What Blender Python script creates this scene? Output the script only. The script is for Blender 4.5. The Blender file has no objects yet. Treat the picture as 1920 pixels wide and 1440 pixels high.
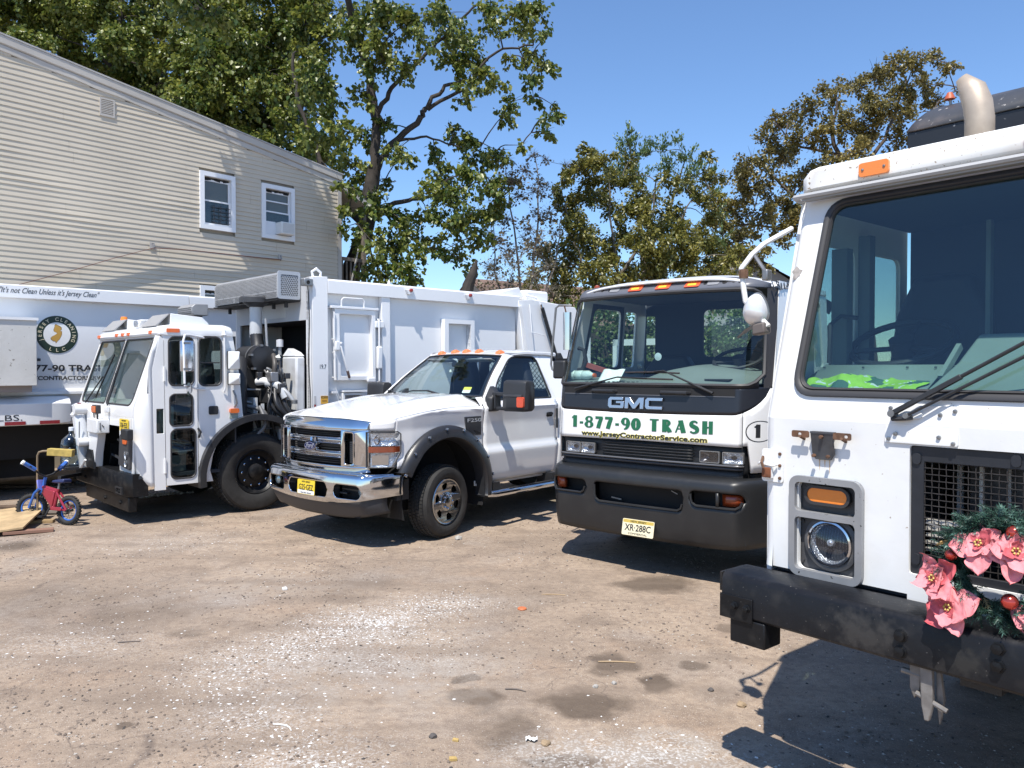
import bpy, bmesh, math, random
import numpy as np
from mathutils import Vector, Matrix, noise
from mathutils.geometry import tessellate_polygon
rnd = random.Random(7)
SC = bpy.context.scene
COL = SC.collection
# ---------------- camera, sky, sun, exposure ----------------
CAM_H = 1.9
cd = bpy.data.cameras.new('camera'); cam = bpy.data.objects.new('camera', cd); COL.objects.link(cam)
cd.sensor_width = 36.0; cd.lens = 36.0 * 1470 / 1920
cd.clip_start = 0.1; cd.clip_end = 3000
cam.location = (0, 0, CAM_H); cam.rotation_euler = (math.radians(90 - 1.091), 0, 0)
SC.camera = cam
SUN = Vector((-0.15, -0.50, 1.0)).normalized()
elev = math.asin(SUN.z)
w = bpy.data.worlds.new('World'); SC.world = w; w.use_nodes = True
nt = w.node_tree; bg = nt.nodes['Background']
sky = nt.nodes.new('ShaderNodeTexSky'); sky.sky_type = 'NISHITA'; sky.sun_disc = False
sky.sun_elevation = elev; sky.sun_rotation = math.atan2(SUN.x, SUN.y)
sky.altitude = 0; sky.air_density = 1.0; sky.dust_density = 0.05; sky.ozone_density = 8.0
nt.links.new(sky.outputs[0], bg.inputs[0]); bg.inputs[1].default_value = 0.15
ld = bpy.data.lights.new('sun', 'SUN'); ld.energy = 5.0; ld.angle = math.radians(0.5); ld.color = (1, 0.95, 0.87)
sun = bpy.data.objects.new('sun', ld); COL.objects.link(sun)
sun.rotation_euler = SUN.to_track_quat('Z', 'Y').to_euler(); sun.location = (-20, -45, 90)
SC.view_settings.view_transform = 'Standard'; SC.view_settings.look = 'None'
SC.view_settings.exposure = 0.4; SC.view_settings.gamma = 1; SC.view_settings.use_curve_mapping = False
SC.render.engine = 'CYCLES'
SC.cycles.max_bounces = 10; SC.cycles.transparent_max_bounces = 24; SC.cycles.diffuse_bounces = 3
SC.cycles.glossy_bounces = 4; SC.cycles.transmission_bounces = 6; SC.cycles.caustics_reflective = False; SC.cycles.caustics_refractive = False
SC.cycles.use_denoising = True
# ---------------- materials ----------------
MC = {}
def mat(name, col, rough=0.5, metal=0.0, spec=0.5, coat=0.0, vary=None, bump=None, spots=None, trans=0.0, dirt=None, blobs_=()):
    """vary=(scale, amount)  bump=(scale, strength)  spots=(scale, threshold, colour)  dirt=(scale, amount, colour)"""
    if name in MC: return MC[name]
    m = bpy.data.materials.new(name); m.use_nodes = True; n = m.node_tree; N = n.nodes; L = n.links
    b = N['Principled BSDF']
    b.inputs['Roughness'].default_value = rough; b.inputs['Metallic'].default_value = metal
    b.inputs['Specular IOR Level'].default_value = spec; b.inputs['Coat Weight'].default_value = coat; b.inputs['Coat Roughness'].default_value = 0.06
    c4 = (*col, 1); b.inputs['Base Color'].default_value = c4
    tc = N.new('ShaderNodeTexCoord'); cur = None
    def nz(scale, det=4, off=0):
        x = N.new('ShaderNodeTexNoise'); x.inputs['Scale'].default_value = scale; x.inputs['Detail'].default_value = det
        mp = N.new('ShaderNodeMapping'); mp.inputs['Location'].default_value = (off, off * 1.7, off * 0.3)
        L.new(tc.outputs['Object'], mp.inputs[0]); L.new(mp.outputs[0], x.inputs['Vector']); return x
    def ramp(src, a, bb):
        r = N.new('ShaderNodeMapRange'); r.inputs[1].default_value = a; r.inputs[2].default_value = bb
        L.new(src, r.inputs[0]); return r.outputs[0]
    def mix(fac, a, c):
        x = N.new('ShaderNodeMix'); x.data_type = 'RGBA'; L.new(fac, x.inputs['Factor'])
        if a is None: x.inputs['A'].default_value = c4
        else: L.new(a, x.inputs['A'])
        x.inputs['B'].default_value = (*c, 1); return x.outputs['Result']
    if vary:
        d = tuple(max(0, v * (1 - vary[1])) for v in col)
        cur = mix(ramp(nz(vary[0]).outputs[0], 0.35, 0.68), cur, d)
    if dirt:
        cur = mix(ramp(nz(dirt[0], 6, 3.3).outputs[0], 0.52, 0.52 + 0.4 / max(dirt[1], .01)), cur, dirt[2])
    if spots:
        cur = mix(ramp(nz(spots[0], 5, 9.1).outputs[0], spots[1], spots[1] + 0.04), cur, spots[2])
    for c_, r_, bc in blobs_:     # one worn or stained patch with a shape of its own
        v1 = N.new('ShaderNodeVectorMath'); v1.operation = 'SUBTRACT'; L.new(tc.outputs['Object'], v1.inputs[0]); v1.inputs[1].default_value = c_
        v2 = N.new('ShaderNodeVectorMath'); v2.operation = 'DIVIDE'; L.new(v1.outputs[0], v2.inputs[0]); v2.inputs[1].default_value = r_
        v3 = N.new('ShaderNodeVectorMath'); v3.operation = 'LENGTH'; L.new(v2.outputs[0], v3.inputs[0])
        q1 = N.new('ShaderNodeMath'); q1.operation = 'SUBTRACT'; L.new(nz(28, 6, 5.5).outputs[0], q1.inputs[0]); q2 = N.new('ShaderNodeMath'); q2.operation = 'MULTIPLY'; q2.inputs[1].default_value = 0.42; L.new(v3.outputs['Value'], q2.inputs[0]); L.new(q2.outputs[0], q1.inputs[1])
        cur = mix(ramp(q1.outputs[0], 0.10, 0.42), cur, bc)
    if cur is not None: L.new(cur, b.inputs['Base Color'])
    if bump:
        bp = N.new('ShaderNodeBump'); bp.inputs['Strength'].default_value = bump[1]; bp.inputs['Distance'].default_value = 0.01
        L.new(nz(bump[0], 5).outputs[0], bp.inputs['Height']); L.new(bp.outputs[0], b.inputs['Normal'])
    if trans: b.inputs['Transmission Weight'].default_value = trans
    MC[name] = m; return m
def glass(name, tint, refl=1.0, rough=0.0):
    if name in MC: return MC[name]
    m = bpy.data.materials.new(name); m.use_nodes = True; N = m.node_tree.nodes; L = m.node_tree.links
    N.remove(N['Principled BSDF']); o = N['Material Output']
    t = N.new('ShaderNodeBsdfTransparent'); t.inputs[0].default_value = (*tint, 1)
    g = N.new('ShaderNodeBsdfGlossy'); g.inputs['Roughness'].default_value = rough; g.inputs['Color'].default_value = (refl, refl, refl, 1)
    lw = N.new('ShaderNodeLayerWeight'); lw.inputs['Blend'].default_value = 0.5; pw = N.new('ShaderNodeMath'); pw.operation = 'POWER'; pw.inputs[1].default_value = 4.0; L.new(lw.outputs['Facing'], pw.inputs[0])
    f = N.new('ShaderNodeMath'); f.operation = 'MULTIPLY_ADD'; f.inputs[1].default_value = 0.94; f.inputs[2].default_value = 0.05; L.new(pw.outputs[0], f.inputs[0])
    x = N.new('ShaderNodeMixShader'); L.new(f.outputs[0], x.inputs[0]); L.new(t.outputs[0], x.inputs[1]); L.new(g.outputs[0], x.inputs[2])
    L.new(x.outputs[0], o.inputs['Surface']); MC[name] = m; return m
WHITE = mat('white_paint', (0.80, 0.80, 0.79), 0.32, coat=0.4, vary=(1.3, 0.03), dirt=(5, 0.12, (0.50, 0.47, 0.42)))
WHITE_BODY = mat('white_body_paint', (0.78, 0.785, 0.79), 0.42, coat=0.2, vary=(0.8, 0.04), dirt=(2.2, 0.2, (0.60, 0.59, 0.58)), bump=(1.2, 0.05))
WHITE_OLD = mat('white_weathered_paint', (0.80, 0.80, 0.785), 0.48, vary=(2.1, 0.10), dirt=(7, 0.28, (0.58, 0.54, 0.47)), spots=(46, 0.715, (0.36, 0.29, 0.22)), bump=(16, 0.10))
WHITE_CHIP = mat('white_chipped_paint', (0.80, 0.80, 0.77), 0.5, dirt=(9, 0.5, (0.62, 0.50, 0.36)), spots=(52, 0.64, (0.33, 0.25, 0.17)))
WHITE_CAR = mat('white_gloss_paint', (0.80, 0.80, 0.80), 0.22, coat=1.0)
BLACK = mat('black_plastic', (0.022, 0.023, 0.026), 0.5, vary=(9, 0.3), bump=(220, 0.08))
BLACK_PAINT = mat('black_worn_paint', (0.008, 0.0085, 0.010), 0.42, spec=.28, vary=(5, 0.3), dirt=(11, 0.35, (0.10, 0.09, 0.08)), spots=(60, 0.72, (0.24, 0.22, 0.2)), bump=(40, 0.12))
BUMPER_PL = mat('grey_black_bumper_plastic', (0.020, 0.021, 0.023), 0.40, vary=(3, 0.2), dirt=(6, 0.2, (0.08, 0.075, 0.07)), bump=(180, 0.06))
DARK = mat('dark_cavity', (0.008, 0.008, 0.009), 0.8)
DARKGREY = mat('dark_grey_plastic', (0.05, 0.052, 0.058), 0.5, vary=(8, 0.2))
SEAL = mat('rubber_seal', (0.035, 0.034, 0.036), 0.55)
TYRE = mat('tyre_rubber', (0.026, 0.025, 0.024), 0.8, vary=(14, 0.3), dirt=(9, 0.3, (0.085, 0.075, 0.065)), bump=(60, 0.1))
CHROME = mat('chrome', (0.62, 0.63, 0.65), 0.07, 1.0)
ALLOY = mat('alloy_wheel', (0.42, 0.42, 0.42), 0.22, 1.0, vary=(9, 0.2))
STEEL = mat('grey_steel', (0.30, 0.30, 0.30), 0.42, 0.7, vary=(10, 0.3))
GALV = mat('silver_grey_paint', (0.36, 0.37, 0.38), 0.42, 0.2, vary=(7, 0.15), spots=(44, 0.68, (0.1, 0.09, 0.08)))
MESHGREY = mat('grey_perforated_steel', (0.33, 0.335, 0.345), 0.5, 0.2, vary=(6, 0.15))
STACK = mat('heat_tinted_stack', (0.52, 0.43, 0.34), 0.5, 0.35, vary=(6, 0.3), dirt=(5, 0.5, (0.33, 0.23, 0.15)), bump=(9, 0.15))
RUST = mat('rusty_steel', (0.16, 0.085, 0.05), 0.75, 0.1, vary=(22, 0.5), dirt=(16, 0.5, (0.30, 0.13, 0.06)), bump=(60, 0.3))
AMBER = mat('amber_lens', (0.85, 0.24, 0.03), 0.22, coat=0.6, bump=(90, 0.1))
ORANGE = mat('orange_marker_lens', (0.78, 0.16, 0.04), 0.3, coat=0.5, bump=(70, 0.15))
AMBERDK = mat('dark_amber_lens', (0.26, 0.045, 0.012), 0.25, coat=0.5)
REDLENS = mat('red_lens', (0.30, 0.03, 0.02), 0.3, coat=0.4)
REDREF = mat('red_reflector', (0.24, 0.02, 0.025), 0.4)
REFLECTOR = mat('lamp_reflector', (0.66, 0.70, 0.76), 0.24, 0.7, vary=(60, .35), bump=(55, 1.0))
LENS = glass('lamp_glass', (0.93, 0.94, 0.95))
WS = glass('windshield_glass', (0.80, 0.90, 0.88), 1.0)
WSD = glass('smoked_glass', (0.62, 0.70, 0.68), 1.0)
CLEAR = glass('clear_glass', (0.80, 0.87, 0.85), 1.0)
DASH = mat('dash_plastic', (0.13, 0.155, 0.15), 0.6, vary=(4, 0.15))
DASHLT = mat('grey_dash_panel', (0.21, 0.25, 0.24), 0.6, vary=(4, 0.1))
INTER = mat('cab_lining', (0.030, 0.035, 0.045), 0.85)
SEATM = mat('seat_vinyl', (0.02, 0.021, 0.026), 0.6)
BLACKTXT = mat('black_lettering', (0.02, 0.021, 0.024), 0.5)
GREENTXT = mat('green_lettering', (0.012, 0.13, 0.06), 0.45)
GOLDTXT = mat('gold_lettering', (0.48, 0.31, 0.09), 0.5)
YEL = mat('plate_yellow', (0.80, 0.58, 0.04), 0.45)
CREAM = mat('plate_cream', (0.78, 0.70, 0.48), 0.45)
PWHITE = mat('print_white', (0.80, 0.80, 0.78), 0.5)
# ---------------- object helpers ----------------
def tag(o, label=None, cat=None, group=None, kind=None):
    if label: o['label'] = label
    if cat: o['category'] = cat
    if group: o['group'] = group
    if kind: o['kind'] = kind
    return o
def thing(name, label, cat, loc=(0, 0, 0), rz=0.0, group=None, tilt=(0, 0)):
    o = bpy.data.objects.new(name, None); COL.objects.link(o); o.empty_display_size = 0.2
    o.location = loc; o.rotation_euler = (tilt[0], tilt[1], rz)
    return tag(o, label, cat, group)
def link(name, me, parent=None, loc=None):
    o = bpy.data.objects.new(name, me); COL.objects.link(o)
    if parent is not None: o.parent = parent
    if loc is not None: o.location = loc
    return o
def copy_tree(o, parent=None):
    c = o.copy(); COL.objects.link(c)
    if parent is not None: c.parent = parent
    for ch in list(o.children): copy_tree(ch, c)
    return c
def rrect(x0, x1, y0, y1, r, n=5):
    r = min(r, (x1 - x0) / 2 - 1e-4, (y1 - y0) / 2 - 1e-4); P = []
    for cx, cy, a in ((x1 - r, y0 + r, -90), (x1 - r, y1 - r, 0), (x0 + r, y1 - r, 90), (x0 + r, y0 + r, 180)):
        for i in range(n + 1):
            t = math.radians(a + 90 * i / n); P.append((cx + r * math.cos(t), cy + r * math.sin(t)))
    return P
def rpoly(pts, r, n=4):
    """rounded polygon"""
    P = []; k = len(pts)
    for i in range(k):
        a, b, c = Vector(pts[i - 1]), Vector(pts[i]), Vector(pts[(i + 1) % k])
        u = (a - b); v = (c - b); rr = r[i] if isinstance(r, (list, tuple)) else r
        d = min(rr, u.length * 0.48, v.length * 0.48); p0 = b + u.normalized() * d; p1 = b + v.normalized() * d
        for j in range(n + 1):
            t = j / n; q = p0 * (1 - t) ** 2 + b * 2 * t * (1 - t) + p1 * t * t; P.append((q.x, q.y))
    return P
def ell(cx, cy, rx, ry, n=24): return [(cx + rx * math.cos(2 * math.pi * i / n), cy + ry * math.sin(2 * math.pi * i / n)) for i in range(n)]
FX = lambda c=0.0: (lambda u, v, d: (c + d, u, v))         # front faces: u -> y, v -> z, d -> +x
FY = lambda c=0.0: (lambda u, v, d: (u, c + d, v))         # left side faces: u -> x, v -> z, d -> +y
FZ = lambda c=0.0: (lambda u, v, d: (u, v, c + d))
class MB:
    def __init__(s): s.v = []; s.f = []; s.m = []; s.cm = 0
    def add(s, vs, fs):
        k = len(s.v); s.v += [tuple(p) for p in vs]; s.f += [tuple(i + k for i in f) for f in fs]; s.m += [s.cm] * len(fs); return s
    def box(s, x0, x1, y0, y1, z0, z1):
        return s.add([(x0, y0, z0), (x1, y0, z0), (x1, y1, z0), (x0, y1, z0), (x0, y0, z1), (x1, y0, z1), (x1, y1, z1), (x0, y1, z1)],
                     [(0, 3, 2, 1), (4, 5, 6, 7), (0, 1, 5, 4), (1, 2, 6, 5), (2, 3, 7, 6), (3, 0, 4, 7)])
    def obox(s, c, size, R):
        c = Vector(c); hx, hy, hz = [q / 2 for q in size]
        vs = [c + R @ Vector((a * hx, b * hy, d * hz)) for d in (-1, 1) for a, b in ((-1, -1), (1, -1), (1, 1), (-1, 1))]
        return s.add(vs, [(0, 3, 2, 1), (4, 5, 6, 7), (0, 1, 5, 4), (1, 2, 6, 5), (2, 3, 7, 6), (3, 0, 4, 7)])
    def bar(s, a, b, w, h, up=(0, 0, 1)):
        a, b = Vector(a), Vector(b); d = (b - a); l = d.length; d.normalize(); sd = d.cross(Vector(up))
        if sd.length < 1e-4: sd = d.cross(Vector((1, 0, 0)))
        sd.normalize(); u = sd.cross(d); R = Matrix((d, sd, u)).transposed(); return s.obox((a + b) / 2, (l, w, h), R)
    def tube(s, path, r, n=8, closed=False, caps=True):
        P = [Vector(p) for p in path]; k = len(P); rs = r if isinstance(r, (list, tuple)) else [r] * k
        t0 = (P[1] - P[0]).normalized(); nn = t0.orthogonal().normalized(); vs = []
        for i in range(k):
            if closed: t = (P[(i + 1) % k] - P[i - 1])
            else: t = P[min(i + 1, k - 1)] - P[max(i - 1, 0)]
            if t.length < 1e-9: t = t0
            t.normalize(); nn = (nn - t * nn.dot(t))
            if nn.length < 1e-6: nn = t.orthogonal()
            nn.normalize(); bb = t.cross(nn)
            for j in range(n):
                a = 2 * math.pi * j / n; vs.append(P[i] + (nn * math.cos(a) + bb * math.sin(a)) * rs[i])
        fs = []
        for i in range(k if closed else k - 1):
            for j in range(n):
                a = i * n + j; b = i * n + (j + 1) % n; c = ((i + 1) % k) * n + (j + 1) % n; d = ((i + 1) % k) * n + j; fs.append((a, b, c, d))
        if caps and not closed: fs.append(tuple(range(n - 1, -1, -1))); fs.append(tuple(range((k - 1) * n, k * n)))
        return s.add(vs, fs)
    def cyl(s, a, b, r, n=16, r2=None): return s.tube([a, b], [r, r if r2 is None else r2], n)
    def lathe(s, prof, o=(0, 0, 0), ax='y', n=32, close=False, caps=False):
        """prof: (radius, height) pairs along the axis"""
        o = Vector(o); k = len(prof); vs = []
        for r, h in prof:
            for j in range(n):
                a = 2 * math.pi * j / n; c, q = r * math.cos(a), r * math.sin(a)
                vs.append(o + Vector({'y': (c, h, q), 'x': (h, c, q), 'z': (c, q, h)}[ax]))
        fs = []
        for i in range(k - 1 if not close else k):
            i2 = (i + 1) % k
            for j in range(n): fs.append((i * n + j, i * n + (j + 1) % n, i2 * n + (j + 1) % n, i2 * n + j))
        if caps and not close:
            if prof[0][0] > 1e-6: fs.append(tuple(range(n)))
            if prof[-1][0] > 1e-6: fs.append(tuple(range((k - 1) * n, k * n)))
        return s.add(vs, fs)
    def plate(s, outer, holes, mp, d0, d1):
        """polygon with holes, extruded between depths d0 and d1 by mp(u, v, d)"""
        loops = [outer] + list(holes); flat = [p for l in loops for p in l]; n = len(flat)
        tris = tessellate_polygon([[Vector((p[0], p[1], 0)) for p in l] for l in loops])
        vs = [mp(p[0], p[1], d1) for p in flat] + [mp(p[0], p[1], d0) for p in flat]
        fs = [tuple(t) for t in tris] + [tuple(i + n for i in reversed(t)) for t in tris]; k = 0
        for l in loops:
            m = len(l)
            for i in range(m): a, b = k + i, k + (i + 1) % m; fs.append((a, b, b + n, a + n))
            k += m
        return s.add(vs, fs)
    def flat(s, outer, mp, d=0.0, holes=()):
        loops = [outer] + list(holes); flat = [p for l in loops for p in l]
        tris = tessellate_polygon([[Vector((p[0], p[1], 0)) for p in l] for l in loops])
        return s.add([mp(p[0], p[1], d) for p in flat], [tuple(t) for t in tris])
    def grid(s, fn, nu, nv):
        vs = [fn(i / nu, j / nv) for i in range(nu + 1) for j in range(nv + 1)]; q = nv + 1
        return s.add(vs, [(i * q + j, (i + 1) * q + j, (i + 1) * q + j + 1, i * q + j + 1) for i in range(nu) for j in range(nv)])
    def strip(s, t0, t1, n, lo, hi, m, fn):
        """surface patch between the curves lo(t) and hi(t)"""
        def f(u, v):
            t = t0 + (t1 - t0) * u; a, b = lo(t), hi(t); return fn(t, a + (b - a) * v)
        return s.grid(f, n, m)
    def loft(s, loops, caps=True, closed=True):
        k = len(loops); n = len(loops[0]); vs = [p for l in loops for p in l]; fs = []
        for i in range(k - 1):
            for j in range(n if closed else n - 1): fs.append((i * n + j, i * n + (j + 1) % n, (i + 1) * n + (j + 1) % n, (i + 1) * n + j))
        if caps: fs.append(tuple(range(n - 1, -1, -1))); fs.append(tuple(range((k - 1) * n, k * n)))
        return s.add(vs, fs)
    def mesh(s, name, mats, smooth=35, fix=True):
        me = bpy.data.meshes.new(name); me.from_pydata([tuple(p) for p in s.v], [], s.f)
        for q in (mats if isinstance(mats, (list, tuple)) else [mats]): me.materials.append(q)
        if any(s.m): me.polygons.foreach_set('material_index', s.m)
        if fix and len(s.f) < 60000:
            bm = bmesh.new(); bm.from_mesh(me); bmesh.ops.remove_doubles(bm, verts=bm.verts, dist=1e-5); bmesh.ops.recalc_face_normals(bm, faces=bm.faces); bm.to_mesh(me); bm.free()
        if smooth:
            me.polygons.foreach_set('use_smooth', [True] * len(me.polygons)); me.set_sharp_from_angle(angle=math.radians(smooth))
        me.update(); return me
    def build(s, name, mats, parent=None, smooth=35, bevel=0.0, solid=0.0, loc=None, seg=2, **kw):
        o = link(name, s.mesh(name, mats, smooth), parent, loc)
        if solid:
            d = o.modifiers.new('solid', 'SOLIDIFY'); d.thickness = solid; d.offset = kw.get('off', -1)
        if bevel:
            b = o.modifiers.new('bevel', 'BEVEL'); b.width = bevel; b.segments = seg; b.limit_method = 'ANGLE'; b.angle_limit = math.radians(40)
        return o
def B(*a): return MB().box(*a)
# text --------------------------------------------------------------
def frame(o, ux, uy):
    ux, uy = Vector(ux).normalized(), Vector(uy).normalized(); n = ux.cross(uy)
    M = Matrix((ux, uy, n)).transposed().to_4x4(); M.translation = Vector(o); return M
FRONT = lambda x, y, z: frame((x, y, z), (0, 1, 0), (0, 0, 1))
SIDE = lambda x, y, z: frame((x, y, z), (-1, 0, 0), (0, 0, 1))
def txt(s, size, m, parent, M, name='lettering', width=None, shear=0.0, bold=0.0, align='LEFT', sx=1.0):
    cu = bpy.data.curves.new(name, 'FONT'); cu.body = s; cu.size = size; cu.shear = shear; cu.offset = bold; cu.align_x = align; cu.resolution_u = 3; cu.extrude = 0.0008
    t = bpy.data.objects.new(name, cu); COL.objects.link(t); bpy.context.view_layer.update()
    me = bpy.data.meshes.new_from_object(t.evaluated_get(bpy.context.evaluated_depsgraph_get())); bpy.data.objects.remove(t); bpy.data.curves.remove(cu)
    k = sx
    if width:
        xs = [v.co.x for v in me.vertices]; k = width / (max(xs) - min(xs))
    me.transform(M @ Matrix.Diagonal((k, 1, 1, 1))); me.materials.clear(); me.materials.append(m)
    return link(name, me, parent)
def txtmap(s, size, m, parent, mp, x0, width, z0, name='lettering', d=0.0, bold=0.0, shear=0.0):
    o = txt(s, size, m, parent, Matrix.Identity(4), name, width, shear, bold); me = o.data; lo = min(v.co.x for v in me.vertices)
    for v in me.vertices: v.co = Vector(mp(v.co.x - lo + x0, v.co.y + z0, v.co.z + d))
    return o
def ribbon(mb, pts, ws, mp, d):
    """flat stroke of varying width"""
    P = [Vector(p) for p in pts]; k = len(P); vs = []
    for i in range(k):
        t = (P[min(i + 1, k - 1)] - P[max(i - 1, 0)]).normalized(); nn = Vector((-t.y, t.x)); w_ = ws[i] / 2
        a, b = P[i] + nn * w_, P[i] - nn * w_; vs += [mp(a.x, a.y, d), mp(b.x, b.y, d)]
    mb.add(vs, [(2 * i, 2 * i + 1, 2 * i + 3, 2 * i + 2) for i in range(k - 1)])
def arc(cx, cy, rx, ry, a0, a1, n=14): return [(cx + rx * math.cos(math.radians(a0 + (a1 - a0) * i / n)), cy + ry * math.sin(math.radians(a0 + (a1 - a0) * i / n))) for i in range(n + 1)]
def glyph(mb, ch, x, y, h, mp, d):
    """display letters with thick and thin strokes; returns the advance"""
    K, T = 0.27 * h, 0.085 * h
    R = lambda pts, ws: ribbon(mb, [(x + p[0] * h, y + p[1] * h) for p in pts], ws, mp, d)
    def contrast(pts, thick, thin):   # thick where the stroke runs upright
        o = []
        for i in range(len(pts)):
            a, b = pts[max(i - 1, 0)], pts[min(i + 1, len(pts) - 1)]; dx, dy = abs(b[0] - a[0]), abs(b[1] - a[1])
            o.append(thin + (thick - thin) * (dy / (dx + dy + 1e-9)) ** 1.5)
        return o
    if ch == '1': R([(.22, 0), (.22, 1)], [K, K]); R([(.0, .80), (.12, .86), (.24, .97)], [T * 1.3, T * 1.5, T * 2]); return .42 * h
    if ch == '-': R([(.03, .40), (.27, .40)], [T * 2, T * 2]); return .33 * h
    if ch == '7': R([(.0, .90), (.50, .90)], [T * 2.3, T * 2.3]); R([(.43, .92), (.30, .5), (.20, 0)], [K * .8, K, K]); return .55 * h
    if ch == '8':
        p = arc(.25, .75, .18, .2, 0, 360, 24); R(p, contrast(p, K * .75, T)); p = arc(.25, .28, .2, .24, 0, 360, 24); R(p, contrast(p, K * .95, T)); return .58 * h
    if ch == '9':
        p = arc(.24, .68, .17, .27, 0, 360, 24); R(p, contrast(p, K * .9, T)); p = arc(.18, .55, .24, .5, 20, -95, 16); R(p, contrast(p, K, T)); return .55 * h
    if ch == '0': p = arc(.25, .5, .17, .45, 0, 360, 30); R(p, contrast(p, K * 1.1, T)); return .58 * h
    if ch == 'T': R([(.27, 0), (.27, .95)], [K, K]); R([(.0, .955), (.54, .955)], [T, T]); return .64 * h
    if ch == 'R':
        R([(.13, 0), (.13, 1)], [K, K]); p = arc(.22, .73, .17, .225, 90, -90, 14); R(p, contrast(p, K * .8, T)); R([(.24, .48), (.38, .2), (.46, 0)], [K * .7, K * .9, K]); return .66 * h
    if ch == 'A': R([(.02, 0), (.27, .98)], [T, T]); R([(.28, .98), (.47, 0)], [K, K]); R([(.1, .3), (.42, .3)], [T * .8, T * .8]); return .70 * h
    if ch == 'S':
        p = arc(.25, .75, .17, .2, 25, 235, 14) + arc(.22, .27, .2, .23, 62, -150, 14); n = len(p)
        R(p, [T * 1.2 + (K - T) * max(0, 1 - abs(i / (n - 1) - .5) * 2.4) for i in range(n)]); return .58 * h
    if ch == 'H': R([(.13, 0), (.13, 1)], [K, K]); R([(.46, 0), (.46, 1)], [K * .8, K * .8]); R([(.1, .52), (.46, .52)], [T, T]); return .70 * h
    return .30 * h
def plate_sign(parent, M, wd, ht, base, number, top=None, bottom=None, band=None):
    """licence plate in the plane of M (origin = centre)"""
    mp = lambda u, v, d: tuple(M @ Vector((u, v, d)))
    p = MB().plate(rrect(-wd / 2, wd / 2, -ht / 2, ht / 2, ht * .08), [], mp, -0.002, 0.002).build('license_plate', base, parent)
    if band: MB().plate(rrect(-wd / 2 + .006, wd / 2 - .006, ht * .27, ht * .46, .006), [], mp, .0021, .0024).build('colour_band', band, p)
    T = lambda u, v: M @ Matrix.Translation((u, v, .0032))
    txt(number, ht * .56, BLACKTXT, p, T(-wd * .41, -ht * .20), 'plate_number', wd * .82, bold=.0012)
    if top: txt(top, ht * .17, BLACKTXT, p, T(-wd * .25, ht * .31), 'plate_text', wd * .5)
    if bottom: txt(bottom, ht * .16, BLACKTXT, p, T(-wd * .3, -ht * .43), 'plate_text', wd * .6)
    return p
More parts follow.
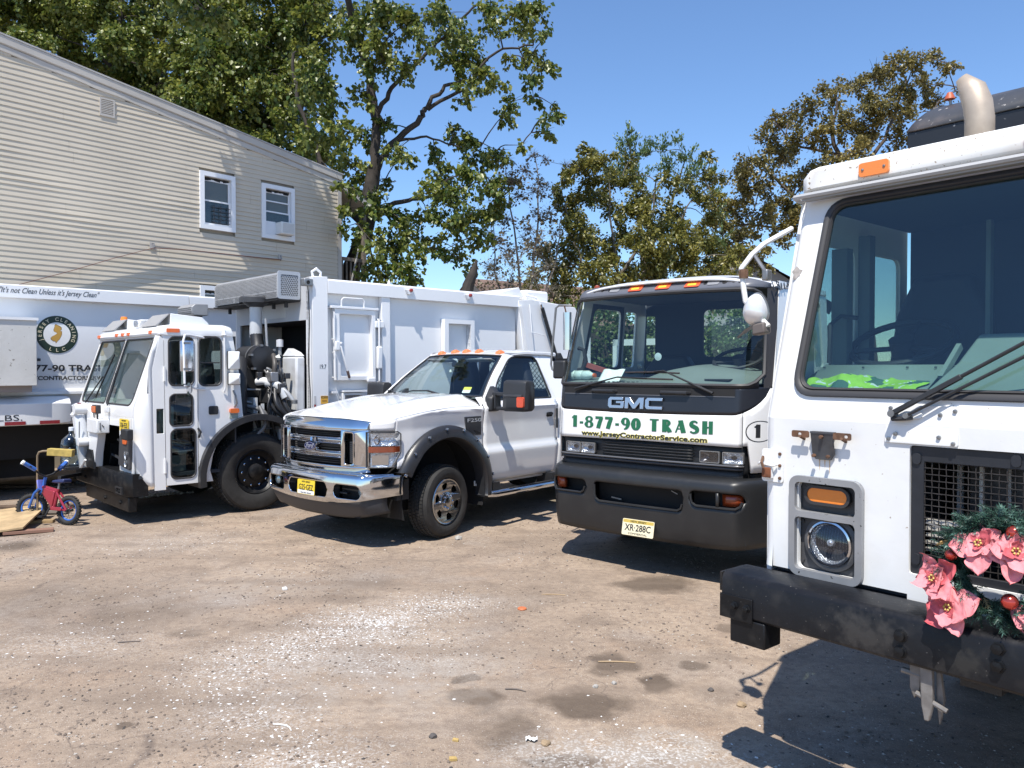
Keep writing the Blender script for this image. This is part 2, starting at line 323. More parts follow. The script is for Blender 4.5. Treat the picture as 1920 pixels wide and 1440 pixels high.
def wheel(parent, loc, R, wd, rimR, side=1, style='truck', name='wheel', steer=0.0):
    """wheel lying in the local xz plane, outer face towards side*y at loc.y"""
    e = bpy.data.objects.new(name, None); COL.objects.link(e); e.parent = parent; e.location = loc; e.rotation_euler = (0, 0, steer); e.empty_display_size = .1
    q = side; t = MB()
    pr = [(rimR, -.02), (rimR * 1.06, -.004), (R * .80, .012), (R * .93, -.002), (R * .975, -.03), (R, -.055), (R, -wd + .055), (R * .975, -wd + .03), (R * .9, -wd), (rimR, -wd + .02)]
    t.lathe([(r, q * h) for r, h in pr], n=56)
    nb = 64; tread = MB()
    for k in range(nb):
        a = 2 * math.pi * k / nb
        for ro in range(4):
            y0 = -.03 - ro * (wd - .06) / 4 - .006; y1 = y0 - (wd - .06) / 4 + .014; aa = a + (ro % 2) * math.pi / nb; da = math.pi / nb * .78
            vs = []
            for r in (R - .004, R + .010):
                for an, yy in ((aa - da, y0), (aa + da, y0), (aa + da, y1), (aa - da, y1)): vs.append((r * math.cos(an), q * yy, r * math.sin(an)))
            tread.add(vs, [(4, 5, 6, 7), (0, 1, 5, 4), (1, 2, 6, 5), (2, 3, 7, 6), (3, 0, 4, 7)])
    ty = t.build('tyre', TYRE, e); tr = tread.build('tread_block', TYRE, e, smooth=0); tr['kind'] = 'stuff'
    d = MB()
    if style == 'truck':
        d.lathe([(rimR, q * -.02), (rimR * .97, q * -.012), (rimR * .93, q * -.03), (rimR * .80, q * -.09), (rimR * .74, q * -.10), (rimR * .55, q * -.075), (rimR * .36, q * -.065), (rimR * .34, q * -.02), (rimR * .2, q * .0), (0.001, q * .003)], n=40)
        d.build('rim', BLACK_PAINT, e)
        nuts = MB()
        for k in range(10):
            a = 2 * math.pi * k / 10; r = rimR * .62; nuts.lathe([(.017, q * -.09), (.016, q * -.055), (.009, q * -.05)], (r * math.cos(a), 0, r * math.sin(a)), n=6)
        o = nuts.build('wheel_nut', CHROME, e, smooth=0); o['kind'] = 'stuff'
    else:
        hl = []
        for k in range(6):   # six rounded windows between the spokes
            a = 2 * math.pi * k / 6 + .3; P = []
            for rr, da in ((.56, -.20), (.80, -.26), (.83, 0), (.80, .26), (.56, .20), (.52, 0)): P.append((rimR * rr * math.cos(a + da), rimR * rr * math.sin(a + da)))
            hl.append(rpoly(P, rimR * .07, 3))
        dep = lambda u, v, dd: (u, q * (dd - .030 + .028 * ((u * u + v * v) ** .5 / rimR) ** 2), v)
        d.plate(ell(0, 0, rimR * .93, rimR * .93, 48), hl, dep, -.03, .0)
        d.lathe([(rimR * .93, q * -.006), (rimR * .97, q * -.002), (rimR, q * -.01), (rimR, q * -.06), (rimR * .9, q * -.1), (rimR * .9, q * -.16)], n=48)
        d.lathe([(rimR * .40, q * -.03), (rimR * .40, q * -.012), (rimR * .34, q * -.004), (rimR * .22, q * -.004), (rimR * .21, q * .012), (rimR * .12, q * .02), (.001, q * .02)], n=30)
        d.build('rim', ALLOY, e)
        MB().lathe([(rimR * .9, q * -.12), (.001, q * -.13)], n=30).build('brake_disc', DARK, e)
        nuts = MB()
        for k in range(8):
            a = 2 * math.pi * k / 8; r = rimR * .29; nuts.lathe([(.013, q * -.01), (.012, q * .014), (.006, q * .02)], (r * math.cos(a), 0, r * math.sin(a)), n=6)
        o = nuts.build('wheel_nut', CHROME, e, smooth=0); o['kind'] = 'stuff'
    return e
def vframe(az, o):
    """vehicle frame: az = bearing of the vehicle's rear, degrees right of +Y"""
    a = math.radians(az); return math.atan2(-math.cos(a), -math.sin(a)), Vector((o[0], o[1], 0))
def vworld(az, o, p):
    a = math.radians(az); f = (-math.sin(a), -math.cos(a)); l = (-f[1], f[0]); return Vector((o[0] + p[0] * f[0] + p[1] * l[0], o[1] + p[0] * f[1] + p[1] * l[1], p[2]))
def seat(parent, x, y, z, w_=.5, h=.75, m=None):
    s = MB(); s.loft([[(x - .02 * k, y + a * w_ / 2 * q, z + zz) for a, q in ((-1, f), (1, f))] + [(x - .16 - .02 * k, y + a * w_ / 2 * q, z + zz) for a, q in ((1, f), (-1, f))] for k, (zz, f) in enumerate(((-.1, 1), (.3, 1), (h * .72, .9), (h, .55)))])
    s.box(x - .1, x + .45, y - w_ / 2, y + w_ / 2, z - .2, z - .05)
    return s.build('seat', m or SEATM, parent, bevel=.04, seg=3)
def steering(parent, c, R, tilt, m=None):
    s = MB(); T = Matrix.Translation(Vector(c)) @ Matrix.Rotation(tilt, 4, 'Y')
    P = lambda u, v, d=0: tuple(T @ Vector((u, v, d)))
    s.tube([P(R * math.cos(2 * math.pi * i / 32), R * math.sin(2 * math.pi * i / 32)) for i in range(32)], .017, 8, closed=True)
    for a in (0.4, 2.74, 4.71): s.tube([P(0, 0, -.03), P(R * math.sin(a), R * math.cos(a))], .013, 6)
    s.cyl(P(0, 0, -.06), P(0, 0, .02), .06, 12); s.cyl(P(0, 0, -.06), P(.02, 0, -.5), .035, 8)
    return s.build('steering_wheel', m or SEATM, parent)
# ================= SETTING =================
def ground_mat():
    m = bpy.data.materials.new('dirt_yard'); m.use_nodes = True; N = m.node_tree.nodes; L = m.node_tree.links; b = N['Principled BSDF']
    b.inputs['Roughness'].default_value = 0.92; b.inputs['Specular IOR Level'].default_value = 0.2
    geo = N.new('ShaderNodeNewGeometry'); P = geo.outputs['Position']
    def nz(sc, det=6, dist=0.0, off=0):
        x = N.new('ShaderNodeTexNoise'); x.inputs['Scale'].default_value = sc; x.inputs['Detail'].default_value = det; x.inputs['Distortion'].default_value = dist
        mp = N.new('ShaderNodeMapping'); mp.inputs['Location'].default_value = (off, off * .7, 0); L.new(P, mp.inputs[0]); L.new(mp.outputs[0], x.inputs['Vector']); return x.outputs[0]
    def mr(s, a, c, o0=0.0, o1=1.0):
        r = N.new('ShaderNodeMapRange'); r.inputs[1].default_value = a; r.inputs[2].default_value = c; r.inputs[3].default_value = o0; r.inputs[4].default_value = o1; L.new(s, r.inputs[0]); return r.outputs[0]
    def mix(fac, a, c, mode='MIX'):
        x = N.new('ShaderNodeMix'); x.data_type = 'RGBA'; x.blend_type = mode
        if hasattr(fac, 'links'): L.new(fac, x.inputs['Factor'])
        else: x.inputs['Factor'].default_value = fac
        for q, s in ((a, 'A'), (c, 'B')):
            if isinstance(q, tuple): x.inputs[s].default_value = (*q, 1)
            else: L.new(q, x.inputs[s])
        return x.outputs['Result']
    def mth(op, a, c):
        x = N.new('ShaderNodeMath'); x.operation = op
        for i, q in enumerate((a, c)):
            if isinstance(q, (int, float)): x.inputs[i].default_value = q
            else: L.new(q, x.inputs[i])
        return x.outputs[0]
    c = mix(mr(nz(.55, 5, .4), .38, .66), (.375, .290, .215), (.265, .205, .155))
    c = mix(mr(nz(1.5, 6, .8, 5), .54, .78, 0, .6), c, (.32, .22, .15))          # reddish clay
    c = mix(mr(nz(.9, 6, .5, 11), .56, .74, 0, .7), c, (.30, .265, .235))            # worn grey asphalt showing through
    c = mix(mr(nz(2.6, 5, .3, 3), .50, .72, 0, .8), c, (.19, .145, .11))
    c = mix(mr(nz(19, 5, 0, 8), .42, .70, 0, .55), c, (.18, .135, .105))
    c = mix(mr(nz(120, 3, 0, 2), .58, .66, 0, .7), c, (.16, .12, .10))       # coarse grit
    c = mix(mr(nz(170, 2, 0, 7), .63, .69, 0, .8), c, (.58, .53, .46))
    # irregular blobs on the ground: oil stains and pale patches
    dn = N.new('ShaderNodeTexNoise'); dn.inputs['Scale'].default_value = 4.0; dn.inputs['Detail'].default_value = 5; L.new(P, dn.inputs['Vector'])
    sub = N.new('ShaderNodeVectorMath'); sub.operation = 'SUBTRACT'; L.new(dn.outputs['Color'], sub.inputs[0]); sub.inputs[1].default_value = (.5, .5, .5)
    scl = N.new('ShaderNodeVectorMath'); scl.operation = 'MULTIPLY'; L.new(sub.outputs[0], scl.inputs[0]); scl.inputs[1].default_value = (.30, .30, 0)
    ad = N.new('ShaderNodeVectorMath'); ad.operation = 'ADD'; L.new(P, ad.inputs[0]); L.new(scl.outputs[0], ad.inputs[1])
    def blob(x, y, rx, ry, soft):
        s = N.new('ShaderNodeVectorMath'); s.operation = 'SUBTRACT'; L.new(ad.outputs[0], s.inputs[0]); s.inputs[1].default_value = (x, y, 0)
        k = N.new('ShaderNodeVectorMath'); k.operation = 'MULTIPLY'; L.new(s.outputs[0], k.inputs[0]); k.inputs[1].default_value = (1 / rx, 1 / ry, 0)
        l = N.new('ShaderNodeVectorMath'); l.operation = 'LENGTH'; L.new(k.outputs[0], l.inputs[0]); return mr(l.outputs['Value'], 1 - soft, 1 + soft, 1, 0)
    dark = None
    for x, y, rx, ry, soft, st in ((1.28, 6.93, .36, .26, .25, .95), (.66, 5.06, .15, .15, .25, .9), (.62, 4.92, .10, .08, .3, .7), (.88, 4.74, .11, .12, .2, 1), (1.18, 5.03, .09, .08, .25, .8),
                                   (-.22, 4.54, .16, .11, .25, .85), (.40, 4.45, .25, .19, .25, 1), (.01, 4.10, .16, .23, .4, .8), (.24, 3.75, .2, .07, .25, .9), (-.30, 4.82, .06, .06, .2, .9), (1.57, 5.75, .07, .08, .3, .7),
                                   (-2.32, 5.65, .15, .09, .4, .6), (-2.95, 6.06, .42, .3, .8, .45), (-3.95, 6.42, .6, .5, .9, .5), (-1.40, 6.62, .25, .2, .8, .4), (-2.07, 4.17, .045, .04, .2, .8), (-.17, 4.40, .09, .06, .6, .5),
                                   (-5.36, 8.43, .25, .22, .5, .9), (-1.23, 6.9, .28, .17, .8, .4), (.23, 6.65, .4, .17, .9, .3), (2.5, 7.5, .8, .4, .9, .4)):
        q = mth('MULTIPLY', blob(x, y, rx, ry, soft), st); dark = q if dark is None else mth('MAXIMUM', dark, q)
    c = mix(mth('MULTIPLY', dark, .82), c, (.088, .066, .050))
    pale = None
    for x, y, rx, ry, st in ((-.54, 4.88, .5, .4, .7), (.64, 3.82, .5, .2, .9), (-1.18, 5.06, .55, .3, .6), (-1.27, 4.6, .4, .25, .5), (-2.24, 6.81, .9, .4, .4), (-1.0, 5.6, .35, .3, .55)):
        q = mth('MULTIPLY', mth('MULTIPLY', blob(x, y, rx, ry, .8), mr(nz(7, 5, 0, 21), .36, .6)), st); pale = q if pale is None else mth('MAXIMUM', pale, q)
    c = mix(pale, c, (.33, .29, .25))
    pw = None
    for x, y, rx, ry, st in ((-1.04, 5.87, .35, .3, 1), (-1.2, 5.72, .35, .3, .8), (-.6, 6.25, .4, .25, .8), (-1.47, 5.36, .3, .3, .8), (-1.7, 5.05, .35, .3, .6), (-1.0, 3.75, .3, .3, .6), (-1.4, 4.3, .3, .3, .5), (.6, 3.8, .45, .2, .8), (-.9, 5.3, .6, .4, .5), (-3.1, 5.4, .6, .3, .35), (-3.8, 8.6, .6, .4, .5)):
        q = mth('MULTIPLY', mth('MULTIPLY', blob(x, y, rx, ry, .9), mr(nz(65, 4, 0, 17), .50, .60)), st); pw = q if pw is None else mth('MAXIMUM', pw, q)
    c = mix(pw, c, (.56, .545, .52))
    stn = N.new('ShaderNodeMapping'); stn.inputs['Scale'].default_value = (.35, 2.2, 1); stn.inputs['Rotation'].default_value = (0, 0, .35); L.new(P, stn.inputs[0]); sn = N.new('ShaderNodeTexNoise'); sn.inputs['Scale'].default_value = 1.6; sn.inputs['Detail'].default_value = 5; L.new(stn.outputs[0], sn.inputs['Vector'])
    c = mix(mr(sn.outputs[0], .5, .7, 0, .55), c, (.20, .155, .12))          # drag and tyre marks
    crk = N.new('ShaderNodeTexVoronoi'); crk.feature = 'DISTANCE_TO_EDGE'; crk.inputs['Scale'].default_value = 1.7; L.new(ad.outputs[0], crk.inputs['Vector'])
    c = mix(mth('MULTIPLY', mr(crk.outputs['Distance'], .0, .010, .6, 0), mr(nz(.8, 3, 0, 31), .5, .6)), c, (.10, .08, .07))
    L.new(c, b.inputs['Base Color'])
    bp = N.new('ShaderNodeBump'); bp.inputs['Strength'].default_value = 0.55; bp.inputs['Distance'].default_value = 0.012
    h = mth('ADD', mth('MULTIPLY', nz(55, 6), .6), mth('MULTIPLY', nz(9, 4, 0, 4), 1.2)); L.new(h, bp.inputs['Height']); L.new(bp.outputs[0], b.inputs['Normal'])
    return m
GM = ground_mat()
def gz(x, y):
    return (0.014 * noise.noise((x * .9, y * .9, 0)) + 0.007 * noise.noise((x * 3.1, y * 3.1, 4)) + .003 * noise.noise((x * 11, y * 11, 9))) - .008
def ax_(a, b, n, far): return [-far, -far * .3, -far * .1] + [a + (b - a) * i / n for i in range(n + 1)] + [far * .1, far * .3, far]
gx, gy = ax_(-10, 8, 220, 1500), ax_(1.2, 20, 230, 1500)
g = MB(); vs = []; NY = len(gy)
for i, x in enumerate(gx):
    for j, y in enumerate(gy):
        inn = 3 <= i < len(gx) - 3 and 3 <= j < NY - 3; vs.append((x, y, gz(x, y) if inn else 0.0))
g.add(vs, [(i * NY + j, (i + 1) * NY + j, (i + 1) * NY + j + 1, i * NY + j + 1) for i in range(len(gx) - 1) for j in range(NY - 1)])
tag(g.build('ground', GM, smooth=180), kind='structure')
# ---- loose stones and flakes on the yard ----
def scatter_stones(name, m, pts, smin, smax, flat_=.6, seed=1, power=3.0):
    R_ = np.random.RandomState(seed); n = len(pts); base = np.array([(1, 0, 0), (0, 1, 0), (-1, 0, 0), (0, -1, 0), (0, 0, 1), (0, 0, -.6)], float)
    tri = np.array([(0, 1, 4), (1, 2, 4), (2, 3, 4), (3, 0, 4), (1, 0, 5), (2, 1, 5), (3, 2, 5), (0, 3, 5)])
    sz = smin + (smax - smin) * R_.rand(n) ** power; an = R_.rand(n) * 6.283
    V = base[None] * (0.6 + .8 * R_.rand(n, 6, 1)) * sz[:, None, None]; V[:, :, 0] *= (0.7 + .8 * R_.rand(n, 1)); V[:, :, 2] *= flat_
    c, s = np.cos(an)[:, None], np.sin(an)[:, None]; X = V[:, :, 0] * c - V[:, :, 1] * s; Y = V[:, :, 0] * s + V[:, :, 1] * c
    V[:, :, 0] = X; V[:, :, 1] = Y; V += np.array(pts)[:, None, :]; V[:, :, 2] += sz[:, None] * flat_ * .35
    me = bpy.data.meshes.new(name); F = (tri[None] + (np.arange(n) * 6)[:, None, None]).reshape(-1, 3)
    me.from_pydata(V.reshape(-1, 3).tolist(), [], F.tolist()); me.materials.append(m)
    return tag(link(name, me), kind='stuff')
def yard_pts(n, seed, x0, x1, y0, y1, f=None):
    R_ = random.Random(seed); P = []
    while len(P) < n:
        y = y0 + (y1 - y0) * R_.random() ** 1.5; x = R_.uniform(-.72, .72) * y + R_.uniform(-.3, .3)
        if f and not f(x, y): continue
        P.append((x, y, gz(x, y)))
    return P
cl = lambda x, y: noise.noise((x * .8, y * .8, 3)) + .35 > R2.random() * 1.1
R2 = random.Random(5)
scatter_stones('gravel', mat('brown_gravel', (.20, .155, .125), .9, vary=(3, .5)), yard_pts(17000, 2, -8, 8, 2.6, 13, cl), .002, .012, .6, 3, 3.5)
scatter_stones('pale_gravel', mat('pale_gravel', (.48, .44, .39), .85, vary=(3, .3)), yard_pts(9500, 4, -8, 8, 2.6, 13, cl), .0018, .010, .5, 5, 3.5)
scatter_stones('dark_gravel', mat('dark_gravel', (.055, .048, .045), .85), yard_pts(3600, 6, -8, 8, 2.6, 13, cl), .002, .010, .6, 7, 4.0)
fl = []; R3 = random.Random(9)
trail = [(-1.84, 4.64, .16, 70), (-1.66, 4.56, .13, 90), (-1.4, 4.24, .16, 90), (-1.15, 4.0, .15, 80), (-.95, 3.75, .13, 110), (-1.3, 3.7, .2, 60), (-1.77, 4.97, .2, 130), (-1.73, 5.16, .2, 110), (-1.47, 5.36, .18, 160), (-1.27, 5.75, .2, 240), (-1.04, 5.87, .2, 330),
         (-.93, 5.69, .25, 260), (-.72, 6.2, .22, 230), (-.48, 6.42, .2, 130), (-3.17, 5.52, .3, 80), (-3.0, 5.26, .4, 90), (-.6, 5.0, .4, 90), (-1.0, 4.9, .3, 120), (.6, 3.8, .35, 160), (-3.8, 8.6, .5, 120), (-1.6, 8.8, .4, 80), (-2.4, 6.9, .6, 60)]
for x, y, r, n in trail:
    for _ in range(int(n * 1.5)):
        px, py = x + R3.gauss(0, r), y + R3.gauss(0, r); fl.append((px, py, gz(px, py)))
scatter_stones('white_flakes', mat('white_flakes', (.74, .73, .71), .6), fl, .0018, .0100, .25, 11, 3.2)
def stone(name, label, x, y, s, m, seed, cat='stone', fl_=.7, rot=0):
    R_ = random.Random(seed); bm = bmesh.new(); bmesh.ops.create_icosphere(bm, subdivisions=2, radius=s)
    for v in bm.verts: k = 1 + .35 * noise.noise(v.co / s * 1.3 + Vector((seed, 0, 0))); v.co *= k; v.co.z *= fl_
    me = bpy.data.meshes.new(name); bm.to_mesh(me); bm.free(); me.materials.append(m); o = link(name, me, None, (x, y, gz(x, y) + s * fl_ * .55)); o.rotation_euler = (0, 0, rot); return tag(o, label, cat, 'loose stones on the dirt yard')
SM = mat('grey_stone', (.40, .38, .35), .9, vary=(30, .3), bump=(60, .4)); SMB = mat('tan_stone', (.36, .26, .16), .9, vary=(30, .3), bump=(60, .4)); SMD = mat('dark_stone', (.09, .08, .075), .9, bump=(60, .4))
stone('stone', 'pale grey stone lying right in front of the pickup front tyre', -.60, 8.70, .042, SM, 1)
stone('stone', 'tan stone alone on the dirt left of the garbage truck bumper shadow', 1.30, 4.41, .026, SMB, 2)
stone('stone', 'round white pebble on bare dirt in front of the yellow garbage truck plate', -1.96, 6.73, .026, mat('white_stone', (.6, .58, .55), .8), 3)
stone('stone', 'small dark stone at the left edge of the long oil stain', -.41, 4.02, .02, SMD, 4)
stone('stone', 'grey pebble at the upper left edge of the largest oil stain', .50, 4.66, .017, SM, 5)
stone('stone', 'grey pebble at the upper right edge of the largest oil stain', .62, 4.72, .016, SM, 6)
stone('stone', 'dark stone on the dirt to the right of the round oil stain', 1.18, 4.62, .017, SMD, 8)
stone('stone', 'brown elongated stone beside a scrap of white paper', .17, 3.95, .026, SMB, 9, fl_=.5, rot=.5)
WOODM = mat('yellow_wood_chip', (.52, .36, .13), .8, vary=(40, .3))
def chip(label, x, y, a, s):
    o = MB().loft([[(-s, -s * .5, 0), (s, -s * .6, 0), (s * .9, s * .6, 0), (-s * .8, s * .5, 0)], [(-s * .9, -s * .5, s * .8), (s, -s * .5, s * .7), (s * .8, s * .5, s * .75), (-s * .8, s * .45, s * .8)]]).build('wood_chip', WOODM, bevel=.002, loc=(x, y, gz(x, y)))
    o.rotation_euler = (.05, .1, a); tag(o, label, 'wood chip', 'wood chips on the dirt yard')
chip('yellow block of wood on the dirt nearest the camera', -.29, 3.79, .3, .021); chip('yellow wood chip just behind the nearest wood block', -.29, 3.99, -.2, .017)
pp = MB(); pp.grid(lambda u, v: (.06 * u - .03, .035 * v - .017 + .01 * math.sin(u * 7), .006 + .012 * abs(math.sin(u * 9 + v * 5))), 8, 5); tag(pp.build('paper_scrap', PWHITE, loc=(.10, 3.98, gz(.1, 3.98))), 'crumpled scrap of white paper on the dark oil stain', 'paper')
cp = MB().lathe([(.035, 0), (.037, .008), (.03, .014), (.001, .015)], ax='z', n=20); o = cp.build('orange_cap', mat('orange_plastic', (.55, .16, .06), .5), loc=(.08, 6.17, gz(.08, 6.17))); tag(o, 'flat round orange plastic cap on the open dirt', 'cap')
def twig(label, x, y, l, a, col, bend=.06):
    m = mat('twig_' + col, {'grey': (.16, .13, .11), 'tan': (.42, .30, .18), 'white': (.7, .68, .64)}[col], .8)
    P = [(l * (t - .5), bend * math.sin(t * 3), gz(x, y) * 0 + .006) for t in (0, .25, .5, .75, 1)]; o = MB().tube(P, [.004, .005, .005, .004, .003], 6).build('twig', m, loc=(x, y, gz(x, y))); o.rotation_euler = (0, 0, a); tag(o, label, 'twig', 'twigs on the dirt yard')
twig('grey twig lying beyond the long oil stain', .02, 4.62, .13, -.35, 'grey', .02); twig('tan twig across the small paired oil stains', .68, 5.05, .24, -.08, 'tan', .01); twig('curved white strand on the dirt at lower left', -1.22, 4.12, .14, -.6, 'white', .03)
twig('dark stick on the dirt at far left', -2.68, 5.45, .15, .15, 'grey', .005)
twig('tan wood splinter behind the orange cap', .35, 6.6, .2, -.1, 'tan', .01)
# ---------------- foliage ----------------
def leaf_mat(name, c0, c1, tr=.35):
    m = bpy.data.materials.new(name); m.use_nodes = True; N = m.node_tree.nodes; L = m.node_tree.links; b = N['Principled BSDF']; o = N['Material Output']
    at = N.new('ShaderNodeAttribute'); at.attribute_name = 'tone'
    mx = N.new('ShaderNodeMix'); mx.data_type = 'RGBA'; L.new(at.outputs['Fac'], mx.inputs['Factor']); mx.inputs['A'].default_value = (*c0, 1); mx.inputs['B'].default_value = (*c1, 1)
    L.new(mx.outputs['Result'], b.inputs['Base Color']); b.inputs['Roughness'].default_value = .38; b.inputs['Specular IOR Level'].default_value = .55
    t = N.new('ShaderNodeBsdfTranslucent'); L.new(mx.outputs['Result'], t.inputs[0]); x = N.new('ShaderNodeMixShader'); x.inputs[0].default_value = tr
    L.new(b.outputs[0], x.inputs[1]); L.new(t.outputs[0], x.inputs[2]); L.new(x.outputs[0], o.inputs['Surface']); return m
BARK = mat('dark_bark', (.055, .045, .037), .9, vary=(6, .4), bump=(18, .6)); BARKG = mat('grey_bark', (.16, .14, .115), .9, vary=(8, .3), bump=(18, .5))
def at(px, py, D):
    t = math.radians(1.091); x = (px - 960) / 1470; v = -(py - 720) / 1470; dx, dy, dz = x, math.cos(t) + v * math.sin(t), v * math.cos(t) - math.sin(t)
    k = D / dy; return Vector((dx * k, D, CAM_H + dz * k))
def leaves(name, m, centers, per, lsz, parent, seed, droop=.5, twigs=9, asp=.45, fold=.25, up=0.0):
    """leaf-sized faces hung along twigs that spread from every cluster centre"""
    R_ = np.random.RandomState(seed); Ps = []; Ds = []; tone = []
    for c, r in centers:
        n = max(6, int(per * (r ** 2))); k = max(3, int(twigs)); td = R_.normal(size=(k, 3)); td /= np.linalg.norm(td, axis=1)[:, None]; td[:, 2] = td[:, 2] * .8 - droop * .3 + up
        ti = R_.randint(0, k, n); t = R_.rand(n) ** .6; p = np.array(c)[None] + td[ti] * (t * r)[:, None] + R_.normal(size=(n, 3)) * r * .13; p[:, 2] -= droop * .25 * r * t ** 2
        Ps.append(p); d = td[ti] + R_.normal(size=(n, 3)) * .7; d[:, 2] += -droop + up; Ds.append(d); tone.append(np.clip(R_.normal(.35, .28, n) + R_.normal(0, .12), 0, 1))
    P = np.concatenate(Ps); D = np.concatenate(Ds); T = np.concatenate(tone); n = len(P)
    D /= np.linalg.norm(D, axis=1)[:, None]; nr = R_.normal(size=(n, 3)); nr[:, 2] += 1.2; S = np.cross(D, nr); S /= (np.linalg.norm(S, axis=1)[:, None] + 1e-9); U = np.cross(S, D)
    sz = lsz * (.6 + .75 * R_.rand(n)); hw = sz * asp
    V = np.empty((n, 4, 3)); V[:, 0] = P; V[:, 1] = P + D * (sz * .45)[:, None] + S * hw[:, None] + U * (hw * fold)[:, None]; V[:, 2] = P + D * sz[:, None] - U * (sz * .12)[:, None]; V[:, 3] = P + D * (sz * .45)[:, None] - S * hw[:, None] + U * (hw * fold)[:, None]
    b = (np.arange(n) * 4)[:, None]; F = np.concatenate([b + np.array([[0, 1, 2]]), b + np.array([[0, 2, 3]])], 1).reshape(-1, 3)
    me = bpy.data.meshes.new(name); me.vertices.add(n * 4); me.vertices.foreach_set('co', V.reshape(-1)); me.loops.add(n * 6); me.loops.foreach_set('vertex_index', F.reshape(-1).astype(np.int32))
    me.polygons.add(n * 2); me.polygons.foreach_set('loop_start', np.arange(0, n * 6, 3, dtype=np.int32)); me.update(calc_edges=True); me.validate()
    a = me.attributes.new('tone', 'FLOAT', 'POINT'); a.data.foreach_set('value', np.repeat(T, 4).astype(np.float32)); me.materials.append(m)
    return link(name, me, parent)
def tree(name, label, cat, limbs, centers, m, per, lsz, seed, bark=BARK, group=None, twr=.018, extra_twigs=3, **kw):
    """limbs: list of (path, r0, r1) in world space; every cluster is joined to the nearest limb by a curved branch"""
    base = Vector(limbs[0][0][0]); base.z = 0; r_ = random.Random(seed); root = thing(name, label, cat, base, 0, group); mb = MB(); nodes = []
    for path, r0, r1 in limbs:
        P = [Vector(p) - base for p in path]; Q = []
        for i in range(len(P) - 1):
            for j in range(5):
                q = P[i].lerp(P[i + 1], j / 5); q += Vector((r_.gauss(0, 1), r_.gauss(0, 1), r_.gauss(0, .5))) * .03; Q.append(q)
        Q.append(P[-1]); mb.tube(Q, [r0 + (r1 - r0) * (i / (len(Q) - 1)) ** .8 for i in range(len(Q))], 8); nodes += Q[len(Q) // 3:]
    cs = [(Vector(c) - base, r) for c, r in centers]
    for c, r in sorted(cs, key=lambda q: min((q[0] - k).length for k in nodes)):
        nb = min(nodes, key=lambda k: (k - c).length + (.8 if k.z > c.z + .6 else 0)); mid = nb.lerp(c, .5) + Vector((r_.gauss(0, .12), r_.gauss(0, .12), (c - nb).length * .10)); path = [nb, nb.lerp(mid, .5) + Vector((0, 0, .03)), mid, mid.lerp(c, .55), c]
        L_ = (c - nb).length; a = twr * (1 + .35 * L_); mb.tube(path, [a, a * .85, a * .7, a * .5, a * .3], 5)
        nodes += [mid, c]
        for _ in range(extra_twigs):
            d = Vector((r_.gauss(0, 1), r_.gauss(0, 1), r_.gauss(.1, .8))).normalized() * r * r_.uniform(.7, 1.1); mb.tube([c, c + d * .5 + Vector((0, 0, .05 * r)), c + d], [a * .4, a * .28, a * .12], 4, caps=False)
    mb.build('trunk', bark, root, smooth=60); leaves('crown', m, [(tuple(c), r) for c, r in cs], per, lsz, root, seed, **kw); return root
def blobs(L_, D, seed, spread=1.5, k=1.0):
    r_ = random.Random(seed); pm = D / 1470; return [(at(x, y, D + r_.uniform(-spread, spread)), r * pm * k) for x, y, r in L_]
LM1 = leaf_mat('maple_leaf', (.060, .105, .020), (.29, .30, .060)); LM2 = leaf_mat('olive_leaf', (.095, .110, .024), (.36, .315, .075)); LM3 = leaf_mat('rust_olive_leaf', (.105, .100, .030), (.36, .285, .085)); LM4 = leaf_mat('willow_leaf', (.075, .13, .04), (.21, .28, .10)); LM5 = leaf_mat('ivy_leaf', (.04, .085, .022), (.20, .26, .08))
A = lambda x, y, D=22: at(x, y, D)
T1 = [(690,40,42),(740,18,40),(660,70,32),(720,80,38),(780,40,40),(830,28,44),(870,70,38),(880,100,32),(850,112,32),(700,130,26),(668,172,20),(760,118,26),(915,20,34),(975,12,30),(1010,22,26),(968,58,24),(1000,98,26),(1022,120,22),(958,108,16),(900,142,26),(878,152,22),(930,150,22),(992,146,20),(1000,182,18),(960,190,24),(1032,218,20),(1022,246,17),(945,214,20),(868,188,15),(690,192,14),(722,232,22),(640,242,34),(690,252,26),(618,282,32),(655,300,34),(742,282,24),(762,292,18),(872,262,30),(842,242,20),(900,292,30),(932,282,22),(978,272,13),(812,282,20),(830,322,30),(882,330,32),(920,342,28),(960,340,18),(810,352,28),(850,372,34),(800,402,36),(850,422,34),(900,402,34),(932,380,28),(900,442,24),(862,470,22),(885,498,13),(730,402,26),(700,442,32),(742,462,34),(762,422,26),(700,372,26),(660,362,22),(640,392,18),(680,332,22),(720,342,18),(700,492,28),(750,500,32),(782,470,24),(800,450,24),(720,522,28),(770,522,20),(830,470,18),(585,255,26),(600,215,30),(575,160,36),(560,100,40),(612,60,34),(640,20,34),(590,10,36),(540,60,40),(600,130,34),(620,175,26),(1042,200,12),(1015,60,16)]
ov = []
r_ = random.Random(3)
for i in range(14):   # boughs that lean out over the house end, above the frame
    x = r_.uniform(-3.5, -.9); z = r_.uniform(3.6, 6.9); t = r_.uniform(5.3, 7.2); wx, wy = -6.6 + .656 * -x * 1.0, 17.5 + .755 * -x
    ov.append(((wx - .15 * t, wy - .50 * t, z + t), r_.uniform(.34, .62)))
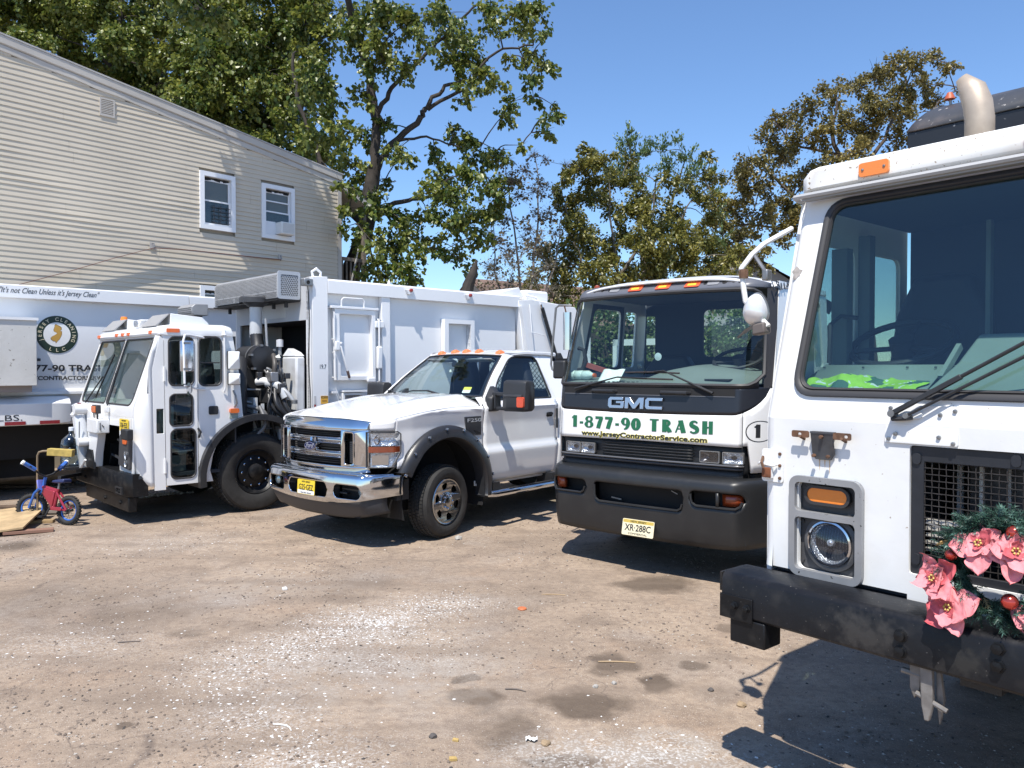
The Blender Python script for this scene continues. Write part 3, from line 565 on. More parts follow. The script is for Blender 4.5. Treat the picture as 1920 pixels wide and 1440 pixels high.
tree('maple_tree', 'tall green tree with forked dark limbs reaching over the white garbage truck', 'tree',
     [([at(655, 640, 22), A(655, 520), A(690, 420), A(700, 320)], .30, .20), ([A(700, 320), A(705, 230), A(690, 130), A(665, 60), at(640, -40, 21), at(560, -160, 19.5)], .15, .07), ([A(700, 320), A(735, 270), A(790, 220), A(800, 200), A(835, 160), A(880, 150)], .12, .04), ([A(800, 205), A(870, 165), A(930, 95), A(1000, 85)], .06, .025), ([A(705, 215), A(735, 165), A(800, 100), A(850, 50), A(900, 5)], .08, .03), ([A(690, 420), A(740, 380), A(800, 370), A(880, 350)], .1, .03), ([A(735, 265), A(800, 255), A(860, 275)], .05, .02), ([A(690, 430), A(640, 380), A(600, 300), A(560, 200), A(550, 100)], .12, .04), ([at(560, -160, 19.5), (-6.3, 17.2, 12.6), (-6.8, 15.6, 12.4)], .08, .03)],
     blobs(T1, 22, 4, 1.6, 1.15) + blobs([(638,345,18),(668,358,20),(655,392,20),(688,392,20),(648,425,16),(680,425,18),(700,455,18)], 19.4, 5, .3) + ov, LM1, 1150, .125, 11, twr=.016, droop=.75)
roofy = lambda x: 85 + .405 * x
def fill(n, x0, x1, y0, yf, r, gaps, seed):
    r_ = random.Random(seed); out = []; tries = 0
    while len(out) < n and tries < 9000:
        tries += 1; x = r_.uniform(x0, x1); y = r_.uniform(y0, yf(x) + 30)
        if any((x - a) ** 2 + (y - b) ** 2 < c * c for a, b, c in gaps): continue
        if min([9e9] + [(x - a) ** 2 + (y - b) ** 2 for a, b, _ in out]) < (r * .52) ** 2: continue
        out.append((x, y, r * r_.uniform(.75, 1.2)))
    return out
GAPS = [(182, 75, 28), (232, 88, 22), (330, 45, 22), (478, 12, 26), (30, 78, 24), (130, 30, 18), (412, 128, 12), (250, 20, 20), (300, 100, 14)]
tree('maple_tree', 'leafy green tree behind the highest part of the beige house roof', 'tree', [([at(232, 700, 26), at(230, 180, 26), at(228, 60, 26), at(226, -60, 26)], .2, .05), ([at(230, 150, 26), at(150, 60, 26), at(60, 20, 26)], .09, .03), ([at(240, 200, 26), at(320, 140, 25.5), at(110, 70, 25)], .07, .02)],
     blobs(fill(75, -60, 330, -70, roofy, 46, GAPS, 21), 26, 22, 2.0), LM1, 1450, .125, 23, group='green trees behind the beige house', twr=.018, droop=.7)
tree('maple_tree', 'dense leafy green tree behind the lower slope of the beige house roof', 'tree', [([at(392, 700, 25), at(390, 160, 25), at(375, 60, 25), at(360, -60, 25)], .2, .05), ([at(390, 160, 25), at(460, 100, 25), at(520, 30, 25)], .1, .03), ([at(395, 200, 25), at(470, 220, 25), at(560, 260, 24.5)], .08, .02)],
     blobs(fill(85, 325, 590, -70, roofy, 44, GAPS, 31), 25, 32, 2.0), LM1, 1450, .125, 33, group='green trees behind the beige house', twr=.018, droop=.7)
# middle: olive sumac-like trees, grey thicket, willow, brown-green tree on the right
T3 = [(1110,285,26),(1090,318,30),(1135,300,26),(1150,340,34),(1100,372,36),(1160,392,38),(1215,372,36),(1215,420,40),(1265,400,36),(1290,350,26),(1320,335,22),(1335,368,24),(1325,410,30),(1345,330,13),(1270,450,40),(1210,470,42),(1150,452,42),(1095,430,38),(1060,400,30),(1045,355,22),(1060,330,16),(1075,480,38),(1120,510,40),(1180,520,40),(1240,508,38),(1300,490,38),(1340,460,30),(1060,535,34),(1300,530,30),(1360,520,24),(1250,340,22),(1180,300,16),(1330,290,14),(1000,520,24),(985,555,26),(1040,560,26),(1020,470,26),(1045,505,28),(1385,480,24),(1400,520,22),(1085,455,30),(1130,480,32),(1200,440,32),(1260,480,34),(1310,450,28),(1340,500,28),(1290,560,34),(1150,560,34),(1090,565,30),(1230,560,34),(1350,560,26),(1185,330,24),(1110,340,24)]
tree('sumac_tree', 'broad olive green tree in the middle behind the white truck with orange roof lamps', 'tree', [([at(1170, 700, 25), at(1165, 560, 25), at(1150, 450, 25), at(1140, 330, 25)], .08, .02), ([at(1165, 560, 25), at(1240, 470, 25), at(1300, 370, 25)], .06, .02), ([at(1165, 580, 25), at(1090, 500, 25), at(1060, 390, 25)], .08, .02), ([at(1160, 520, 25), at(1220, 430, 25), at(1230, 340, 25)], .06, .02)],
     blobs(T3, 25, 41, 1.6, 1.1), LM2, 2300, .12, 43, bark=BARKG, twr=.014, droop=.35, asp=.30)
T3b = [(945,300,18),(935,340,16),(985,320,16),(1000,290,10),(1015,350,18),(970,370,18),(950,410,20),(1005,400,18),(1060,310,10),(1025,300,9),(940,455,18),(985,450,16),(905,330,10),(1040,440,14),(925,500,16),(960,530,22),(1010,480,14)]
tree('thorn_thicket', 'thin grey leggy thicket with sparse brown leaves beside the tall green tree', 'shrub', [([at(980, 640, 23.5), at(975, 520, 23.5), at(960, 400, 23.5), at(948, 310, 23.5)], .05, .012), ([at(985, 640, 23.4), at(1000, 500, 23.4), at(1010, 380, 23.6), at(1003, 295, 23.6)], .05, .012), ([at(975, 640, 23.3), at(930, 520, 23.5), at(925, 420, 23.5)], .04, .012), ([at(990, 640, 23.6), at(1040, 500, 23.6), at(1055, 400, 23.6)], .04, .012)],
     blobs(T3b + [(930,380,18),(960,340,18),(990,430,20),(1030,400,18),(950,470,20),(1010,450,20),(920,440,16),(1000,360,16)], 23.5, 51, .9, 1.4), leaf_mat('grey_brown_leaf', (.13, .115, .07), (.31, .26, .16)), 620, .085, 53, bark=mat('pale_twig_bark', (.22, .19, .165), .9), twr=.009, extra_twigs=48, droop=.2)
T3c = [(930,520,30),(965,500,26),(1000,520,30),(1030,545,30),(945,555,34),(985,565,34),(905,545,24)]
tree('dry_bush', 'pale dry twiggy bush behind the rear of the white garbage truck', 'shrub', [([at(960, 660, 21.5), at(962, 600, 21.5), at(965, 540, 21.5)], .05, .02)], blobs(T3c + [(950,480,24),(990,470,22),(1030,500,24),(915,500,20)], 21.5, 55, .7, 1.2), leaf_mat('dry_leaf', (.13, .115, .07), (.30, .26, .17)), 420, .07, 57, bark=mat('pale_twig_bark', (.22, .19, .165), .9), twr=.006, extra_twigs=40, droop=.1)
T4 = [(1175,272,22),(1185,300,26),(1215,290,20),(1165,330,24),(1200,340,26),(1240,285,20),(1250,320,24),(1285,300,20),(1270,268,14),(1305,330,22),(1180,250,12),(1285,345,26),(1330,370,22),(1345,420,24),(1350,460,24),(1330,330,14),(1140,330,18)]
tree('willow_tree', 'light green feathery tree showing above the olive green tree', 'tree', [([at(1210, 700, 29), at(1205, 480, 29), at(1190, 330, 29), at(1178, 265, 29)], .12, .02), ([at(1205, 500, 29), at(1260, 380, 29), at(1285, 300, 29)], .08, .02)], blobs(T4, 29, 61, 1.5), LM4, 1700, .12, 63, bark=BARKG, twr=.012, droop=-.5, asp=.22, up=.5)
T5 = [(1385,330,26),(1375,380,24),(1410,300,30),(1440,262,28),(1480,232,30),(1470,290,34),(1430,340,32),(1385,440,26),(1365,480,26),(1430,400,28),(1520,205,28),(1560,175,28),(1540,250,32),(1600,160,30),(1640,140,28),(1675,120,26),(1620,200,32),(1580,240,34),(1715,112,24),(1745,112,20),(1700,160,30),(1665,190,32),(1735,160,26),(1780,120,16),(1795,125,8),(1760,190,24),(1700,215,30),(1640,245,34),(1600,290,34),(1540,310,32),(1500,340,30),(1470,390,26),(1360,420,20),(1420,470,24),(1460,450,22),(1480,420,22),(1445,225,14),(1745,240,26),(1690,262,28),(1500,262,26),(1340,450,14),(1800,165,10)]
tree('brown_green_tree', 'wide brownish olive tree with bare branches above the nearest truck cab', 'tree', [([at(1640, 720, 31), at(1620, 480, 31), at(1590, 350, 31), at(1560, 250, 31), at(1570, 190, 31)], .22, .04), ([at(1610, 420, 31), at(1500, 380, 31), at(1420, 300, 31)], .11, .03), ([at(1615, 450, 31), at(1480, 430, 31), at(1390, 420, 31)], .09, .03), ([at(1590, 350, 31), at(1660, 260, 31), at(1700, 150, 31)], .11, .03), ([at(1600, 380, 31), at(1690, 310, 31), at(1760, 190, 31)], .1, .03), ([at(1570, 290, 31), at(1490, 270, 31), at(1450, 230, 31)], .07, .02)],
     blobs(T5 + [(1400,430,26),(1380,400,22),(1420,500,22),(1360,470,24),(1345,390,18),(1400,360,26),(1450,380,28),(1500,420,30),(1540,380,30)], 31, 71, 2.2, 1.15), LM3, 1300, .13, 73, bark=mat('brown_bark', (.09, .07, .055), .9), twr=.018, extra_twigs=7, droop=.2, asp=.36)
hg = [(x, y, 34) for x in range(1000, 1500, 24) for y in range(585, 860, 28)]
hb = blobs(hg, 17.5, 81, .5); hroot = thing('ivy_hedge', 'dark green ivy covered hedge behind the trucks, seen through the cab windows', 'hedge', (3, 17.5, 0))
MB().box(-3.2, 4.5, .6, .75, 0, 2.9).build('fence_board', mat('old_fence', (.05, .045, .035), .9), hroot); leaves('foliage', LM5, [((c.x - 3, c.y - 17.5, c.z), r) for c, r in hb], 520, .09, hroot, 83, droop=.3)
# dead trunk
dt = MB(); d0, d1, d2 = at(868, 600, 20), at(878, 535, 20), at(894, 487, 20); dt.tube([d0, d1, d1.lerp(d2, .5) + Vector((.02, 0, 0)), d2], [.17, .15, .11, .02], 10)
bs = Vector((d0.x, d0.y, 0)); dt.tube([Vector((d0.x, d0.y, 0)), d0], [.2, .17], 10, caps=False); dt.v = [tuple(Vector(v) - bs) for v in dt.v]; tag(dt.build('dead_tree_trunk', BARK, loc=bs), 'broken leaning dead tree trunk standing up behind the white garbage truck', 'tree trunk')
# far houses
def far_house(name, label, c, wd, dp, hw, hr, az, roofm, wallm):
    t = thing(name, label, 'house', (c[0], c[1], 0), az)
    MB().box(-wd / 2, wd / 2, -dp / 2, dp / 2, 0, hw).build('wall', wallm, t)
    r = MB(); n = 9
    for s in (-1, 1):
        for k in range(n):
            a, b = k / n, (k + 1) / n; y0, y1 = s * (dp / 2 + .35) * (1 - a), s * (dp / 2 + .35) * (1 - b); z0, z1 = hw - .1 + (hr + .1) * a, hw - .1 + (hr + .1) * b
            r.add([(-wd / 2 - .3, y0, z0 + .03), (wd / 2 + .3, y0, z0 + .03), (wd / 2 + .3, y1, z1), (-wd / 2 - .3, y1, z1), (-wd / 2 - .3, y0, z0), (wd / 2 + .3, y0, z0)], [(0, 1, 2, 3), (4, 5, 1, 0)])
    r.build('roof', roofm, t, smooth=0); g_ = MB()
    for s in (-1, 1): g_.add([(s * wd / 2, -dp / 2, hw), (s * wd / 2, dp / 2, hw), (s * wd / 2, 0, hw + hr)], [(0, 1, 2)])
    g_.build('gable', wallm, t); wn = MB().box(-.5, .5, -dp / 2 - .04, -dp / 2 + .02, hw - 1.9, hw - .6).build('window', mat('white_trim', (.7, .7, .68), .5), t); MB().box(-.42, .42, -dp / 2 - .05, -dp / 2 - .041, hw - 1.82, hw - .68).build('pane', WSD, wn)
    return t
far_house('grey_roofed_house', 'far house with a dark grey shingle roof behind the trucks at right', (10.5, 36), 6, 7, 4.6, 2.5, math.radians(70), mat('grey_shingle', (.085, .085, .09), .9, vary=(3, .3), bump=(8, .5)), mat('grey_siding', (.3, .3, .3), .8))
far_house('brown_roofed_house', 'far house with a brown shingle roof behind the dry bush', (1.2, 44), 8, 7, 4.3, 2.4, math.radians(35), mat('brown_shingle', (.20, .13, .10), .9, vary=(3, .3), bump=(8, .5)), mat('tan_siding', (.4, .36, .3), .8))
# ---------------- beige house ----------------
HZ, HO = vframe(41, (-6.6, 17.5)); H = thing('beige_house', 'two storey house with beige vinyl siding and white framed windows', 'house', HO, HZ)
SID = mat('beige_vinyl_siding', (.56, .495, .395), .55, vary=(.6, .12), dirt=(1.3, .25, (.42, .385, .32))); SIDB = mat('beige_wall_backing', (.30, .27, .22), .8); TRIM = mat('white_window_trim', (.74, .75, .77), .45); RAKE = mat('pale_rake_trim', (.47, .44, .40), .6, vary=(1.5, .12))
rf = lambda x: 6.70 + .150 * (x + 3.1)
XR, XL = -3.36, 8.0
MB().plate([(XR, 0), (XL, 0), (XL, rf(XL)), (XR, rf(XR))], [], FY(-.05), -.15, 0).build('wall', SIDB, H)
MB().box(XR, XR + .15, -9, -.06, 0, rf(XR)).build('end_wall', SIDB, H)
WIN = [(.370, -.467, 4.986, 6.247), (-1.136, -2.019, 4.969, 6.24), (.38, -.45, 2.5, 3.74)]
rs = random.Random(77); z = 2.05; ncourse = 0
while z < rf(XL):
    z1 = z + .1016; spans = [[max(XR, (z - 6.70) / .150 - 3.1), XL]] if z > rf(XR) else [[XR, XL]]
    spans = [[max(XR + .005, (z1 + .02 - 6.70) / .150 - 3.1), XL]] if z1 + .02 > rf(XR) else [[XR + .005, XL]]
    for a, b, zb, zt in WIN:
        if z < zt and z1 > zb:
            out = []
            for s0, s1 in spans:
                if b < s1 and a > s0: out += [[s0, b], [a, s1]]
                else: out.append([s0, s1])
            spans = out
    joints = sorted(rs.uniform(XR, 5) for _ in range(2)) if ncourse % 2 == 0 else joints
    cut = []
    for s0, s1 in spans:
        p = [s0] + [j for j in joints if s0 + .2 < j < s1 - .2] + [s1]; cut += [(p[i], p[i + 1] - .003) for i in range(len(p) - 1)]
    wob = rs.uniform(.6, 1.2)
    for s0, s1 in cut:
        if s1 - s0 < .04: continue
        n = max(2, int((s1 - s0) / .55)); mb = MB(); ring = []
        for i in range(n + 1):
            x = s0 + (s1 - s0) * i / n; k = .5 + .5 * noise.noise((x * .9, z * 5.0, 1)); o = .010 + .022 * max(0, noise.noise((x * .55, z * 2.3, 7))) * wob + .003 * k; mdz = .009 * noise.noise((x * 1.7, z * 9, 3))
            ring.append([(x, -.002, z1 + .004), (x, o * .62, z + .045), (x, o, z + mdz), (x, -.002, z + mdz)])
        mb.loft(ring); ob = mb.build('siding_board', SID, H, smooth=25)
    z = z1; ncourse += 1
# rake, roof, corner post
RKY = .05; rk = MB(); rk.add([(XR - .06, .0, rf(XR - .06) + .02), (XL, 0, rf(XL) + .02), (XL, 0, rf(XL) + .19), (XR - .06, 0, rf(XR - .06) + .19), (XR - .06, RKY, rf(XR - .06) + .05), (XL, RKY, rf(XL) + .05), (XL, RKY, rf(XL) + .19), (XR - .06, RKY, rf(XR - .06) + .19)], [(0, 1, 5, 4), (4, 5, 6, 7), (3, 2, 6, 7), (0, 4, 7, 3)]); rk.build('rake_board', RAKE, H)
fz = MB(); n = 60; fz.loft([[(x, .002, rf(x) - .10 + .012 * noise.noise((x * 2, 0, 0))), (x, .03 + .018 * noise.noise((x * 1.6, 3, 0)), rf(x) - .09 + .02 * noise.noise((x * 2.2, 0, 5))), (x, .028, rf(x) + .018), (x, .002, rf(x) + .018)] for x in [XR + (XL - XR) * i / n for i in range(n + 1)]]); fz.build('frieze_trim', RAKE, H)
rl = MB(); rl.add([(XR - .1, -9, rf(XR - .1) + .19), (XL, -9, rf(XL) + .19), (XL, .062, rf(XL) + .195), (XR - .1, .062, rf(XR - .1) + .195), (XR - .1, -9, rf(XR - .1) + .23), (XL, -9, rf(XL) + .23), (XL, .062, rf(XL) + .225), (XR - .1, .062, rf(XR - .1) + .225)], [(0, 1, 2, 3), (7, 6, 5, 4), (3, 2, 6, 7), (0, 3, 7, 4)]); rl.build('roof', mat('roof_edge_felt', (.42, .41, .40), .8, vary=(2, .2)), H)
MB().box(XR - .05, XR + .06, -.05, .028, 0, rf(XR) - .1).build('corner_post', RAKE, H)
WGL = glass('window_glass', (.6, .66, .7))
for i, (a, b, zb, zt) in enumerate(WIN):
    xa, xb = b, a; wn = MB().plate(rrect(xa, xb, zb, zt, .005), [rrect(xa + .10, xb - .10, zb + .10, zt - .10, .005)], FY(0), -.10, .055).build('window', TRIM, H, bevel=.006)
    x0, x1, q0, q1 = xa + .10, xb - .10, zb + .10, zt - .10; mz = (q0 + q1) / 2 + .02
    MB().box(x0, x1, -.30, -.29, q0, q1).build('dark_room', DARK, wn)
    MB().plate(rrect(x0, x1, mz - .03, q1 - .05, .004), [rrect(x0 + .035, x1 - .035, mz + .01, q1 - .09, .004)], FY(-.05), -.02, .015).build('upper_sash', TRIM, wn); MB().box(x0 + .035, x1 - .035, -.052, -.048, mz + .01, q1 - .09).build('pane', WGL, wn)
    MB().plate(rrect(x0, x1, q0, mz, .004), [rrect(x0 + .035, x1 - .035, q0 + .045, mz - .03, .004)], FY(-.02), -.02, .015).build('lower_sash', TRIM, wn); MB().box(x0 + .035, x1 - .035, -.022, -.018, q0 + .045, mz - .03).build('pane', WGL, wn)
    rag = MB(); rag.grid(lambda u, v: (x0 + .03 + (x1 - x0 - .05) * u, -.03 + .01 * math.sin(u * 17), q1 - .015 - v * (.035 + .03 * abs(math.sin(u * 5 + i)))), 14, 2); rag.build('dark_cloth', DARK, wn)
    if i == 0:
        g_ = MB()
        for k in range(5): g_.box(x0 + .02, x0 + .44, .02, .03, q0 + .06 + k * .085, q0 + .072 + k * .085)
        for xx in (x0 + .06, x0 + .24, x0 + .40): g_.box(xx, xx + .012, .02, .032, q0 + .05, q0 + .46)
        g_.build('window_guard', mat('dark_iron', (.03, .03, .035), .5), wn)
    if i == 1:
        ac = MB().box(x0 + .03, x0 + .40, -.05, .26, q0 + .02, q0 + .30).build('air_conditioner', mat('white_ac_case', (.70, .70, .68), .5), wn, bevel=.012); gr = MB()
        for k in range(9): gr.box(x0 + .06, x0 + .37, .258, .266, q0 + .05 + k * .026, q0 + .062 + k * .026)
        gr.build('grille', mat('ac_grille', (.5, .5, .5), .5), ac); MB().box(x0 + .40, x1, -.03, .0, q0 + .02, q0 + .31).build('filler_panel', TRIM, wn); MB().box(x0, x1, -.045, -.02, mz + .22, mz + .25).build('sash_bar', TRIM, wn)
vt = MB().plate(rrect(2.14, 2.43, 6.94, 7.30, .003), [rrect(2.17, 2.40, 6.97, 7.27, .003)], FY(0), -.02, .03).build('gable_vent', RAKE, H)
for k in range(9):
    zz = 6.975 + k * .033; MB().add([(2.17, .0, zz + .03), (2.40, .0, zz + .03), (2.40, .028, zz + .008), (2.17, .028, zz + .008), (2.17, .0, zz + .024), (2.40, .0, zz + .024), (2.40, .028, zz - .006), (2.17, .028, zz - .006)], [(0, 1, 2, 3), (4, 7, 6, 5), (2, 6, 7, 3), (0, 4, 5, 1), (0, 3, 7, 4), (1, 5, 6, 2)]).build('vent_slat', RAKE, vt)
MB().box(2.17, 2.40, -.015, .002, 6.97, 7.27).build('vent_shade_sheet', DARK, vt)  # near-black sheet added behind the slats paints the shade in the slits
# rusty cable on the wall, shaped as a flat strip to widen its shadow
cb = thing('rusty_cable', 'rusty cable strung across the beige house wall on two hooks', 'cable', HO, HZ)
WP = [(3.9, .10, 3.46), (3.0, .11, 3.80), (2.2, .12, 4.13), (1.42, .13, 4.42), (.6, .13, 4.46), (-.3, .12, 4.47), (-1.0, .10, 4.48), (-1.62, .06, 4.50)]
st_ = MB(); st_.loft([[(x, y - .035, zz - .006), (x, y + .02, zz - .006), (x, y + .02, zz + .006), (x, y - .035, zz + .006)] for x, y, zz in WP]); st_.build('cable', mat('rusty_cable_steel', (.17, .07, .05), .8), cb)
for x, y, zz in (WP[3], WP[-1]):
    MB().tube([(x, .0, zz + .10), (x, y, zz + .09), (x, y + .02, zz + .02), (x + .01, y, zz - .03)], .008, 6).build('hook', STEEL, cb); MB().box(x - .05, x + .05, 0.02, .035, zz - .01, zz + .12).build('hook_plate', RAKE, cb)
# porch at the far end
PW = mat('weathered_porch_wood', (.19, .16, .13), .85, vary=(9, .3), bump=(30, .3)); po = bpy.data.objects.new('porch', None); COL.objects.link(po); po.parent = H
for x in (-3.42, -4.22): MB().box(x - .05, x + .05, -.16, -.06, 0, 6.5 + (x + 3.4) * .40).build('post', PW, po)
MB().box(-4.3, -3.4, -.14, -.08, 4.70, 4.79).build('rail', PW, po); MB().box(-4.3, -3.4, -.13, -.09, 3.30, 3.38).build('rail', PW, po); MB().box(-4.3, -3.4, -2.2, -.05, 3.05, 3.2).build('porch_floor', PW, po)
for k in range(6): MB().box(-3.55 - k * .135, -3.515 - k * .135, -.13, -.10, 3.38, 4.70).build('baluster', PW, po)
MB().bar((-3.62, -.05, 3.6), (-4.0, -.03, 5.1), .03, .03).build('brace', mat('grey_board', (.4, .38, .35), .8), po); MB().add([(-3.40, -2.3, 6.50), (-4.34, -2.3, 6.12), (-4.34, .06, 6.12), (-3.40, .06, 6.50), (-3.40, -2.3, 6.62), (-4.34, -2.3, 6.24), (-4.34, .06, 6.24), (-3.40, .06, 6.62)], [(0, 1, 2, 3), (7, 6, 5, 4), (3, 2, 6, 7), (2, 1, 5, 6)]).build('porch_roof', RAKE, po); MB().box(-4.2, -3.45, -2.3, -2.2, 3.2, 6.4).build('shade_backing', mat('porch_shade_black', (.02, .02, .022), .9), po)  # near-black sheet added at the back stands in for the dark porch interior
# ================= NEAREST GARBAGE TRUCK (right) =================
RA, RO = 50, (1.3742, 3.37); rz, ro = vframe(RA, RO)
R = thing('garbage_truck', 'nearest white garbage truck with a poinsettia wreath on its grille and a heavy black bumper', 'truck', ro, rz, 'parked trucks')
cab = bpy.data.objects.new('cab', None); COL.objects.link(cab); cab.parent = R; cab.empty_display_size = .1
YL, YR, YC = -.325, 2.10, .89          # cab edges and centre (truck's right side is at YL)
KZ, TZ = 1.678, 2.735                  # crease above the headlamps, top of the raked face
xk = lambda z: 0 if z < KZ else -.27 * (z - KZ) / (2.66 - KZ)
mpF = lambda u, v, d: (xk(v) + d, u, v)
# lower front panel: split at the grille
low = MB(); gx0, gx1, gz0, gz1 = .328, 1.452, 1.085, 1.597
low.plate([(YL + .05, 1.0), (.323, 1.0), (.323, .93), (1.457, .93), (1.457, 1.0), (YR - .05, 1.0), (YR - .05, KZ), (YL + .05, KZ)], [rrect(gx0, gx1, gz0, gz1, .012, 2), rrect(-.150, .122, 1.015, 1.405, .03), rrect(1.658, 1.93, 1.015, 1.405, .03)], FX(0), -.02, 0)
low.build('front_panel', WHITE_OLD, cab, smooth=25)
# flared lower corners
for sgn, ye in ((-1, YL), (1, YR)):
    c = MB(); rr = .05
    pl = [(ye - sgn * rr * (1 - math.cos(a)), -rr * (1 - math.sin(a))) for a in [math.pi / 2 * i / 6 for i in range(7)]]   # quarter round edge (y, x)
    loops = []
    for zz in (1.0, 1.04, 1.09, 1.14, 1.3, 1.5, KZ):
        fl_ = .03 * max(0, (1.12 - zz) / .12) ** 2; loops.append([(x + fl_ * .6, y - sgn * fl_ * .2, zz) for y, x in [(ye - sgn * .05 - sgn * 0, 0.0)] + [(ye - sgn * rr + sgn * rr * math.sin(a), -rr + rr * math.cos(a)) for a in [math.pi / 2 * i / 6 for i in range(1, 7)]]])
    c.loft(loops, caps=False, closed=False); c.build('corner_panel', WHITE_OLD, cab, smooth=50)
# upper raked face with windscreen opening
up = MB(); wz0, wz1, wy0, wy1 = 1.800, 2.665, -.185, 1.965
up.plate([(YL + .05, KZ), (YR - .05, KZ), (YR - .07, TZ), (YL + .07, TZ)], [rpoly([(wy0, wz0), (wy1, wz0), (wy1 - .035, wz1), (wy0 + .035, wz1)], .085, 6)], mpF, -.02, 0); up.build('windscreen_surround', WHITE_OLD, cab, smooth=25)
for sgn, ye in ((-1, YL), (1, YR)):
    c = MB(); loops = []
    for zz in (KZ, 2.0, 2.4, TZ):
        k = .02 * (zz - KZ) / (TZ - KZ); loops.append([(xk(zz) - .05 + .05 * math.cos(a), ye - sgn * (.05 + k) + sgn * .05 * math.sin(a), zz) for a in [math.pi / 2 * i / 6 for i in range(7)]])
    c.loft(loops, caps=False, closed=False); c.build('corner_pillar', WHITE_OLD, cab, smooth=50)
gk = MB(); g0 = rpoly([(wy0 - .022, wz0 - .022), (wy1 + .022, wz0 - .022), (wy1 - .013, wz1 + .022), (wy0 + .013, wz1 + .022)], .105, 6); g1 = rpoly([(wy0 + .022, wz0 + .020), (wy1 - .022, wz0 + .020), (wy1 - .057, wz1 - .020), (wy0 + .057, wz1 - .020)], .07, 6)
gm_ = rpoly([(wy0, wz0), (wy1, wz0), (wy1 - .035, wz1), (wy0 + .035, wz1)], .085, 6)
gk.loft([[mpF(u, v, .002) for u, v in g0], [mpF(u, v, .016) for u, v in [((a[0] * .7 + b[0] * .3), (a[1] * .7 + b[1] * .3)) for a, b in zip(g0, gm_)]], [mpF(u, v, .017) for u, v in gm_], [mpF(u, v, .008) for u, v in [((a[0] * .6 + b[0] * .4), (a[1] * .6 + b[1] * .4)) for a, b in zip(gm_, g1)]], [mpF(u, v, .014) for u, v in [((a[0] * .35 + b[0] * .65), (a[1] * .35 + b[1] * .65)) for a, b in zip(gm_, g1)]], [mpF(u, v, .004) for u, v in g1], [mpF(u, v, -.012) for u, v in g1]], caps=False)
gk.build('windscreen_gasket', SEAL, cab, smooth=50)
MB().plate(g1, [], mpF, -.006, -.002).build('windscreen', WS, cab, smooth=0)
# sides, rear, floor
for sgn, ye in ((-1, YL), (1, YR)):
    side = MB(); top = [(-.05, KZ), (-.055 + xk(TZ), TZ), (-1.45, TZ), (-1.45, .75), (-.05, .75)]
    wins = [rpoly([(-.42, 1.62), (-.42, 2.52), (-.83, 2.52), (-.83, 1.62)], .06), rpoly([(-.42, .95), (-.42, 1.5), (-.83, 1.5), (-.83, .95)], .06), rpoly([(-.98, 1.62), (-.98, 2.52), (-1.36, 2.52), (-1.36, 1.62)], .06)]
    side.plate(top, wins, FY(ye), -.012, .012); side.build('side_panel', WHITE_OLD, cab)
    for wq in wins: MB().plate(wq, [], FY(ye), -.004, .004).build('side_window', WSD, cab)
MB().plate([(YL + .03, .75), (YR - .03, .75), (YR - .03, TZ), (YL + .03, TZ)], [rrect(.62, 1.15, 2.0, 2.5, .08)], FX(-1.45), -.02, .0).build('rear_wall', INTER, cab)
MB().plate(rrect(.62, 1.15, 2.0, 2.5, .08), [], FX(-1.45), -.012, -.008).build('rear_window', WSD, cab)
MB().box(-1.44, -.03, YL + .02, YR - .02, .93, .97).build('cab_floor', INTER, cab); MB().box(-1.43, -.32, YL + .03, YR - .03, 2.68, 2.70).build('headliner', INTER, cab)
MB().box(-.035, -.03, YL + .06, gx0 - .01, .98, KZ).build('inner_lining', INTER, cab)
# roof cap with drip rail
cap = MB(); pr = [(-.235, TZ - .012), (-.215, TZ + .008), (-.215, TZ + .085), (-.235, TZ + .105), (-.30, TZ + .118), (-1.46, TZ + .14), (-1.46, TZ - .012)]
def caploop(y, k): return [(x - k * .06, y, TZ - .012 + (zz - TZ + .012) * (1 - .55 * k)) for x, zz in pr]
cap.loft([caploop(YL + .035, 1.0), caploop(YL + .05, .45), caploop(YL + .085, .12), caploop(YL + .13, 0), caploop(YC, 0), caploop(YR - .13, 0), caploop(YR - .085, .12), caploop(YR - .05, .45), caploop(YR - .035, 1.0)])
cap.build('roof', WHITE_CHIP, cab, smooth=45)
dr = MB(); dr.tube([(-1.4, YL - .005, TZ - .02), (-.30, YL - .005, TZ - .02), (-.22, YL + .02, TZ - .022), (-.205, YL + .08, TZ - .024), (-.205, YR - .08, TZ - .024), (-.22, YR - .02, TZ - .022), (-.30, YR + .005, TZ - .02), (-1.4, YR + .005, TZ - .02)], .013, 6)
dr.build('drip_rail', mat('grey_drip_rail', (.42, .42, .42), .5), cab); MB().box(-.255, -.21, YL + .06, YR - .06, TZ - .045, TZ - .030).build('visor_lip', mat('grey_under_lip', (.30, .30, .30), .6), cab)  # lip below the roof cap in plain mid grey
for y in (.012, .655, .89, 1.125, 1.765):
    ml = MB().plate(rrect(y, y + .13, 2.748, 2.808, .012), [], FX(-.215), .0, .016).build('marker_lamp', AMBER if y != .012 else AMBER, cab, bevel=.005)
    MB().lathe([(.006, .0), (.006, .018), (.001, .020)], (-.214, y + .018, 2.778), 'x', 8).build('screw', STEEL, ml); MB().lathe([(.006, .0), (.006, .018), (.001, .020)], (-.214, y + .112, 2.778), 'x', 8).build('screw', STEEL, ml)
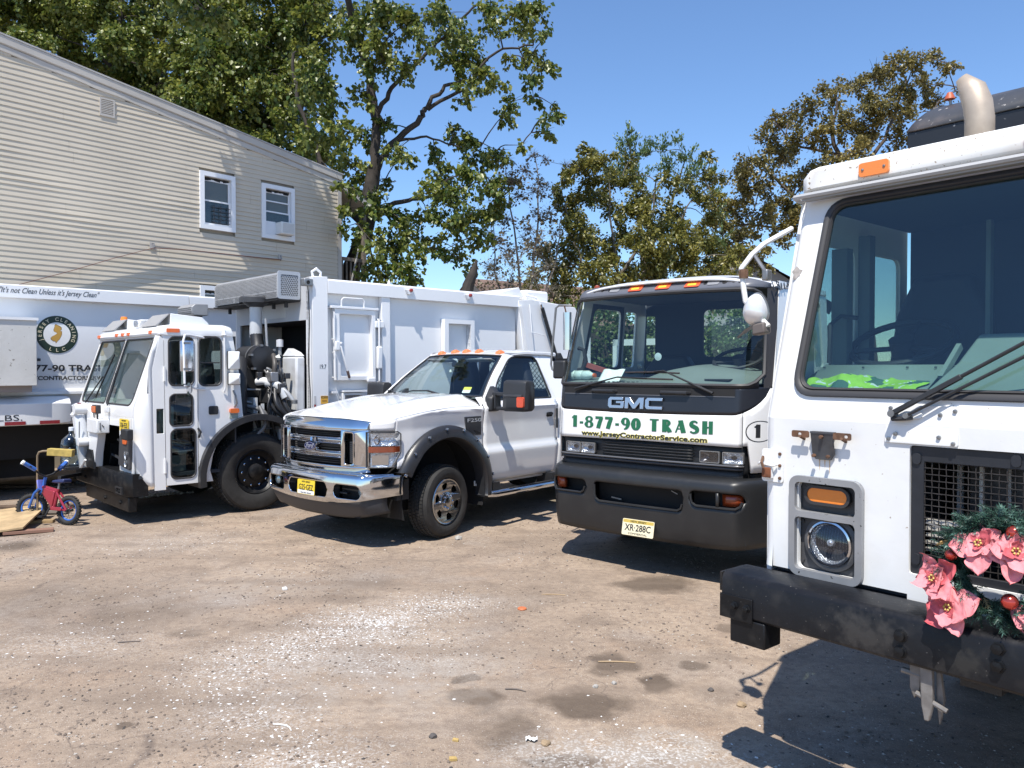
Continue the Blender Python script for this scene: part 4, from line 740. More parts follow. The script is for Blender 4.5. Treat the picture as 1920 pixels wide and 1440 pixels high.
# headlamp units
def headlamp_unit(y0):
    e = bpy.data.objects.new('headlight_unit', None); COL.objects.link(e); e.parent = R; e.location = (0, y0, 0)
    bz = MB().plate(rrect(-.183, .148, .987, 1.430, .045, 6), [rrect(-.155, .119, 1.275, 1.402, .022), rrect(-.155, .119, 1.017, 1.248, .022)], FX(0), -.005, .026).build('bezel', mat('silver_bezel_paint', (.33, .335, .345), .4, .3, vary=(9, .15), spots=(40, .66, (.024, .023, .022))), e, bevel=.010, seg=3)
    hb = MB().plate(rrect(-.160, .124, 1.01, 1.41, .02), [ell(-.005, 1.145, .100, .100, 40)], FX(-.028), -.01, 0); hb.box(-.04, -.002, -.162, .126, 1.250, 1.273); hb.build('housing', mat('charcoal_housing', (.062, .062, .066), .55, vary=(12, .25), bump=(140, .15)), e)
    rg = MB().lathe([(.122, -.028), (.122, -.012), (.108, -.004), (.100, -.006), (.098, -.03)], (0, -.005, 1.145), 'x', 44); rg.build('trim_ring', mat('charcoal_ring', (.10, .10, .105), .45), e)
    MB().lathe([(.099, .0), (.099, .010), (.091, .013), (.088, .006), (.088, -.01)], (-.004, -.005, 1.145), 'x', 44).build('chrome_ring', CHROME, e)
    MB().lathe([(.001, -.085), (.03, -.080), (.06, -.058), (.08, -.028), (.089, -.0)], (0, -.005, 1.145), 'x', 44).build('reflector', REFLECTOR, e, smooth=60)
    ln = MB(); ln.lathe([(.001, .030), (.03, .0275), (.06, .020), (.08, .012), (.089, .004)], (0, -.005, 1.145), 'x', 44); ln.build('lens', LENS, e, smooth=60)
    fl2 = MB()
    for k in range(-7, 8):
        yy = k * .0115; hh = (.084 ** 2 - yy ** 2) ** .5
        fl2.tube([(.029 - .026 * ((yy ** 2 + zz * zz) ** .5 / .089) ** 2, yy - .005, 1.145 + zz) for zz in [hh * q / 5 for q in range(-5, 6)]], .0011, 4)
    fl2.build('lens_flutes', LENS, e); MB().lathe([(.001, .0), (.014, -.004), (.017, -.02), (.017, -.05)], (0, -.005, 1.148), 'x', 16).build('bulb_shield', REFLECTOR, e)
    for yy, zz in ((-.143, 1.222), (.106, 1.222), (-.143, 1.045), (.106, 1.045)): MB().lathe([(.010, -.028), (.009, -.020), (.001, -.019)], (0, yy, zz), 'x', 10).build('screw', SEAL, e)
    gr = MB().plate(rrect(-.127, .083, 1.305, 1.391, .043, 8), [rrect(-.113, .069, 1.318, 1.378, .030, 8)], FX(-.028), 0, .026).build('signal_grommet', SEAL, e, bevel=.008, seg=3)
    MB().plate(rrect(-.113, .069, 1.318, 1.378, .030, 8), [], FX(-.028), 0, .021).build('signal_lens', AMBER, e, bevel=.012, seg=3)
headlamp_unit(0); headlamp_unit(1.775)
# number plate bracket above the headlamp
br = bpy.data.objects.new('plate_bracket', None); COL.objects.link(br); br.parent = R; IRON = mat('grey_iron_bracket', (.10, .105, .115), .45, .5, vary=(20, .3), dirt=(18, .5, (.15, .085, .05)))
MB().plate([(-.080, 1.628), (.024, 1.628), (.024, 1.535), (.008, 1.508), (-.064, 1.508), (-.080, 1.535)], [], lambda u, v, d: (.030 + d - (.018 if v < 1.56 else 0), u, v), -.003, .003).build('bracket_plate', IRON, br, bevel=.003)
MB().box(.004, .034, -.080, .024, 1.622, 1.630).build('bracket_flange', IRON, br)
for a, b in ((-.165, -.084), (.026, .105)):
    MB().plate(rrect(a, b, 1.600, 1.630, .008), [rrect(a + .03 if a < 0 else b - .03, a + .046 if a < 0 else b - .014, 1.609, 1.621, .005)], FX(.034), -.003, .002).build('bracket_arm', RUST, br)
    c_ = (a + b) / 2; MB().cyl((.0, c_, 1.592), (.04, c_, 1.606), .007, 8).build('bolt', RUST, br)
for yy, zz in ((-.028, 1.608), (-.060, 1.525), (.004, 1.525)): MB().lathe([(.009, .030), (.008, .042), (.001, .043)], (0, yy, zz), 'x', 6).build('bolt', RUST, br, smooth=0)
for yy, l in ((-.052, .050), (-.006, .062), (-.028, .035)): MB().plate([(yy - .003, 1.507), (yy + .003, 1.507), (yy + .0022, 1.507 - l * .6), (yy + .0005, 1.507 - l), (yy - .0018, 1.507 - l * .55)], [], FX(0), .0, .0006).build('rust_streak', mat('rust_streak', (.60, .44, .28), .7), cab)
# rusty latch at the corner
la = bpy.data.objects.new('door_latch', None); COL.objects.link(la); la.parent = R
MB().plate(rrect(-.330, -.222, 1.385, 1.535, .012), [], FX(.002), 0, .006).build('latch_plate', WHITE_OLD, la, bevel=.002)
MB().plate([(-.322, 1.50), (-.308, 1.515), (-.296, 1.48), (-.280, 1.51), (-.270, 1.505), (-.268, 1.40), (-.318, 1.40)], [], FX(.010), 0, .018).build('latch_body', WHITE_OLD, la, bevel=.004)
MB().box(.026, .034, -.316, -.270, 1.405, 1.452).build('rusty_keeper', mat('orange_rust', (.24, .085, .035), .8, vary=(30, .5), bump=(50, .3)), la, bevel=.004)
MB().tube([(.03, -.310, 1.50), (.05, -.306, 1.475), (.045, -.298, 1.45)], .007, 6).build('latch_pin', RUST, la); MB().tube([(.012, -.345, 1.462), (.024, -.33, 1.470), (.03, -.30, 1.466), (.03, -.262, 1.462), (.02, -.245, 1.468)], .006, 6).build('latch_bar', WHITE_OLD, la)
for zz in (1.515, 1.462, 1.405): MB().lathe([(.008, .008), (.007, .014), (.001, .015)], (0, -.238, zz), 'x', 8).build('bolt', RUST, la)
# grille
GR = bpy.data.objects.new('grille', None); COL.objects.link(GR); GR.parent = R; BKM = mat('black_grille_steel', (.018, .020, .026), .5, vary=(12, .3))
MB().plate(rrect(gx0 + .002, gx1 - .002, gz0 - .02, gz1 - .002, .006, 2), [rrect(.378, gx1 - .05, 1.118, 1.535, .004, 2)], FX(-.012), -.008, .0).build('grille_frame', BKM, GR, bevel=.003)
ms = MB(); k = 0; yy = .380
while yy < gx1 - .05: ms.tube([(-.018 + .0025 * (-1) ** j * (1 if k % 2 else -1), yy, 1.118 + .418 * j / 17) for j in range(18)], .0021, 5, caps=False); yy += .0262; k += 1
k = 0; zz = 1.118
while zz < 1.536: ms.tube([(-.018 - .0025 * (-1) ** j * (1 if k % 2 else -1), .378 + (gx1 - .05 - .378) * j / 39, zz) for j in range(40)], .0021, 5, caps=False); zz += .0245; k += 1
ms.build('grille_mesh', mat('rusty_black_mesh', (.055, .048, .045), .55, .4, vary=(30, .4)), GR)
for yy, zz in ((.352, 1.545), (.352, 1.145), (.70, 1.566)): MB().plate(rrect(yy - .016, yy + .016, zz - .022, zz + .022, .014), [], FX(-.012), 0, .008).build('clip', BKM, GR, bevel=.003)
rad = bpy.data.objects.new('radiator', None); COL.objects.link(rad); rad.parent = R
MB().box(-.42, -.35, .36, 1.42, .95, 1.6).build('radiator_core', DARK, rad); MB().box(-.30, -.28, .40, .42, 1.1, 1.56).build('upright', GALV, rad); MB().box(-.27, -.25, .495, .508, 1.05, 1.56).build('upright', mat('pale_bracket', (.6, .6, .58), .5), rad); MB().box(-.29, -.275, .59, .60, 1.1, 1.56).build('upright', GALV, rad); MB().box(-.34, -.31, .44, .66, 1.25, 1.57).build('shroud_panel', DARKGREY, rad)
fin = MB()
for j in range(5): fin.box(-.12, -.08, .36, .52 + .06 * (j % 2), 1.17 + j * .028, 1.185 + j * .028)
fin.build('pale_fin', mat('pale_fins', (.62, .60, .55), .5), rad); MB().lathe([(.022, 0), (.022, .02), (.012, .022), (.012, 0)], (-.09, .455, 1.235), 'x', 14).build('cap_ring', STEEL, rad); MB().lathe([(.02, 0), (.02, .02), (.001, .022)], (-.09, .52, 1.225), 'x', 14).build('cap', BLACK, rad)
MB().bar((.004, .395, 1.298), (.004, .45, 1.287), .004, .006).build('blade_tip', STEEL, GR); MB().bar((.006, .45, 1.287), (.012, .66, 1.248), .012, .016).build('loose_blade', BLACK, GR)
for a in (gx0 - .006, gx1 + .004): MB().box(-.34, -.02, a, a + .004, .95, 1.6).build('grille_duct', DARK, rad)
MB().box(-.34, -.02, gx0, gx1, 1.598, 1.602).build('grille_duct', DARK, rad); MB().box(-.12, -.02, .33, 1.45, .86, .925).build('lower_gap', DARK, rad)
# wiper base plate and arms
wp = MB().plate(rrect(.232, .508, 1.604, 1.756, .006), [], lambda u, v, d: (xk(v) + d, u, v), .0, .009); w_o = wp.build('wiper_plate', WHITE_OLD, R, bevel=.002)
for yy, zz in ((.248, 1.742), (.492, 1.738), (.248, 1.618), (.492, 1.614), (.44, 1.722), (.44, 1.635), (.275, 1.64)): MB().lathe([(.0085, .008), (.0075, .015), (.001, .016)], (xk(zz), yy, zz), 'x', 8).build('rivet', STEEL, w_o)
MB().plate(rrect(.255, .375, 1.704, 1.732, .014), [], mpF, .009, .016).build('pivot_plate', WHITE_OLD, w_o, bevel=.002)
WA = bpy.data.objects.new('wiper', None); COL.objects.link(WA); WA.parent = R; PT = mpF
p0_, p1_ = PT(.272, 1.722, .045), PT(1.20, 2.30, .055)
MB().bar(p0_, Vector(p0_).lerp(Vector(p1_), .26), .020, .024, (1, 0, 0)).build('wiper_arm_base', BLACK, WA, bevel=.003); MB().tube([Vector(p0_).lerp(Vector(p1_), .24), p1_], .0075, 8).build('wiper_arm', BLACK, WA)
q0_, q1_ = PT(.325, 1.715, .040), PT(1.25, 2.262, .050); MB().tube([q0_, q1_], .0065, 8).build('wiper_arm', BLACK, WA); MB().tube([PT(.262, 1.705, .01), PT(.27, 1.70, .03), PT(.325, 1.705, .035), PT(.335, 1.708, .012)], .010, 6).build('wiper_pivot', SEAL, WA)
MB().cyl(PT(.272, 1.722, .0), PT(.272, 1.722, .06), .014, 10).build('pivot_nut', STEEL, WA); MB().cyl(PT(.325, 1.715, .0), PT(.325, 1.715, .05), .011, 10).build('pivot_nut', STEEL, WA)
MB().bar(PT(1.0, 1.92, .02), PT(1.45, 2.55, .02), .012, .02, (1, 0, 0)).build('wiper_blade', BLACK, WA)
# bumper
bp_ = bpy.data.objects.new('bumper', None); COL.objects.link(bp_); bp_.parent = R; BX = .235
prof = [(.03, .80), (BX - .012, .80), (BX, .812), (BX, .962), (BX - .010, .980), (BX - .03, .988), (.03, .988)]
def bl(y, dx=0): return [(x - dx * (x > .1), y, zz) for x, zz in prof]
MB().loft([bl(-.395, .012), bl(-.385), bl(.3), bl(.9), bl(1.6), bl(2.165), bl(2.175, .012)]).build('bumper_beam', mat('scuffed_black_bumper', (0.009, 0.0095, 0.012), 0.42, spec=.3, vary=(5, .3), dirt=(11, .35, (.08, .072, .065)), spots=(90, .70, (.16, .15, .14)), bump=(40, .12), blobs_=(((.235, .27, .87), (.2, .17, .11), (.034, .032, .031)), ((.235, .62, .86), (.2, .10, .06), (.024, .023, .022)))), bp_, smooth=40, bevel=.002)
for y0, s in ((-.392, 1), (2.172, -1)):
    a, b = sorted((y0, y0 + s * .165)); MB().box(BX, BX + .008, a, b, .79, .895).build('end_plate', BLACK_PAINT, bp_, bevel=.002)
    MB().box(.10, BX - .004, y0 + s * (.045 if s > 0 else .045) - (.0 if s > 0 else .0) if s > 0 else y0 - .22, (y0 + .22) if s > 0 else y0 - .045, .685, .80).build('hanging_block', BLACK_PAINT, bp_, bevel=.008)
    for k in (.078, .140):
        MB().lathe([(.018, .008), (.018, .012), (.0145, .013), (.0145, .026), (.006, .028), (.001, .028)], (BX, y0 + s * k, .853), 'x', 6).build('bolt', BLACK_PAINT, bp_, smooth=0)
    MB().box(.05, BX - .01, y0 - s * .012 if s > 0 else y0, y0 if s > 0 else y0 + .012, .90, .985).build('end_cap', BLACK_PAINT, bp_)
for yy in (.402, .728, 1.05, 1.38):
    for zz in ((.905, .845) if yy < .6 or yy > 1.2 else (.945, .885)):
        MB().lathe([(.024, .0), (.024, .004), (.0195, .005), (.0185, .020), (.006, .023), (.001, .023)], (BX, yy, zz), 'x', 6 if yy > .6 else 18).build('bolt', BLACK_PAINT, bp_, smooth=30)
tow = bpy.data.objects.new('tow_hook', None); COL.objects.link(tow); tow.parent = R; TH = mat('worn_grey_steel', (.26, .245, .23), .6, .4, vary=(18, .4), dirt=(12, .4, (.12, .08, .06)), bump=(30, .3))
MB().plate([(.455, .80), (.50, .80), (.503, .66), (.490, .60), (.474, .60), (.462, .66)], [], FX(.19), -.012, .012).build('hook_plate', TH, tow, bevel=.004); MB().plate([(.50, .80), (.515, .80), (.53, .68), (.515, .585), (.505, .66)], [], FX(.16), -.01, .01).build('hook_plate', TH, tow, bevel=.004)
MB().plate([(.41, .80), (.452, .80), (.45, .70), (.428, .66), (.412, .70)], [], FX(.17), -.01, .01).build('hook_plate', TH, tow, bevel=.004); MB().cyl((.17, .38, .755), (.17, .46, .750), .012, 8).build('hook_pin', TH, tow); MB().cyl((.19, .44, .69), (.19, .55, .655), .010, 8).build('hook_pin', TH, tow)
# mirror on a white tube arm
mi = bpy.data.objects.new('mirror', None); COL.objects.link(mi); mi.parent = R; MW = mat('white_tube', (.72, .72, .70), .45, dirt=(20, .3, (.3, .2, .14)))
MB().tube([(-.24, -.335, 2.575), (.0, -.335, 2.475), (.06, -.355, 2.425), (.10, -.385, 2.36), (.10, -.372, 2.27), (.10, -.362, 2.21), (.10, -.290, 2.135), (.10, -.245, 2.09)], .0125, 8).build('mirror_arm', MW, mi)
MB().tube([(.05, -.355, 2.43), (.06, -.30, 2.36), (.05, -.285, 2.33)], .009, 6).build('mirror_strut', STEEL, mi); MB().box(.03, .07, -.30, -.27, 2.30, 2.35).build('clamp', STEEL, mi, bevel=.006); MB().lathe([(.02, -.02), (.022, 0), (.02, .02)], (.10, -.372, 2.335), 'z', 8).build('clamp', RUST, mi)
dm = MB(); dm.grid(lambda u, v: (.085 + .07 * math.sin(v * math.pi / 2), -.312 + .056 * math.cos(u * 2 * math.pi) * math.cos(v * math.pi / 2) * (1 - .25 * math.sin(u * 2 * math.pi)), 2.168 + .074 * math.sin(u * 2 * math.pi) * math.cos(v * math.pi / 2)), 24, 8); dm.build('mirror_head', mat('white_chrome_mirror', (.75, .75, .75), .18, .3), mi, smooth=80); MB().tube([(.085, -.312 + .056 * math.cos(a) * (1 - .25 * math.sin(a)), 2.168 + .074 * math.sin(a)) for a in [2 * math.pi * i / 24 for i in range(24)]], .006, 6, closed=True).build('mirror_rim', STEEL, mi)
MB().loft([[(.07, -.31, 2.05), (.13, -.31, 2.05), (.13, -.245, 2.06), (.07, -.245, 2.06)], [(.07, -.31, 2.10), (.13, -.31, 2.10), (.13, -.25, 2.11), (.07, -.25, 2.11)]]).build('mirror_clamp', mat('brown_clamp', (.13, .11, .10), .6), mi, bevel=.008); MB().loft([[(.10, -.35, 2.075), (.12, -.35, 2.08), (.12, -.31, 2.10), (.10, -.31, 2.09)], [(.10, -.40, 2.04), (.11, -.40, 2.045), (.11, -.385, 2.05), (.10, -.385, 2.05)]]).build('mirror_tab', STEEL, mi)
# patch of bare filler and rust on the pillar and body
MB().plate([(-.272 + .022 * math.cos(a) * (1 + .3 * math.sin(a * 5)), 2.352 + .028 * math.sin(a) * (1 + .3 * math.cos(a * 3))) for a in [2 * math.pi * i / 18 for i in range(18)]], [], mpF, 0.0, .0015).build('bare_patch', mat('bare_metal_patch', (.40, .36, .33), .6, vary=(60, .4)), cab)
# exhaust stack and dark box behind the cab
MB().tube([(-1.15, .165, 2.87), (-1.15, .165, 3.16), (-1.15, .155, 3.24), (-1.15, .130, 3.315), (-1.13, .085, 3.385)], [.068, .068, .068, .064, .030], 20, caps=False).build('exhaust_stack', STACK, R, smooth=60, solid=.004)
bxm = mat('scuffed_black_steel', (.085, .085, .088), .42, .3, vary=(3, .3), dirt=(3.2, .9, (.27, .205, .175)), spots=(30, .66, (.42, .39, .36)), bump=(14, .2))
BXX = -1.62; bk = MB(); bk.loft([[(BXX, -.40, 3.0), (BXX, -.40, 3.315), (BXX - .12, -.37, 3.36), (BXX - .30, -.27, 3.48), (BXX - .34, .0, 3.515), (BXX - .34, 2.0, 3.515), (BXX - .30, 2.1, 3.48), (BXX, 2.18, 3.31), (BXX, 2.18, 3.0)], [(BXX - .9, -.40, 3.0), (BXX - .9, -.40, 3.315), (BXX - .9, -.37, 3.36), (BXX - .9, -.27, 3.48), (BXX - .9, .0, 3.515), (BXX - .9, 2.0, 3.515), (BXX - .9, 2.1, 3.48), (BXX - .9, 2.18, 3.31), (BXX - .9, 2.18, 3.0)]]); 
hood = MB(); hood.grid(lambda u, v: (BXX + .01 - .34 * v ** 1.2, -.395 + (2.575) * u + .10 * v * (1 if u < .02 else 0), 3.315 + .195 * math.sin(v * 1.5)), 40, 6); ho = hood.build('roof_hood', bxm, R, smooth=60, solid=.01)
low_ = MB().box(BXX - .85, BXX, -.395, 2.18, 2.95, 3.312); lo = low_.build('roof_box', mat('black_box_steel', (.014, .015, .018), .4, spots=(34, .70, (.3, .29, .28)), bump=(14, .2)), R, bevel=.008); slot = MB()
for k in range(12): slot.plate(rrect(-.30 + k * .2, -.22 + k * .2, 3.14, 3.19, .02), [], FX(BXX), 0, .006)
slot.build('box_slot', DARK, lo); MB().tube([(BXX - .25, -.24, 3.46), (BXX - .24, -.25, 3.53)], .008, 6).build('lamp_stem', STEEL, R); MB().lathe([(.001, 0), (.03, .01), (.024, .03), (.014, .05), (.001, .055)], (BXX - .24, -.25, 3.515), 'z', 14).build('beacon', mat('faded_red_beacon', (.45, .10, .04), .5), R)
# body behind, chassis, wheels
MB().box(-6.6, -1.62, -.30, 2.07, 1.05, 2.86).build('refuse_body', WHITE_BODY, R, bevel=.03); MB().box(-6.4, -.2, .45, .60, .62, .86).build('chassis_rail', BLACK, R); MB().box(-6.4, -.2, 1.18, 1.33, .62, .86).build('chassis_rail', BLACK, R); MB().cyl((-2.15, .1, .52), (-2.15, 1.7, .52), .07, 10).build('axle', BLACK, R)
for x in (-1.0, -4.6, -5.9):
    wheel(R, (x - (1.15 if x > -2 else 0), -.24, .52), .52, .32, .30, -1); wheel(R, (x - (1.15 if x > -2 else 0), 2.02, .52), .52, .32, .30, 1)
MB().box(-1.40, -.25, -.25, 2.03, .80, .92).build('underbody', DARK, R)
# cab interior
it = bpy.data.objects.new('cab_interior', None); COL.objects.link(it); it.parent = cab
ds = MB(); ds.add([(-.06, YL + .06, 1.775), (-.06, .33, 1.775), (-.40, .30, 1.905), (-.40, YL + .06, 1.905), (-.44, .30, 1.92), (-.44, YL + .06, 1.92), (-.60, .30, 1.915), (-.60, YL + .06, 1.915)], [(0, 1, 2, 3), (3, 2, 4, 5), (5, 4, 6, 7)]); ds.build('dash_panel', DASHLT, it, solid=.01)
for yy in (-.24, -.05, .15, .27): MB().lathe([(.006, 0), (.006, .006), (.001, .007)], (-.385, yy, 1.905), 'z', 8).build('screw', DARKGREY, it)
MB().loft([[(-.06, .345, 1.775), (-.06, 1.45, 1.775), (-.06, 1.45, 1.80), (-.06, .345, 1.80)], [(-.42, .345, 1.775), (-.42, 1.45, 1.775), (-.42, 1.45, 1.93), (-.42, .345, 1.93)], [(-.50, .36, 1.775), (-.50, 1.43, 1.775), (-.50, 1.42, 2.05), (-.50, .40, 2.05)], [(-.75, .36, 1.775), (-.75, 1.43, 1.775), (-.75, 1.42, 2.06), (-.75, .40, 2.06)]]).build('engine_console', DASHLT, it, bevel=.012)
MB().bar((-.30, .325, 1.86), (-.47, .335, 2.0), .02, .03).build('console_trim', DASHLT, it); MB().add([(-.06, 1.45, 1.775), (-.06, YR - .06, 1.775), (-.55, YR - .06, 1.92), (-.55, 1.45, 1.92)], [(0, 1, 2, 3)]).build('dash_panel', DASHLT, it)
steering(it, (-.72, -.02, 2.03), .235, math.radians(28)); steering(it, (-.72, 1.75, 2.03), .235, math.radians(28)); seat(it, -1.1, -.02, 1.65); seat(it, -1.1, 1.75, 1.65)
MB().tube([(-.45, -.25, 1.93), (-.46, -.25, 2.12), (-.50, -.22, 2.16), (-.55, -.16, 2.15)], .012, 6).build('grab_handle', SEATM, it); MB().box(-.62, -.56, -.30, -.22, 1.9, 2.5).build('door_pillar', DASH, it); MB().box(-.92, -.86, -.31, -.25, 1.0, 2.6).build('door_pillar', DASH, it)
MB().plate(rrect(.60, 1.17, 1.98, 2.52, .09), [rrect(.64, 1.13, 2.02, 2.48, .07)], FX(-1.445), .0, .012).build('window_trim', DASH, it); MB().box(-.9, -.86, .3, .32, 1.0, 2.6).build('partition_post', DASH, it)
# high visibility vest lying on the dash: a thing of its own
VG = mat('lime_cloth', (.33, .60, .06), .75, vary=(9, .25)); VD = mat('dark_green_cloth', (.045, .12, .095), .75); VS = mat('silver_stripe', (.55, .60, .60), .4)
ve = MB()
def vf(u, v):
    y = -.20 + .50 * u; d = .17 * v * (1 - .15 * abs(u - .5)); n_ = noise.noise((u * 7, v * 2.4, 0)) * .020 + noise.noise((u * 15, v * 5, 3)) * .011
    hgt = .042 * math.sin(min(1, u * 1.25 + .12) * math.pi) * (math.sin(v * math.pi) ** .6) + .022 * (1 if .3 < u < .55 else 0) * v * math.sin(v * math.pi)
    x = -.075 - d; return (x + n_ * .3, y + .015 * math.sin(v * 9), 1.788 + .375 * (d) + max(.004, hgt + n_))
ve.grid(vf, 54, 18)
for i, f in enumerate(ve.f):
    c = sum((Vector(ve.v[k]) for k in f), Vector()) / 4; q = noise.noise((c.y * 11 + c.x * 9, c.x * 16, 2)); ve.m[i] = 1 if q > .12 else (2 if -.06 < q < -.01 else 0)
vo = ve.build('safety_vest', [VG, VD, VS], None, smooth=60); vo.location = ro; vo.rotation_euler = (0, 0, rz); tag(vo, 'crumpled lime green and dark safety vest lying on the dash of the nearest truck', 'vest')
# ---- wreath hanging on the grille ----
W0 = vworld(RA, RO, (.15, .715, 1.205)); WR = thing('wreath', 'christmas wreath of green fir with pink poinsettias on the nearest truck bumper', 'wreath', W0, rz)
RR, rt = .155, .07; rw = random.Random(12); ring = MB().tube([(0, RR * math.cos(a), RR * math.sin(a)) for a in [2 * math.pi * i / 40 for i in range(40)]], .025, 8, closed=True); ring.build('wreath_ring', mat('dark_fir_core', (.012, .022, .016), .9), WR)
FIR = mat('fir_needle', (.03, .085, .06), .55, vary=(30, .5)); FIRP = mat('pale_fir_needle', (.08, .17, .13), .5); GOLDN = mat('gold_tinsel', (.62, .52, .30), .4, .3)
def sprigs(n, m, ln, seed, sel=None):
    q = random.Random(seed); mb = MB()
    for _ in range(n):
        a = q.uniform(0, 2 * math.pi)
        if sel and not sel(a): continue
        b = q.uniform(-1.9, 1.9); c = Vector((rt * .5 * math.cos(b) + .01, (RR + rt * .5 * math.sin(b)) * math.cos(a), (RR + rt * .5 * math.sin(b)) * math.sin(a)))
        d = Vector((q.uniform(-.1, .8), math.cos(a) * q.uniform(-.5, .9) - math.sin(a) * q.uniform(-.4, 1), math.sin(a) * q.uniform(-.5, .9) + math.cos(a) * q.uniform(-.4, 1))).normalized(); L_ = ln * q.uniform(.7, 1.2)
        o1 = d.orthogonal().normalized(); o2 = d.cross(o1)
        for k in range(26):
            t = k / 26; an = k * 2.4; s = o1 * math.cos(an) + o2 * math.sin(an); p = c + d * L_ * t; e = p + (s * .8 + d * .55).normalized() * .026 * (1 - .4 * t); w_ = d.cross(s) * .0021
            mb.add([p - w_, p + w_, e], [(0, 1, 2)])
    return mb
for m, n, s in ((FIR, 330, 1), (FIRP, 150, 2)): o = sprigs(n, m, .062, s).build('fir_needles', m, WR, smooth=0); o['kind'] = 'stuff'
o = sprigs(60, GOLDN, .05, 5, lambda a: 3.9 < a < 4.5 or 2.6 < a < 2.9).build('gold_tinsel', GOLDN, WR, smooth=0); o['kind'] = 'stuff'
PINK = mat('pink_poinsettia_cloth', (.80, .27, .29), .75, vary=(40, .22), bump=(60, .25)); REDC = mat('red_poinsettia_cloth', (.60, .11, .13), .75, vary=(40, .3)); BERRY = mat('yellow_berry', (.50, .36, .08), .5)
def poinsettia(c, n, s, a0=0):
    e = bpy.data.objects.new('poinsettia', None); COL.objects.link(e); e.parent = WR; e.location = c; n = Vector(n).normalized(); o1 = n.cross(Vector((0, 0, 1))).normalized(); o2 = n.cross(o1)
    for ring_, cnt, ln, lift, m in ((0, 5, 1.08, .02, PINK), (1, 4, .80, .38, PINK), (2, 3, .42, .75, REDC)):
        for k in range(cnt):
            a = a0 + ring_ * .6 + 2 * math.pi * k / cnt + rw.uniform(-.28, .28); d = o1 * math.cos(a) + o2 * math.sin(a); sd = n.cross(d); L_ = s * ln * rw.uniform(.75, 1.2); cur = rw.uniform(-.25, .75); ph = rw.uniform(0, 6); tw = rw.uniform(-.5, .5); sg = rw.uniform(.8, 1.25)
            def pf(u, v):
                wv = (math.sin(u ** .8 * math.pi) ** .62) * .40 * sg * L_ * (1 + .10 * math.sin(u * 11 + ph)); t = v * 2 - 1
                h = lift * u - cur * u * u * .7 + tw * t * u * .4 + .16 * (1 - abs(t)) * -math.sin(u * 2.6) * .5 + .05 * math.sin(u * 13 + ph + abs(t) * 5) * abs(t) + .045 * noise.noise((u * 5 + ph, t * 3, ph))
                return tuple(d * (L_ * u * (1 - .06 * abs(t))) + sd * (wv * t) + n * (L_ * h))
            MB().grid(pf, 16, 10).build('petal', m if rw.random() > .15 else REDC, e, smooth=60)
    bb = MB()
    for k in range(6): a = k * 1.05; p = o1 * .010 * math.cos(a) + o2 * .010 * math.sin(a) + n * .012; bb.lathe([(.001, -.005), (.0048, 0), (.001, .005)], p, 'z', 6)
    bb.build('berry_cluster', BERRY, e)
for c, n, s, a in (((0.080, -0.200, -0.065), (.8, -.35, .35), .085, .2), ((0.110, -0.138, -0.150), (.85, -.1, .25), .085, .9), ((0.085, -0.050, 0.088), (.8, -.1, .45), .09, .4), ((0.085, 0.062, 0.080), (.8, .3, .4), .095, 1.2), ((.06, .20, .0), (.8, .4, .2), .09, .3), ((.06, .13, -.15), (.85, .2, .1), .09, .7)): poinsettia(c, n, s, a)
BALL = mat('red_bauble', (.62, .09, .07), .16, .75)
for c, r in (((.065, -.148, .030), .021), ((.085, .045, -.092), .027), ((.06, .048, .140), .024), ((.06, .17, .12), .022)): MB().lathe([(r * math.sin(math.pi * i / 12) + 1e-7, -r * math.cos(math.pi * i / 12)) for i in range(13)], c, 'z', 20).build('bauble', BALL, WR, smooth=80)
MB().grid(lambda u, v: (.05 + .01 * math.sin(u * 9), -.21 + .09 * u, .050 + .02 * math.sin(u * 3) + .022 * (v - .5) * math.sin(u * 3)), 8, 3).build('gold_leaf', mat('gold_glitter', (.38, .24, .09), .5, .3, bump=(120, .5)), WR, solid=.001)
# ================= SECOND TRUCK: flat nosed cab with green phone number =================
GA, GO = 40, (1.1633, 7.25); gz_, go = vframe(GA, GO)
G = thing('cabover_truck', 'white flat nosed truck with three orange roof lamps and a green phone number', 'truck', go, gz_, 'parked trucks')
GC, GW = -.01, 1.13
def gplan(y):
    t = abs((y - GC) / GW); return -.045 * t * t - .30 * max(0, t - .80) ** 2 / .04
def lerp_tab(tab, z):
    for (a, fa), (b, fb) in zip(tab, tab[1:]):
        if z <= b: return fa + (fb - fa) * max(0, (z - a)) / (b - a)
    return tab[-1][1]
GP = [(.30, -.05), (.42, -.015), (.55, .0), (.86, .02), (.905, .01), (.935, -.02), (.955, -.10)]
CP = [(1.0, -.085), (1.24, -.075), (1.50, -.085), (1.745, -.115), (2.62, -.36), (2.66, -.37), (2.75, -.47), (2.80, -.60)]
gb = lambda u, v, d: (lerp_tab(GP, v) + gplan(u) + d, u, v)
def gc(u, v, d):
    k = max(0, min(1, (v - 1.745) / .9)) ; t = (u - GC); return (lerp_tab(CP, v) + gplan(u) * (1 - .15 * k) + d, GC + t * (1 - .055 * k), v)
cabG = bpy.data.objects.new('cab', None); COL.objects.link(cabG); cabG.parent = G
